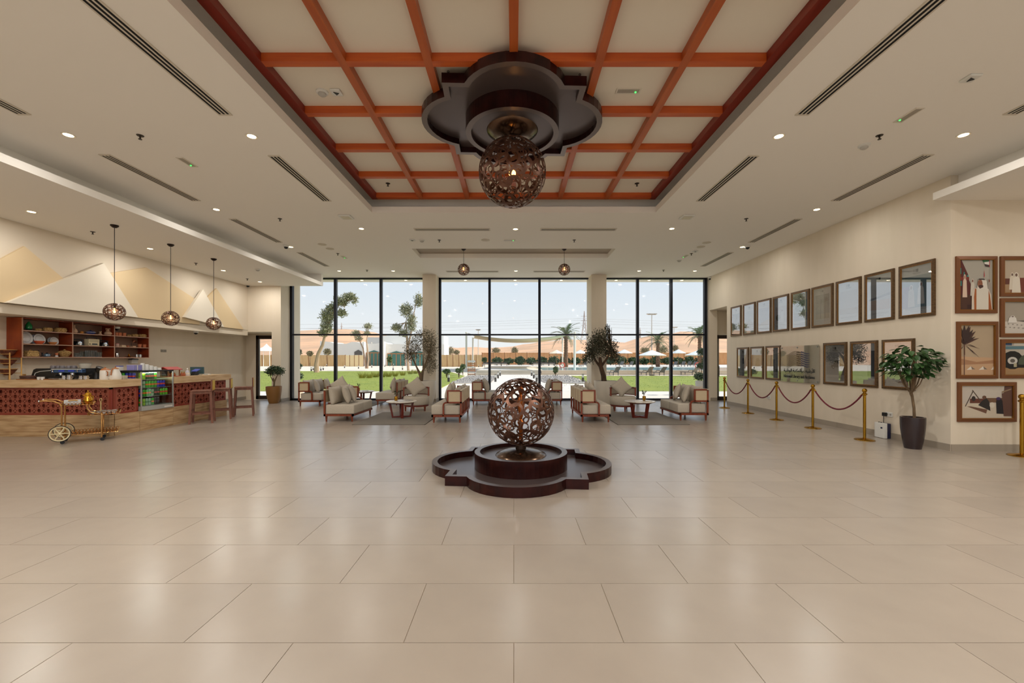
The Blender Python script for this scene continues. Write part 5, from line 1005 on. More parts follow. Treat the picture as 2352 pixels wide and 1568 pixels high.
def caption(): return [((150, 150, 152), R4(.12, .12, .88, .127)), ((160, 160, 162), R4(.12, .095, .80, .101)), ((165, 165, 168), R4(.30, .06, .70, .066))]
def robed(x_, y0, h, w, c=(236, 234, 230), f=(150, 104, 80)): return [(c, [(x_ - w, y0), (x_ + w, y0), (x_ + w * .75, y0 + h * .72), (x_ + w * .35, y0 + h * .82), (x_ - w * .35, y0 + h * .82), (x_ - w * .75, y0 + h * .72)]), (c, ell(x_, y0 + h * .88, w * .5, h * .13)), (f, ell(x_, y0 + h * .88, w * .27, h * .08))]
up = [('a photograph of a palm grove', [((140, 150, 170), R4(.1, .2, .9, .78))] + palm2(.5, .2, .55, .3, (60, 60, 60), (80, 88, 84))), ('a pale desert scene', [((206, 214, 214), R4(.1, .2, .9, .78)), ((196, 186, 170), [(.1, .2), (.9, .2), (.9, .36), (.5, .46), (.1, .38)])]), ('a lilac desert scene', [((190, 196, 218), R4(.1, .2, .9, .78)), ((214, 190, 172), [(.1, .2), (.9, .2), (.9, .4), (.3, .3)])]),
      ('a stag-like figure', [((214, 206, 204), R4(.08, .2, .92, .72))] + robed(.6, .22, .42, .14) + [((110, 110, 80), ell(.3, .38, .16, .1))]), ('a green crowd scene', [((176, 206, 200), R4(.08, .2, .92, .78)), ((120, 168, 158), ell(.45, .58, .3, .14)), ((150, 160, 180), R4(.08, .2, .92, .42))]),
      ('two palms in black and white', [((150, 150, 148), R4(.12, .16, .88, .82)), ((190, 180, 160), R4(.12, .16, .88, .3))] + palm2(.4, .18, .56, .3, (50, 46, 44), (64, 60, 58)) + palm2(.66, .18, .6, .28, (50, 46, 44), (58, 56, 54))), ('a faded tree scene', [((220, 214, 208), R4(.08, .2, .92, .78)), ((206, 190, 172), R4(.08, .2, .92, .34))]),
      ('a faded desert plain', [((214, 216, 216), R4(.08, .2, .92, .78)), ((150, 150, 160), [(.08, .46), (.4, .5), (.92, .56), (.92, .5), (.08, .42)]), ((222, 196, 180), R4(.08, .2, .92, .42))]), ('two white-robed figures', [((120, 146, 158), R4(0, .14, 1, .8)), ((150, 132, 170), R4(0, .14, .35, .6))] + robed(.32, .16, .46, .12) + robed(.64, .2, .46, .12))]
RZ = -PI / 2
for k, (s, pic) in enumerate(up):
    yl = XR * FX / ((1680, 1708, 1740, 1776.5, 1818.5, 1866, 1922, 1988, 2067)[k] - CX); yr = XR * FX / ((1703.5, 1736, 1772.5, 1813, 1861, 1915.5, 1980, 2056, 2150)[k] - CX)
    framed('poster', 'poster of %s, %s of the upper row from the window' % (s, ORD[k]), (XR - .001, yl, 2.32), RZ, yl - yr, .99, head() + pic + caption(), 'upper row of posters')
car = [((60, 60, 64), [(.3, .40), (.95, .40), (.95, .47), (.8, .50), (.7, .58), (.48, .58), (.42, .48), (.3, .46)]), ((40, 40, 44), ell(.42, .40, .07, .045)), ((210, 210, 210), ell(.42, .40, .035, .022)), ((40, 40, 44), ell(.85, .40, .07, .045))]
lo = [('a black and white street scene', [((206, 206, 208), R4(.1, .2, .9, .8)), ((110, 114, 120), R4(.45, .45, .62, .66))]), ('a round stone tower', [((214, 212, 214), R4(.05, .05, .95, .82)), ((150, 142, 138), [(.32, .24), (.78, .24), (.72, .6), (.62, .66), (.45, .66), (.38, .58)])]), ('a tall minaret', [((200, 204, 206), R4(.1, .2, .9, .8)), ((120, 126, 132), R4(.42, .22, .62, .62)), ((150, 156, 150), R4(.1, .2, .9, .3))]),
      ('a vintage car in the desert', [((196, 198, 202), R4(.05, .2, .95, .8)), ((170, 172, 176), R4(.05, .2, .95, .42))] + car), ('people beside a tree trunk', [((186, 188, 192), R4(.02, .2, .98, .82)), ((80, 80, 82), [(.66, .2), (.95, .2), (.95, .82), (.6, .82)]), ((60, 62, 90), ell(.28, .62, .05, .05)), ((60, 62, 90), ell(.38, .6, .04, .05)), ((230, 230, 230), ell(.5, .5, .24, .06))]), ('a grey landscape, behind the ficus', [((200, 200, 202), R4(.05, .2, .95, .8)), ((130, 132, 140), R4(.3, .26, .9, .34))])]
for k, (s, pic) in enumerate(lo):
    yl = XR * FX / ((1694, 1725, 1760, 1893, 1955, 2028)[k] - CX); yr = XR * FX / ((1721, 1755, 1794.5, 1947, 2018, 2103)[k] - CX)
    framed('poster', 'poster of %s, %s of the lower row from the window' % (s, ORD[k]), (XR - .001, yl, .97), RZ, yl - yr, .965, head() + pic + caption(), 'lower row of posters')
# acrylic sign
def text_mesh(s, size, m, ext=.003):
    cu = bpy.data.curves.new('txt', 'FONT'); cu.body = s; cu.size = size; cu.extrude = ext; cu.align_x = 'CENTER'; cu.resolution_u = 3
    o = bpy.data.objects.new('txt', cu); COL.objects.link(o); dg = bpy.context.evaluated_depsgraph_get(); me = bpy.data.meshes.new_from_object(o.evaluated_get(dg)); bpy.data.objects.remove(o); bpy.data.curves.remove(cu)
    me.materials.clear(); me.materials.append(m); return me
yl, yr = XR * FX / (1797 - CX), XR * FX / (1886 - CX); SW = yl - yr; SH = .95
sg = thing('sign', 'clear acrylic sign reading National Library and Archives between the lower posters', 'sign', (XR - .001, yl, .955), RZ)
B().rbox(0, SW, -.05, -.04, 0, SH, .002).obj('acrylic_plate', PLEXI, sg)
B().box(0.01, SW - .01, -.0395, -.0385, .01, SH - .01).obj('frosted_backing', mat('frosted', (206, 196, 178), .4), sg)
for u in (.05, SW / 2 - .05, SW - .06):
    for v in (.05, SH - .05): o = B().cyl(.016, 0, .06, 14).obj('standoff', STL, sg, True); o.location = (u, 0, v); o.rotation_euler = (PI / 2, 0, 0)
INK = mat('sign_ink', (24, 26, 24), .4); BRN = mat('sign_brown', (110, 90, 62), .4); NAVY = mat('sign_navy', (26, 26, 84), .4); OCH = mat('sign_ochre', (92, 70, 34), .4)
def stroke(pts, w0, w1, m, nm):
    b_ = B(); n = len(pts)
    for i in range(n - 1):
        (xa, za), (xb, zb) = pts[i], pts[i + 1]; wa, wb = w0 + (w1 - w0) * i / (n - 1), w0 + (w1 - w0) * (i + 1) / (n - 1)
        b_.box(0, 0, 0, 0, 0, 0) if False else b_._add([(xa, -.053, za - wa), (xb, -.053, zb - wb), (xb, -.053, zb + wb), (xa, -.053, za + wa), (xa, -.050, za - wa), (xb, -.050, zb - wb), (xb, -.050, zb + wb), (xa, -.050, za + wa)], [(0, 1, 2, 3), (3, 2, 6, 7), (1, 0, 4, 5)])
    return b_.obj(nm, m, sg)
for k in range(15):
    z = .41 + .025 * k; stroke([(SW * (.18 + .27 * i / 10), z + .055 * math.sin((i / 10 - .35) * PI * .9) - .008) for i in range(11)], .003, .004, BRN, 'wave_line')
for k in range(7):
    z = .42 + .055 * k
    for i in range(3): x0 = SW * (.452 + .038 * i); B().box(x0, x0 + SW * .030, -.054, -.050, z + .012 - .006 * i, z + .050 - .006 * i).obj('tower_block', OCH if (k + i) % 2 else BRN, sg)
    for i in range(4): x0 = SW * (.568 + .034 * i); z0 = z + .030 - .012 * i; B().box(x0, x0 + SW * .026, -.054, -.050, z0 - .014 + .001 * i, z0 + .014 - .002 * i).obj('wave_block', NAVY, sg)
    stroke([(SW * (.70 + .08 * i / 4), z - .016 + .008 * (i / 4) ** 2) for i in range(5)], .011, .003, NAVY, 'wave_tail')
AR = ('\ufe8d\ufef7\ufead\ufeb7\ufef4\ufed2', '\ufeed\ufe8d\ufedf\ufee4\ufedc\ufe98\ufe92\ufe94', '\ufe8d\ufedf\ufeee\ufec3\ufee8\ufef4\ufe94')
for txt, nm, size, zz, tw_ in ((' '.join(w_[::-1] for w_ in AR[::-1]), 'arabic_lettering', .17, .27, .80), ('National Library and Archives', 'latin_lettering', .10, .115, .80)):
    me = text_mesh(txt, size, INK); o = inst(me, nm, sg, (SW * .5, -.0525, zz), rot=(PI / 2, 0, 0)); xs = [v.co.x for v in me.vertices]
    if xs:
        wd_ = max(xs) - min(xs); k_ = tw_ * SW / wd_; o.scale = (k_, k_ * (1.25 if nm[0] == 'l' else 1.0), 1); o.location.x = SW * .5 - (max(xs) + min(xs)) / 2 * k_
# photographs on the facing wall
kx = YC / FX
def fw(px, py): return ((px - CX) * kx, YC - .001, EYE + (CY - py) * kx)
def wallpic(label, x0, y0, x1, y1, layers):
    p = fw(x0, y1); framed('photograph', label, p, 0, (x1 - x0) * kx, (y1 - y0) * kx, layers, 'framed photographs on the facing wall', FRR, False, .05)
SEP = (176, 160, 140)
F1 = [((164, 158, 146), R4(0, 0, 1, 1)), ((84, 30, 26), [(0, 0), (.45, 0), (.42, .42), (.30, .60), (.28, .70), (.08, 1), (0, 1)]), ((40, 120, 116), R4(.04, .72, .07, .84)), ((44, 126, 120), R4(.14, .66, .17, .76)), ((44, 126, 120), R4(.24, .60, .28, .70)), ((40, 120, 116), R4(.02, .48, .08, .58)), ((120, 40, 30), R4(.02, .60, .30, .66)), ((70, 40, 28), R4(0, 0, .38, .30)), ((52, 24, 20), R4(.24, .02, .42, .10))]
F1 += robed(.17, .25, .46, .07, (206, 180, 160)) + robed(.40, .28, .34, .07, (196, 186, 172), (112, 60, 46)) + robed(.89, .28, .34, .07, (150, 140, 130), (110, 64, 50))
F1 += [((48, 100, 60), [(.68, 1), (.90, 1), (.90, .97), (.72, .955)]), ((216, 210, 202), [(.74, .955), (.90, .97), (.90, .90), (.75, .92)]), ((60, 40, 38), [(.75, .92), (.90, .90), (.90, .86), (.78, .87)]), ((176, 56, 66), R4(.885, .86, .905, 1)), ((170, 46, 52), [(.73, .64), (.755, .68), (.74, .80), (.73, .72)]), ((140, 134, 124), R4(.905, .60, .912, .98))]
F1 += [((200, 186, 170), [(.36, 0), (.98, 0), (.94, .30), (.86, .42), (.46, .44), (.37, .36)]), ((156, 84, 36), [(.44, 0), (.50, 0), (.50, .42), (.46, .43), (.43, .25)]), ((150, 80, 36), [(.86, 0), (.96, 0), (.90, .30), (.86, .40)]), ((206, 198, 184), [(.50, 0), (.86, 0), (.86, .41), (.72, .44), (.52, .43)]), ((210, 202, 190), [(.52, .43), (.56, .60), (.70, .63), (.80, .58), (.84, .40), (.72, .42)]), ((136, 84, 60), ell(.61, .52, .075, .09)), ((66, 36, 28), [(.55, .48), (.60, .42), (.70, .45), (.70, .49), (.62, .50)]), ((52, 44, 44), [(.54, .595), (.58, .625), (.72, .625), (.76, .60), (.74, .595), (.58, .603)]), ((40, 26, 22), R4(.575, .535, .60, .543)), ((40, 26, 22), R4(.625, .535, .65, .543))]
wallpic('photograph of a man in white robe and headdress before a flag-waving crowd', 2193, 589, 2287, 719.5, F1)
F2 = [((178, 162, 142), R4(0, 0, 1, 1)), ((120, 72, 50), R4(0, 0, 1, .30)), ((158, 128, 96), R4(0, 0, .14, .26)), ((96, 52, 40), R4(.0, .26, .14, .44)), ((110, 52, 38), [(.30, .05), (.42, .05), (.44, .46), (.29, .46)])] + robed(.17, .10, .52, .06, (206, 194, 176), (96, 70, 60)) + robed(.25, .0, .62, .09, (212, 202, 186), (110, 84, 70)) + robed(.52, .05, .50, .09, (206, 196, 180), (96, 64, 50)) + robed(.80, .05, .52, .09, (204, 192, 176), (96, 64, 50))
wallpic('photograph of people in white robes in the desert, top right, cut by the picture edge', 2295, 589, 2429, 681, F2)
F3 = [((156, 146, 132), R4(0, 0, 1, 1)), ((196, 188, 178), [(0, 0), (1, 0), (1, .22), (.3, .38), (0, .38)]), ((54, 50, 56), [(.25, .40), (1, .30), (1, .36), (.45, .41)])] + [((150, 142, 134), ell(.10 + .085 * k, .30 - .012 * k, .018, .02, 8)) for k in range(9)] + [((150, 142, 134), ell(.04 + .085 * k, .20 - .008 * k, .018, .02, 8)) for k in range(9)] + robed(.17, .34, .22, .09, (212, 206, 198), (104, 84, 76))
wallpic('photograph of a robed figure by a white hull with portholes', 2295, 685, 2429, 774, F3)
F4 = [((170, 150, 124), R4(0, 0, 1, 1)), ((186, 150, 116), [(0, 0), (1, 0), (1, .345), (.4, .36), (0, .37)]), ((160, 118, 86), [(0, .20), (1, .23), (1, .30), (.5, .26), (0, .33)])] + [(c, p) for k in range(3) for c, p in (((214, 204, 190), [(.20 + .36 * k, .10), (.33 + .36 * k, .175), (.46 + .36 * k, .11)]), ((120, 104, 90), [(.33 + .36 * k, .175), (.36 + .36 * k, .11), (.46 + .36 * k, .11)]))] + palm2(.13, 0, .60, .48, (104, 72, 58), (70, 44, 38), 1.1) + palm2(.13, .4, .62, .36, (104, 72, 58), (52, 34, 30), .8)
wallpic('sepia photograph of a palm tree before dunes and white tents', 2195, 738.5, 2289, 869, F4)
F5 = [((176, 166, 152), R4(0, 0, 1, 1)), ((158, 126, 88), R4(0, 0, 1, .22)), ((86, 118, 128), R4(0, .80, 1, .90)), ((60, 80, 110), R4(0, .92, .16, 1)), ((206, 200, 190), R4(.2, .92, 1, 1)), ((180, 170, 158), R4(.3, .4, 1, .8)), ((18, 16, 16), ell(.17, .46, .21, .29)), ((190, 186, 178), ell(.17, .44, .10, .12)), ((90, 84, 78), ell(.17, .44, .05, .06)), ((16, 14, 14), R4(.0, .22, .4, .34)), ((74, 80, 64), [(.28, .32), (.62, .30), (.60, .56), (.50, .66), (.36, .60), (.29, .48)]), ((140, 80, 56), ell(.49, .68, .06, .07)), ((196, 170, 158), [(.42, .70), (.47, .78), (.55, .76), (.56, .70)]), ((170, 160, 130), R4(.19, .24, .25, .36))]
wallpic('photograph of a seated man beside a large black car wheel', 2296, 779, 2429, 868.5, F5)
F6 = [((190, 180, 168), R4(0, 0, 1, 1)), ((196, 182, 162), R4(0, 0, 1, .45)), ((104, 72, 56), [(.12, .36), (.50, .14), (.52, .26), (.20, .36)]), ((110, 80, 58), R4(.45, .48, .85, .62)), ((96, 50, 38), R4(.18, .46, .46, .60)), ((84, 70, 58), [(.08, .36), (.24, .86), (.255, .84), (.10, .36)]), ((84, 70, 58), [(.40, .48), (.22, .86), (.235, .87), (.42, .49)]), ((50, 40, 36), ell(.25, .60, .04, .08)), ((40, 34, 32), [(.34, .40), (.58, .22), (.56, .50), (.50, .62), (.42, .54)]), ((96, 64, 48), ell(.46, .64, .04, .055)), ((206, 196, 180), ell(.61, .40, .05, .09)), ((24, 20, 26), [(.70, .14), (.92, .12), (.86, .40), (.78, .62), (.72, .64), (.69, .50)]), ((64, 40, 84), ell(.735, .60, .045, .05)), ((92, 62, 52), [(.84, .06), (1, .06), (1, 1), (.86, 1), (.84, .78), (.80, .76)]), ((140, 116, 90), [(.80, .78), (.99, .88), (.99, .92), (.80, .82)])]
wallpic('photograph of two seated figures by a tripod and a wooden hut', 2197, 877, 2331, 968, F6)
# rope barrier
SB = mat('stanchion_brass', (176, 132, 44), .2, 1.0); ROPE = mat('burgundy_rope', (112, 26, 44), .7)
st_base = B().lathe([(.165, 0), (.165, .008), (.15, .02), (.05, .035), (.03, .045)], 32).mesh('base', SB, True)
st_pole = B().cyl(.025, .04, .895, 16).mesh('pole', SB, True); st_col = B().lathe([(.03, .86), (.045, .875), (.045, .885), (.026, .90), (.026, .915)], 18).mesh('collar', SB, True); st_ball = B().ball(.042, (0, 0, .95), 18).mesh('ball_finial', SB, True)
def stanchion(loc, label):
    t = thing('stanchion', label, 'stanchion', loc, 0, 'brass stanchions'); inst(st_base, 'base', t); inst(st_pole, 'pole', t); inst(st_col, 'collar', t); inst(st_ball, 'ball_finial', t)
sy = [8.03, 9.42, 10.72, 12.03, 13.37]; nm5 = ('nearest of five along the poster wall, by the white air unit', 'second from the camera along the poster wall', 'middle one of five along the poster wall', 'fourth from the camera along the poster wall', 'farthest, before the recess with the glazed door')
for y_, s in zip(sy, nm5): stanchion((6.74, y_, 0), 'brass ball-top stanchion, ' + s)
stanchion(fl(2347, 1047), 'brass ball-top stanchion cut by the right picture edge')
for i, (a, b) in enumerate(zip(sy, sy[1:])):
    t = thing('barrier_rope', 'burgundy twisted rope, %s span from the camera along the posters' % ORD[i], 'rope', (6.74, (a + b) / 2, 0), 0, 'burgundy barrier ropes'); h = (b - a) / 2 - .05
    pts = [(0, -h + 2 * h * k / 24, .87 - .36 * (1 - (2 * k / 24 - 1) ** 2)) for k in range(25)]
    rp_ = B()
    for q in range(3): rp_.tube([(p[0] + .009 * math.cos(k * 1.1 + q * 2.09), p[1], p[2] + .009 * math.sin(k * 1.1 + q * 2.09)) for k, p in enumerate([pts[0]] + [tuple(Vector(pts[m // 3]).lerp(Vector(pts[m // 3 + 1]), (m % 3) / 3)) for m in range(1, 72)])], .0095, 5)
    rp_.obj('cord', ROPE, t, True)
    for s in (-1, 1): B().tube([(0, s * (h + .045), .885), (0, s * (h + .01), .88), (0, s * (h - .05), .83)], [.006, .014, .014], 8).obj('hook', SB, t, True)
# wall sockets, air unit
def wsock(px, py, label):
    p = onx(px, py, XR); t = thing('wall_socket', label, 'socket', (XR - .001, p[1], p[2]), RZ); B().rbox(-.075, .075, -.012, 0, -.045, .045, .004).obj('plate', WHITE, t)
    for s in (-1, 1): B().box(s * .035 - .02, s * .035 + .02, -.014, -.011, -.02, .02).obj('outlet', mat('outlet_grey', (170, 166, 158), .5), t)
    return t
wsock(2043, 951.5, 'white double socket with a plug above the white air unit'); wsock(1766, 912, 'white socket low on the wall behind the middle rope')
ya = onx(2030, 990, XR - .06)[1]
au = thing('air_unit', 'white box-shaped scent machine on the floor against the poster wall', 'appliance', (XR - .02, ya, 0), RZ)
B().rbox(-.115, .115, -.13, -.07, .004, .30, .008).obj('front_cover', WHITE, au); B().rbox(-.11, .11, -.07, 0, .002, .295, .006).obj('rear_case', mat('navy_case', (28, 30, 60), .4), au); B().box(.03, .07, -.132, -.129, .19, .22).obj('display', mat('display_dark', (24, 36, 70), .2), au)
for x_ in (-.04, .01): B().at((x_, -.10, 0)).cyl(.014, .298, .312, 10).obj('cap', BLACK, au)
t = thing('power_plug', 'black plug adapter with cable above the white air unit', 'plug', (XR - .014, onx(2036, 951, XR)[1], onx(2036, 951, XR)[2]), RZ); B().rbox(-.035, .035, -.05, 0, -.035, .035, .006).obj('plug_body', BLACK, t); B().tube([(0, -.04, -.03), (0.01, -.05, -.12), (.02, -.06, -.30), (0.02, -.05, -.33)], .006, 6).obj('cable', BLACK, t)
# ================================================================ OUTSIDE
SAND = mat('sand_paving', (232, 218, 198), .9, noise=((.3, .3, .3), (222, 204, 180), .3, .7)); PAVE = mat('terrace_paving', (226, 216, 202), .6); GRASS = mat('grass', (142, 148, 54), .9, noise=((.9, .9, .9), (122, 134, 44), .35, .65))
struct(B().box(-90, 90, YW + .5, 140, -.3, -.03).obj('ground', SAND), 'pale sandy ground outside the windows')
struct(B().box(-40, 40, -60, -6.4, -.3, -.03).obj('bounce_paving', PAVE), 'unseen paving added behind the camera to bounce sunlight inside')  # unseen ground, added to bounce sunlight onto the ceiling
struct(B().box(-30, 30, YW + .2, 20.4, -.25, 0.0).obj('terrace', PAVE), 'pale paved terrace strip outside the windows')
def lawn(label, pts):
    o = B().prism(pts, -.05, .005).obj('lawn', GRASS); tag(o, label, 'lawn', kind='stuff')
    return o
lawn('green lawn outside the left windows', [(-70, 20.6), (-3.9, 20.6), (-4.3, 30), (-4.7, 40), (-9, 57), (-70, 57)]); lawn('green lawn outside the right windows', [(4.9, 20.5), (60, 20.5), (60, 40), (5.5, 40)])
tuft = random.Random(3)
gb = B()
for k in range(9000):
    x_ = tuft.uniform(-30, 30); y_ = tuft.uniform(20.7, 39.5 if x_ > 0 else 56)
    if (-4.2 - (y_ - 20) * .03 if x_ < 0 else 9) < x_ < 5.3 + .02 * y_: continue
    h = tuft.uniform(.015, .04); a = tuft.uniform(0, PI); dx, dy = .02 * math.cos(a), .02 * math.sin(a); gb._add([(x_ - dx, y_ - dy, .004), (x_ + dx, y_ + dy, .004), (x_ + tuft.uniform(-.02, .02), y_, h)], [(0, 1, 2)])
tag(gb.obj('grass_blades', GRASS), 'loose grass blades on the lawns', 'grass', kind='stuff')
# central walk with gravel beds
struct(B().prism([(-3.7, 20.4), (4.8, 20.4), (4.2, 26), (2.0, 28), (1.75, 43.4), (-1.35, 43.4), (-1.5, 28), (-3.4, 26)], -.05, .002).obj('path', PAVE), 'pale straight walk from the middle window to the steps')
GRV = mat('gravel', (158, 150, 142), .9)
for lab, pts in (('grey gravel bed left of the walk', [(-4.2, 27.2), (-1.6, 28.4), (-1.45, 41), (-4.4, 41)]), ('grey gravel bed right of the walk', [(1.95, 28.4), (4.7, 27.2), (5.3, 41), (1.85, 41)])):
    gv = B().prism(pts, -.05, .008); rg = random.Random(8); xs = [p[0] for p in pts]
    for k in range(700):
        x_, y_ = rg.uniform(min(xs) + .1, max(xs) - .1), rg.uniform(28.4, 40.8); r_ = rg.uniform(.03, .09); gv._add([(x_ - r_, y_, .0), (x_, y_ - r_, .0), (x_ + r_, y_, .0), (x_, y_ + r_, .0), (x_, y_, r_)], [(0, 1, 4), (1, 2, 4), (2, 3, 4), (3, 0, 4)])
    tag(gv.obj('gravel_bed', GRV), lab, 'gravel', kind='stuff')
# steps, raised deck, pool
STP = mat('step_stone', (198, 186, 166), .7)
stp = thing('garden_steps', 'wide shallow stone steps at the end of the walk', 'steps', (-.55, 43.4, 0))
for k in range(3): B().box(-3.4, 3.4, .5 * k, 2.2, .14 * k, .14 * (k + 1)).obj('step', STP, stp)
struct(B().box(-4.0, 2.9, 45.6, 100, 0, .42).obj('deck', PAVE)); struct(B().box(2.9, 70, 62, 100, 0, .42).obj('deck_far', PAVE))
pool = thing('swimming_pool', 'raised swimming pool with beige front wall and pale blue water', 'pool', (2.9, 43.7, 0)); PW = mat('pool_wall', (206, 188, 164), .7)
B().box(0, 60, 0, .3, 0, .42).obj('front_wall', PW, pool); B().box(0, .3, .3, 18.3, 0, .42).obj('side_wall', PW, pool); B().box(.3, 60, .3, 18.3, .3, .40).obj('water', mat('pool_water', (170, 216, 222), .08), pool); B().box(-.02, 60, -.03, .33, .42, .45).obj('coping', PAVE, pool)
# soffit over the terrace
so = struct(B().box(-12, 12, YW + .15, 16.75, ZC, ZC + .12).obj('ceiling_eaves', CEIL), 'outside eaves above the windows')
for k, px in enumerate((831, 932, 1069, 1183, 1289, 1415, 1491, 1566)):
    y_ = 16.35; t = thing('eaves_light', 'small round light in the outside eaves, %s from the left' % ORD[k], 'downlight', ((px - CX) / FX * y_, y_, ZC), 0, 'eaves downlights'); inst(dl_ring, 'trim_ring', t); inst(dl_lens, 'lens', t)
# bollards
BOL = mat('bollard_dark', (86, 80, 74), .5); BOLL = mat('bollard_lens', (226, 222, 212), .4)
bo1 = B().rbox(-.075, .075, -.075, .075, 0, .30, .008).mesh('bollard_post', BOL); bo2 = B().box(-.06, .06, -.06, .06, .30, .50).mesh('bollard_lens', BOLL); bo3 = B().box(-.075, .075, -.075, .075, .50, .54).mesh('bollard_cap', BOL)
bl = [(1030.5, 876.7, 'by the left lawn in the middle window'), (1138, 876.5, 'nearest on the left of the walk'), (1144, 868.7, 'second on the left of the walk'), (1148.7, 863, 'third on the left of the walk'), (1221, 863, 'third on the right of the walk'), (1226, 869, 'second on the right of the walk'), (1232.6, 876.7, 'nearest on the right of the walk'), (1338.8, 876.4, 'by the right lawn in the middle window'), (1099.5, 843, 'left of the steps'), (1108.5, 842, 'beside the steps'),
      (715, 852, 'left of the leaning tree'), (719.5, 850, 'close to the leaning tree trunk'), (737, 851, 'right of the leaning tree trunk'), (742.5, 849.5, 'second right of the leaning tree'), (750, 841, 'behind the leaning tree'), (791.5, 845, 'before the bright reed fence'), (810, 838, 'at the bright reed fence'), (818, 838, 'right end of the bright reed fence'), (823.5, 846.5, 'before the twin-trunk tree'), (854, 844, 'right of the twin-trunk tree'), (864, 839.5, 'before the green doors'), (903, 850, 'before the second green doors'), (904, 840, 'behind the tall grasses'), (924.5, 849, 'left of the indoor olive tree'), (884, 842, 'beside the window bar')]
for px, py, s in bl:
    p = fl(px, py); t = thing('bollard_light', 'dark square bollard light, ' + s, 'bollard', p, 0, 'garden bollards'); inst(bo1, 'bollard_post', t); inst(bo2, 'bollard_lens', t); inst(bo3, 'bollard_cap', t)
# trees
GH = [mat('ghaf_leaf', (142, 142, 112), .8), mat('ghaf_leaf2', (176, 172, 140), .8)]; TRK = mat('pale_trunk', (176, 148, 122), .9)
def gtree(label, base, trunks, blobs, n, L, wd, seed, group='garden trees', mats=GH, name='garden_tree', tm=TRK, twigs=6):
    b = fl(*base) if len(base) == 2 else base; Y = b[1]; r = lambda px, py, dy=0: rel(px, py, b, Y + dy); s = Y / FX
    tree(name, label, 'tree', b, [([r(*p) for p in pts], [w * s for w in ws]) for pts, ws in trunks], [(*r(px, py), rx * s, rx * s, rz * s, wt) for px, py, rx, rz, wt in blobs], n, L, wd, mats, group, seed, twigs, tm)
gtree('tall leaning grey-green tree on the left lawn', (727, 855), [([(727, 856), (727, 835), (731, 812), (741, 792), (746, 772), (748, 745)], [6.5, 5, 4.2, 3.6, 2.8, 1.5]), ([(746, 772), (757, 735), (772, 705), (790, 686)], [2.6, 2, 1.4, .8])],
      [(750, 752, 16, 16, 3), (752, 725, 20, 22, 4), (762, 706, 12, 10, 1.5), (783, 692, 20, 12, 3), (803, 680, 14, 10, 2), (785, 719, 13, 10, 1.5), (815, 690, 6, 14, .6), (742, 765, 14, 8, 1)], 4200, .36, .05, 31)
gtree('small twin-trunk tree before the white building, rounded tops', (842, 846), [([(841, 846), (838, 826), (834, 800), (826, 782)], [2.2, 2, 1.7, 1.2]), ([(844, 846), (846, 825), (844, 800), (842, 782), (845, 765)], [2.2, 2, 1.7, 1.4, .8])], [(818, 766, 13, 9, 2), (824, 777, 11, 6, 1), (845, 749, 12, 8, 2), (843, 765, 9, 6, 1)], 1700, .34, .05, 33, twigs=5)
gtree('tall grey-green tree beside the left column', (938, 850), [([(938, 852), (936, 815), (935, 775), (932, 740)], [3, 2.8, 2.4, 1.2]), ([(936, 800), (944, 765), (947, 735), (955, 700)], [2.2, 1.8, 1.4, .8])], [(933, 712, 18, 18, 3), (945, 735, 14, 20, 2), (962, 690, 12, 20, 2), (912, 752, 15, 11, 2), (928, 765, 14, 10, 1.5), (945, 752, 12, 12, 1.5)], 3400, .36, .05, 35)
SHR = [mat('shrub_leaf', (72, 94, 48), .8), mat('shrub_leaf2', (104, 120, 66), .8)]; DRY = [mat('dry_leaf', (130, 122, 92), .85), mat('dry_leaf2', (156, 142, 108), .85)]
def bush(label, px, py, rx, rz, Y, n, mats, seed, z0=0.0, name='shrub', group=None, L=.22, wd=.06):
    p = at(px, py, Y); s = Y / FX; zb = z0; t = thing(name, label, 'shrub', (p[0], p[1], zb), 0, group); c_ = p[2] - zb
    for k in range(4): a = 1.57 * k + .4; B().tube([(0, 0, 0), (.35 * rx * s * math.cos(a), .35 * rx * s * math.sin(a), c_)], [.03, .012], 5).obj('stem', BARK, t)
    o = leaves(random.Random(seed), [(0, 0, c_, rx * s, rx * s, rz * s, 1)], n, L, wd).obj('foliage', mats, t); o['kind'] = 'stuff'
for k, (px, py, rx, rz, Y, mt, s) in enumerate(((712, 812, 7, 6, 95, DRY, 'dry bush behind the reed fence left of the leaning tree'), (752, 808, 9, 8, 95, DRY, 'dry bush behind the reed fence right of the leaning tree'), (1034, 806, 13, 12, 130, DRY, 'olive bush beyond the fence at the left of the middle window'), (1049, 809, 8, 6, 128, DRY, 'low bush beyond the fence beside the tall lamp post'), (1139, 805, 12, 8, 135, DRY, 'grey bush beyond the fence behind the window bar'), (1182, 805, 9, 10, 135, DRY, 'grey bush beyond the fence in the middle'), (1481, 805, 13, 9, 120, DRY, 'grey tree beyond the fence left of the palm'), (1523, 803, 13, 12, 125, DRY, 'grey tree beyond the fence right of the palm'), (1551, 800, 8, 9, 130, DRY, 'grey tree beyond the fence behind the far lamp post'),
                                               (1063, 842, 6, 6, 42, SHR, 'green shrub left of the slatted rack'), (1054, 851, 8, 5, 36, SHR, 'low green shrub before the slatted rack'), (1026, 853, 9, 5, 36, SHR, 'low yellow-green shrub at the left of the middle window'), (895, 825, 6, 8, 95, SHR, 'yellow-green bush between the green doors'), (1276, 849, 5, 8, 40, SHR, 'young broad-leaved plant before the pool wall'), (1113, 826, 5, 5, 80, SHR, 'small bush at the deck edge'))):
    bush(s, px, py, rx, rz, Y, 900, mt, 50 + k, 0.0, L=.35 if Y > 60 else .16, wd=.09 if Y > 60 else .04)
HED = [mat('hedge_leaf', (52, 74, 42), .8), mat('hedge_leaf2', (74, 96, 56), .8)]
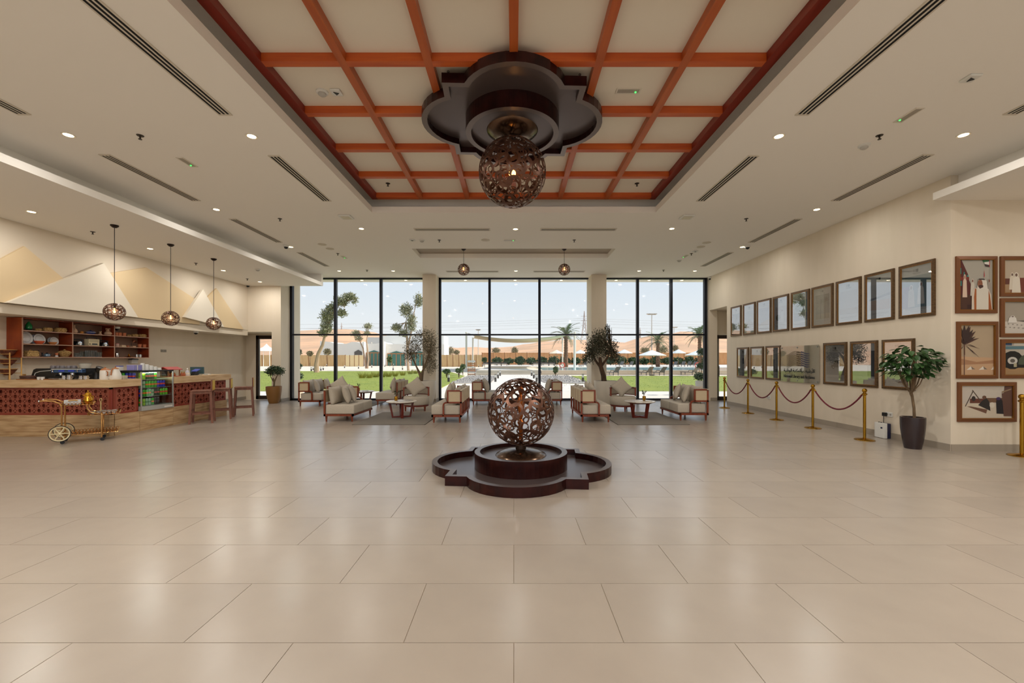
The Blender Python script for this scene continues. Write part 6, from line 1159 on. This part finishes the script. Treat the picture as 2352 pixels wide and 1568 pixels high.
for k in range(19):
    px = 1142 + 26 * k; hh = (8, 6, 9, 7, 8, 10)[k % 6]
    bush('clipped green hedge bush along the orange fence, %s from the left' % (ORD + ('thirteenth', 'fourteenth', 'fifteenth', 'sixteenth', 'seventeenth', 'eighteenth', 'nineteenth'))[k], px, 831 - hh * .3, 12.6, hh, 86, 650, HED, 80 + k, .42, 'hedge_bush', 'hedge bushes along the fence', .5, .13)
YG = [mat('yellow_grass', (186, 174, 84), .9), mat('yellow_grass2', (150, 152, 66), .9)]
for k, (px, py) in enumerate(((832, 868), (848, 868), (863, 866), (878, 866), (893, 865), (908, 864), (925, 862), (942, 859), (954, 858))):
    p = fl(px, py); rg = random.Random(100 + k); b_ = B()
    for i in range(140):
        a = rg.uniform(0, 2 * PI); r_ = rg.uniform(.02, .22); h = rg.uniform(.3, .6); q = rg.uniform(.1, .4); x0, y0 = r_ * math.cos(a), r_ * math.sin(a); b_._add([(x0 - .012, y0, 0), (x0 + .012, y0, 0), (x0 + q * math.cos(a), y0 + q * math.sin(a), h)], [(0, 1, 2)], i % 2)
    t = thing('ornamental_grass', 'yellow ornamental grass tuft on the left lawn, %s from the left' % ORD[k], 'grass tuft', p, 0, 'ornamental grasses'); o = b_.obj('blades', YG, t); o['kind'] = 'stuff'
# topiary pots beside the windows
for px, Y, s, m in ((683, 17.3, 'left', mat('stone_pot', (214, 200, 178), .7, noise=((30, 30, 30), (180, 164, 140), .4, .6))), (1611, 18.4, 'right', mat('stone_pot_grey', (176, 172, 166), .7))):
    b = at(px, 900, Y); b = (b[0], Y, 0)
    planter('tall outdoor stone pot with a topiary outside the %s window edge' % s, b, .20, .25, .62, m)
    sc = Y / FX; r = lambda q, py: (((q - CX) / FX * Y) - b[0], 0, EYE + (CY - py) / FX * Y - .55); off = 0
    tree('topiary', 'ball-clipped topiary with bushy foot outside the %s window edge' % s, 'tree', (b[0], b[1], .55), [([(0, 0, 0), r(px, 862), r(px, 805)], [.025, .02, .012])], [(*r(px, 808), 11 * sc, 11 * sc, 9 * sc, 2), (*r(px, 840), 11 * sc, 11 * sc, 8 * sc, 2), (*r(px - (0 if s == 'left' else 5), 864), 14 * sc, 14 * sc, 10 * sc, 2.4)], 2300, .07, .02, [mat('topiary_leaf', (66, 84, 60), .8), mat('topiary_leaf2', (96, 112, 88), .8)], 'outdoor topiaries', 61, 3)
# palms: each frond its own piece
def frond_mesh(L, seed):
    rg = random.Random(seed); b_ = B(); pts = [(L * f, 0, L * (.55 * f - .75 * f * f)) for f in [k / 8 for k in range(9)]]; b_.tube(pts, [.03 * (1 - k / 9) + .005 for k in range(9)], 4, 1)
    for k in range(46):
        f = .15 + .85 * k / 46; p = Vector((L * f, 0, L * (.55 * f - .75 * f * f))); l_ = L * .24 * (1 - abs(f - .45)); s = 1 if k % 2 else -1; d = Vector((.55, s * .8, -.15 + rg.uniform(-.1, .2))).normalized() * l_; e_ = Vector((.02 * L, 0, 0))
        b_._add([tuple(p - e_), tuple(p + e_), tuple(p + d)], [(0, 1, 2)], 0)
    return b_.mesh('frond', [mat('palm_leaf', (112, 122, 88), .7), mat('palm_rib', (150, 140, 96), .7)])
FM = [frond_mesh(2.7, k) for k in range(3)]; PT = mat('palm_trunk', (140, 104, 78), .95, noise=((4, 4, 9), (92, 64, 48), .35, .65))
def palm(label, px, pyb, pyc, Y, sc=1.0, z0=.42, n=26, seed=1):
    x_ = (px - CX) / FX * Y; zc = EYE + (CY - pyc) / FX * Y; t = thing('palm_tree', label, 'palm tree', (x_, Y, z0), 0, 'date palms'); h = zc - z0; rg = random.Random(seed)
    pr = []; m_ = 12
    for k in range(m_): pr += [(.30 - .08 * k / m_, h * k / m_), (.36 - .08 * k / m_, h * (k + .5) / m_)]
    B().lathe(pr + [(.2, h)], 10).obj('trunk', PT, t, True); B().lathe([(.2, h - .6), (.45, h - .1), (.15, h + .25)], 10).obj('crown_heart', PT, t, True)
    for k in range(n):
        a = k * 2.4 + rg.uniform(-.2, .2); el = -1.25 + 1.9 * (k / n); q = rg.uniform(.85, 1.1) * sc; inst(FM[k % 3], 'frond', t, (0, 0, h), rot=(0, el * .8 + .05, a), sc=(q, q, q))
palm('date palm beside the life ring in the middle window', 1300, 842, 772, 64, 1.0, seed=2); palm('date palm behind the near white parasol', 1511, 842, 785, 66, .95, seed=3); palm('date palm at the right edge of the right window', 1607, 842, 772, 66, 1.0, seed=4)
# parasols
def parasol(label, px, apex, rim, hw, Y, z0):
    x_ = (px - CX) / FX * Y; s = Y / FX; za, zr = EYE + (CY - apex) * s, EYE + (CY - rim) * s; t = thing('parasol', label, 'parasol', (x_, Y, z0), 0, 'white parasols'); R = hw * s; cn = mat('parasol_white', (238, 238, 234), .8)
    for k in range(8):
        a0, a1 = PI / 4 * k, PI / 4 * (k + 1); B()._add([(0, 0, za - z0), (R * math.cos(a0), R * math.sin(a0), zr - z0), (R * math.cos(a1), R * math.sin(a1), zr - z0), (0, 0, za - z0 - .04), (R * math.cos(a0), R * math.sin(a0), zr - z0 - .05), (R * math.cos(a1), R * math.sin(a1), zr - z0 - .05)], [(0, 1, 2), (5, 4, 3), (1, 4, 5, 2)]).obj('canopy_panel', cn, t)
    B().tube([(0, 0, 0), (0, 0, za - z0 + .05)], .03, 8).obj('pole', mat('parasol_pole', (150, 110, 76), .5), t); B().lathe([(.25, 0), (.25, .06), (.06, .1)], 16).obj('foot', BOL, t)
for a in (('large white parasol above the near loungers', 1497.5, 803.5, 815.5, 33, 40.5, 0), ('large white parasol at the right window edge', 1606, 803, 815, 33, 40.5, 0), ('white parasol beyond the pool right of the window bar', 1558, 802, 810.5, 18, 71, .42), ('white parasol beyond the pool beside the dark olive tree', 1434, 802, 810.5, 19, 71, .42), ('white parasol beyond the pool left of the palm trunk', 1278, 803, 811, 17, 73, .42), ('white parasol beyond the pool right of the palm trunk', 1333, 803, 811, 17, 73, .42)): parasol(*a)
# loungers
SLG = mat('lounger_mesh', (122, 118, 112), .8); SLF = mat('lounger_frame', (84, 78, 74), .5)
lgm = {}
b_ = B().box(-.28, .28, -.35, 1.1, .30, .33); lgm['seat_sling'] = (b_.mesh('seat_sling', SLG), 0)
b_ = B().prism([(-.35, .30), (-.32, .33), (-.80, .86), (-.83, .84)], -.28, .28, 'x'); lgm['back_sling'] = (b_.mesh('back_sling', SLG), 0)
b_ = B(); b_.box(-.33, -.28, -.40, 1.12, .27, .33).box(.28, .33, -.40, 1.12, .27, .33); lgm['rails'] = (b_.mesh('rail', SLF), 0)
llg = B().box(-.025, .025, -.025, .025, 0, .28).mesh('leg', SLF); lar = B().tube([(0, -.45, .30), (0, -.40, .50), (0, .05, .50), (0, .15, .32)], .025, 6).mesh('armrest', SLF)
def lounger(label, px, py, rz, z0=0.0):
    p = fl(px, py, z0); t = thing('sun_lounger', label, 'sun lounger', p, rz, 'grey sun loungers')
    for nm, (me, _) in lgm.items(): inst(me, nm, t)
    for x_ in (-.30, .30):
        for y_ in (-.35, 1.0): inst(llg, 'leg', t, (x_, y_, 0))
        inst(lar, 'armrest', t, (x_, 0, 0))
for px, py, rz, z, s in ((1409, 861.5, .45, 0, 'near the pool wall beside the indoor planter'), (1484, 861.5, .45, 0, 'left one under the large parasol'), (1514, 861.5, .45, 0, 'right one under the large parasol'), (1588, 861, .5, 0, 'near the pool wall at the right window edge'), (1425, 841.5, 2.4, .42, 'beyond the pool, first from the left'), (1447, 841.5, 2.4, .42, 'beyond the pool, second from the left'), (1549, 841.5, 2.4, .42, 'beyond the pool, third from the left'), (1567, 841.5, 2.4, .42, 'beyond the pool, fourth from the left'), (1581, 841.5, 2.4, .42, 'beyond the pool, fifth from the left'), (1594, 841.5, 2.4, .42, 'beyond the pool, sixth from the left'), (1205, 838, -1.2, .42, 'on the deck at the end of the walk'), (1341, 841.5, 2.4, .42, 'beyond the pool beside the tall white post')):
    lounger('grey sling lounger ' + s, px, py, rz, z)
# deck benches
def bench(label, px, py, w):
    p = fl(px, py, .42); t = thing('deck_bench', label, 'bench', p, 0, 'dark deck benches')
    for x_ in (-w / 2, w / 2): B().box(x_ - .04, x_ + .04, -.35, .35, 0, .62).obj('side_frame', SLF, t)
    B().box(-w / 2, w / 2, -.3, .3, .28, .42).obj('seat', mat('bench_cushion', (190, 186, 178), .8), t); B().box(-w / 2, w / 2, .26, .34, .40, .68).obj('backrest', SLF, t)
for px, w, s in ((1232, 1.3, 'first right of the walk'), (1252, 1.4, 'second right of the walk'), (1267, 1.1, 'third right of the walk'), (1118, 1.3, 'first left of the walk'), (1139, 1.9, 'second left of the walk'), (1158, 1.0, 'third left of the walk')): bench('dark framed deck bench, ' + s, px, 840, w)
# shade sail with posts
PST = mat('sail_post', (226, 220, 206), .5)
PO = [at(1071, 764, 58), at(1086, 776, 74), at(1292, 778, 74), at(1320, 764, 45)]
for p, s in zip(PO, ('front left', 'rear left', 'rear right', 'front right')):
    t = thing('sail_post', 'white steel post of the shade sail, ' + s, 'post', (p[0], p[1], 0), 0, 'shade sail posts'); B().cyl(.13, 0, p[2] + .1, 14).obj('tube', PST, t, True); B().cyl(.22, 0, .05, 14).obj('base_plate', PST, t)
n_ = 14; sv = []; sf = []
for i in range(n_ + 1):
    for j in range(n_ + 1):
        u, v = i / n_, j / n_; p = (Vector(PO[0]) * (1 - u) + Vector(PO[3]) * u) * (1 - v) + (Vector(PO[1]) * (1 - u) + Vector(PO[2]) * u) * v; q = 4 * u * (1 - u); ctr = Vector((0.4, 62, 4.3)); p = p.lerp(ctr, .10 * (4 * v * (1 - v)) + .0); p.z -= .75 * q; sv.append(tuple(p))
for i in range(n_):
    for j in range(n_): a = i * (n_ + 1) + j; sf.append((a, a + n_ + 1, a + n_ + 2, a + 1))
b_ = B(); b_._add(sv, sf); b_._add([(x_, y_, z - .03) for x_, y_, z in sv], [f[::-1] for f in sf]); t = thing('shade_sail', 'large tan shade sail stretched over the deck', 'shade sail', (0, 0, 0)); b_.obj('cloth', mat('sail_cloth', (214, 190, 150), .8), t, True)
for p in PO: B().ball(.09, p, 8).obj('corner_ring', STL, t)
# slatted rack, life ring
p = fl(1083, 863); t = thing('slatted_rack', 'wooden slatted rack with boards left of the walk', 'rack', p, .05)
for x_ in (-.34, .34): B().box(x_ - .03, x_ + .03, -.03, .03, 0, 1.5).obj('upright', mat('rack_wood', (176, 124, 84), .7), t)
for k in range(8): B().box(-.36, .36, -.05, -.03, .10 + .17 * k, .21 + .17 * k).obj('slat', mat(('rack_wood', 'rack_pale', 'rack_orange')[k % 3], ((176, 124, 84), (224, 212, 196), (206, 128, 76))[k % 3], .7), t)
B().box(-.34, .34, -.08, -.04, 1.30, 1.48).obj('sign_board', PAPER, t)
RED = mat('ring_red', (220, 76, 52), .5)
for px, py, Y, s in ((1291.5, 838.5, 62, 'beside the palm trunk'), (1602, 838.5, 62, 'at the right window edge')):
    p = at(px, py, Y); t = thing('life_ring', 'orange-red life ring on a stand ' + s, 'life ring', (p[0], p[1], .42), 0, 'life rings'); b_ = B().tube([(.36 * math.cos(a), 0, p[2] - .42 + .36 * math.sin(a)) for a in [2 * PI * k / 24 for k in range(24)]], .07, 8, closed=True); b_.obj('ring', RED, t, True); B().tube([(0, .1, 0), (0, .1, p[2] - .42 + .4)], .03, 6).obj('stand', PST, t)
# fences: every panel and post
RF = mat('reed_fence', (220, 188, 140), .85, noise=((14, 14, .5), (190, 152, 100), .35, .65)); OF = mat('timber_fence', (216, 160, 108), .8, noise=((6, 6, .6), (198, 138, 86), .35, .65)); FP = mat('fence_post', (150, 104, 70), .8)
def fence(label, x0, x1, Y, z0, z1, pitch, m):
    t = thing('fence', label, 'fence', (x0, Y, z0), 0, 'garden fences'); n = max(1, round((x1 - x0) / pitch)); w = (x1 - x0) / n; pm_ = B().box(.02, w - .02, -.03, .03, 0, z1 - z0 - .08).mesh('fence_panel', m); po = B().box(-.05, .05, -.08, .02, 0, z1 - z0).mesh('fence_post', FP)
    for i in range(n): inst(pm_, 'fence_panel', t, (w * i, 0, 0))
    for i in range(n + 1): inst(po, 'fence_post', t, (w * i, 0, 0))
X_ = lambda px, Y: (px - CX) / FX * Y
fence('pale reed fence before the dune at the far left', X_(560, 100), X_(794, 100), 100, 0, 2.75, 2.2, RF); fence('bright reed fence before the white building', X_(793, 96), X_(835, 96), 96, 0, 2.65, 1.1, mat('reed_fence_bright', (238, 212, 162), .85)); fence('tall orange reed fence at the left of the middle window', X_(1000, 92), X_(1107, 92), 92, 0, 2.7, 1.3, RF); fence('long orange timber fence beyond the pool', X_(1107, 96), X_(1700, 96), 96, .42, 3.25, 2.6, OF)
# white building
WB = mat('white_render', (236, 232, 224), .8); TEAL = mat('teal_glass', (70, 118, 108), .25); DFR = mat('door_timber', (186, 128, 84), .6)
YB = 108; sb_ = YB / FX; bx = lambda px: (px - 735) * sb_; bz = lambda py: EYE + (CY - py) * sb_
wb = thing('white_building', 'white flat-roofed building with curved parapet and green arched doors', 'building', (X_(735, YB), YB, 0))
B().prism([(bx(735), 0), (bx(1020), 0), (bx(1020), bz(790)), (bx(892), bz(790)), (bx(884), bz(786)), (bx(862), bz(789)), (bx(835), bz(789)), (bx(818), bz(785)), (bx(808), bz(785)), (bx(796), bz(789)), (bx(770), bz(789)), (bx(758), bz(785)), (bx(735), bz(783))], 0, 8, 'y').obj('front_wall', WB, wb)
B().box(bx(860), bx(1010), 6, 14, 0, bz(768)).obj('rear_block', WB, wb); B().box(bx(826), bx(862), 5, 12, 0, bz(772)).obj('rear_block', mat('shaded_white_render', (196, 190, 182), .8), wb); B().box(bx(836), bx(840), -1.2, 0, 0, bz(785)).obj('buttress', WB, wb); B().box(bx(880), bx(886), -1.6, 0, 0, bz(785)).obj('buttress', WB, wb)  # the grey block is white render with its shade painted in
for x0, x1, top, s in ((842, 876, 804, 0), (890, 931, 806, 0), (945, 985, 806, 0)):
    d0 = B(); pts = [(bx(x0), 0), (bx(x1), 0), (bx(x1), bz(top + 6)), (bx((x0 + x1) / 2), bz(top)), (bx(x0), bz(top + 6))]; dr = B().prism(pts, -.12, .02, 'y').obj('glazed_door', TEAL, wb)
    for f in (0, .25, .5, .75, 1): xx = bx(x0 + (x1 - x0) * f); B().box(xx - .08, xx + .08, -.2, -.1, 0, bz(top + 6)).obj('door_bar', DFR, dr)
    B().box(bx(x0), bx(x1), -.2, -.1, bz(top + 7), bz(top + 5)).obj('door_bar', DFR, dr)
B().prism([(bx(814), bz(815)), (bx(832), bz(815)), (bx(832), bz(808)), (bx(823), bz(803)), (bx(814), bz(808))], -.1, .02, 'y').obj('arched_window', mat('dark_window', (96, 92, 88), .4), wb)
# tent seen through the left door
p = (X_(612, 95), 95, 0); t = thing('garden_tent', 'white peaked garden tent seen through the left door', 'tent', p); zt = lambda py: EYE + (CY - py) / FX * 95; TW_ = mat('tent_white', (244, 238, 230), .8)
B()._add([(0, 0, zt(789)), (-.5, -.5, zt(797)), (.5, -.5, zt(797)), (.5, .5, zt(797)), (-.5, .5, zt(797)), (-1.8, -1.8, zt(806)), (1.8, -1.8, zt(806)), (1.8, 1.8, zt(806)), (-1.8, 1.8, zt(806))], [(0, 1, 2), (0, 2, 3), (0, 3, 4), (0, 4, 1), (1, 5, 6, 2), (2, 6, 7, 3), (3, 7, 8, 4), (4, 8, 5, 1)]).obj('canopy', TW_, t)
for sx2 in (-1.7, 1.7):
    for sy2 in (-1.7, 1.7): B().cyl(.06, 0, zt(806), 8).obj('tent_pole', TW_, t); COL.objects[-1].location = (sx2, sy2, 0)
# lamp masts, pylons, power lines
def mast(label, px, top, Y, w):
    x_ = X_(px, Y); z = EYE + (CY - top) / FX * Y; t = thing('lamp_mast', label, 'lamp post', (x_, Y, 0), 0, 'tall lamp masts'); gm = mat('mast_grey', (190, 180, 168), .5); B().tube([(0, 0, 0), (0, 0, z)], [.16, .09], 8).obj('pole', gm, t); B().box(-w, w, -.08, .08, z - .1, z + .05).obj('crossarm', gm, t)
    for s in (-1, -.4, .4, 1): B().rbox(s * w * .85 - .35, s * w * .85 + .35, -.4, .4, z + .05, z + .22, .04).obj('lamp_head', gm, t)
mast('tall floodlight mast behind the near parasol', 1497, 722, 100, 1.0); mast('floodlight mast right of the window bar', 1548, 752, 140, 1.0); mast('slim twin-arm lamp mast left of the middle window bar', 1098.5, 758, 120, .55)
def pylon(label, px, top, bot, Y, hw):
    x_ = X_(px, Y); z1, z0 = EYE + (CY - top) / FX * Y, max(0, EYE + (CY - bot) / FX * Y); t = thing('pylon', label, 'pylon', (x_, Y, z0), 0, 'power pylons'); H_ = z1 - z0; W_ = hw * Y / FX; gm = mat('pylon_grey', (186, 180, 176), .5); r_ = Y * .0006
    wd_ = lambda f: W_ * ((1 - f / .55) * .72 + .28 if f < .55 else .28 * (1 - (f - .55) / .45) + .02)
    for sx2, sy2 in ((-1, -1), (1, -1), (1, 1), (-1, 1)): B().tube([(sx2 * wd_(f), sy2 * wd_(f), H_ * f) for f in (0, .3, .55, .8, 1)], r_, 4).obj('leg', gm, t)
    b_ = B()
    for k in range(10):
        f0, f1 = k / 10, (k + 1) / 10
        for s in (-1, 1): b_.tube([(-s * wd_(f0), -wd_(f0), H_ * f0), (s * wd_(f1), -wd_(f1), H_ * f1)], r_ * .6, 4)
    b_.obj('bracing', gm, t)
    for f in (.62, .74, .86): B().tube([(-W_ * .75, 0, H_ * f), (W_ * .75, 0, H_ * f)], r_ * .7, 4).obj('crossarm', gm, t)
pylon('large lattice pylon beside the right column', 1342, 714, 800, 330, 10); pylon('distant pylon left of the window bar in the left window', 784.5, 741, 800, 700, 4); pylon('distant pylon left of the floodlight mast', 1470, 752, 800, 700, 4)
for k, (y0, y1) in enumerate(((731, 740), (742, 749), (750, 756), (735, 752))):
    t = thing('power_line', 'thin power line in the sky, %s from the top' % ORD[k], 'cable', (0, 330, 0), 0, 'power lines'); a, b = at(1342, y0, 330), at(2100, y1, 330); B().tube([(a[0] + (b[0] - a[0]) * i / 8, 0, a[2] + (b[2] - a[2]) * i / 8 - 8 * (i / 8) * (1 - i / 8)) for i in range(9)], .06, 4).obj('wire', mat('wire_grey', (170, 172, 176), .6), t); a, b = at(1342, y0, 330), at(400, y1 + 4, 330); B().tube([(a[0] + (b[0] - a[0]) * i / 8, 0, a[2] + (b[2] - a[2]) * i / 8 - 8 * (i / 8) * (1 - i / 8)) for i in range(9)], .06, 4).obj('wire', mat('wire_grey', (170, 172, 176), .6), t)
# dunes: terrain whose ridge line follows the bearing
RIDGE = [(-400, 775), (300, 770), (560, 772), (670, 760), (740, 758.5), (800, 759), (850, 765), (900, 775), (960, 787), (1010, 793), (1045, 798), (1090, 795), (1130, 797), (1170, 796), (1210, 790), (1250, 784), (1300, 780), (1350, 781), (1390, 781), (1430, 785), (1460, 778), (1490, 771), (1540, 768), (1570, 762), (1620, 766), (1700, 772), (2000, 770), (2800, 778)]
def ridge(px):
    for (a, ya), (b, yb) in zip(RIDGE, RIDGE[1:]):
        if a <= px <= b: f = (px - a) / (b - a); f = f * f * (3 - 2 * f); return ya + (yb - ya) * f
    return 776
rg = random.Random(77); ph = [(rg.uniform(.004, .05), rg.uniform(0, 6), rg.uniform(.2, 1)) for _ in range(10)]
dv_ = []; df = []; NX, NY = 150, 26; px_ = [-400 + 3200 * i / NX for i in range(NX + 1)]
for j in range(NY + 1):
    Y = 135 * (900 / 135) ** (j / NY); f = min(1.0, max(0.0, (Y - 140) / 330)); f = f * f * (3 - 2 * f)
    for p in px_:
        hz = (CY - ridge(p)) / FX * 480 * f; x_ = X_(p, Y); n_z = sum(a * math.sin(k * x_ + k * 1.7 * Y + q) for k, q, a in ph) * .5 * f * (1 if Y < 460 else .3); dv_.append((x_, Y, hz * (1 if Y < 480 else .92) + n_z - .1))
for j in range(NY):
    for i in range(NX): a = j * (NX + 1) + i; df.append((a, a + 1, a + NX + 2, a + NX + 1))
b_ = B(); b_._add(dv_, df); struct(b_.obj('dunes', mat('dune_sand', (226, 176, 136), .95, noise=((.03, .05, .05), (200, 160, 126), .4, .62)), None, True), 'orange sand dunes on the horizon')
struct(B().box(-900, 900, 900, 905, -5, 1).obj('horizon_ground', SAND)); struct(B().box(-900, 900, 139, 900, -1.2, -1.0).obj('desert_floor', SAND))
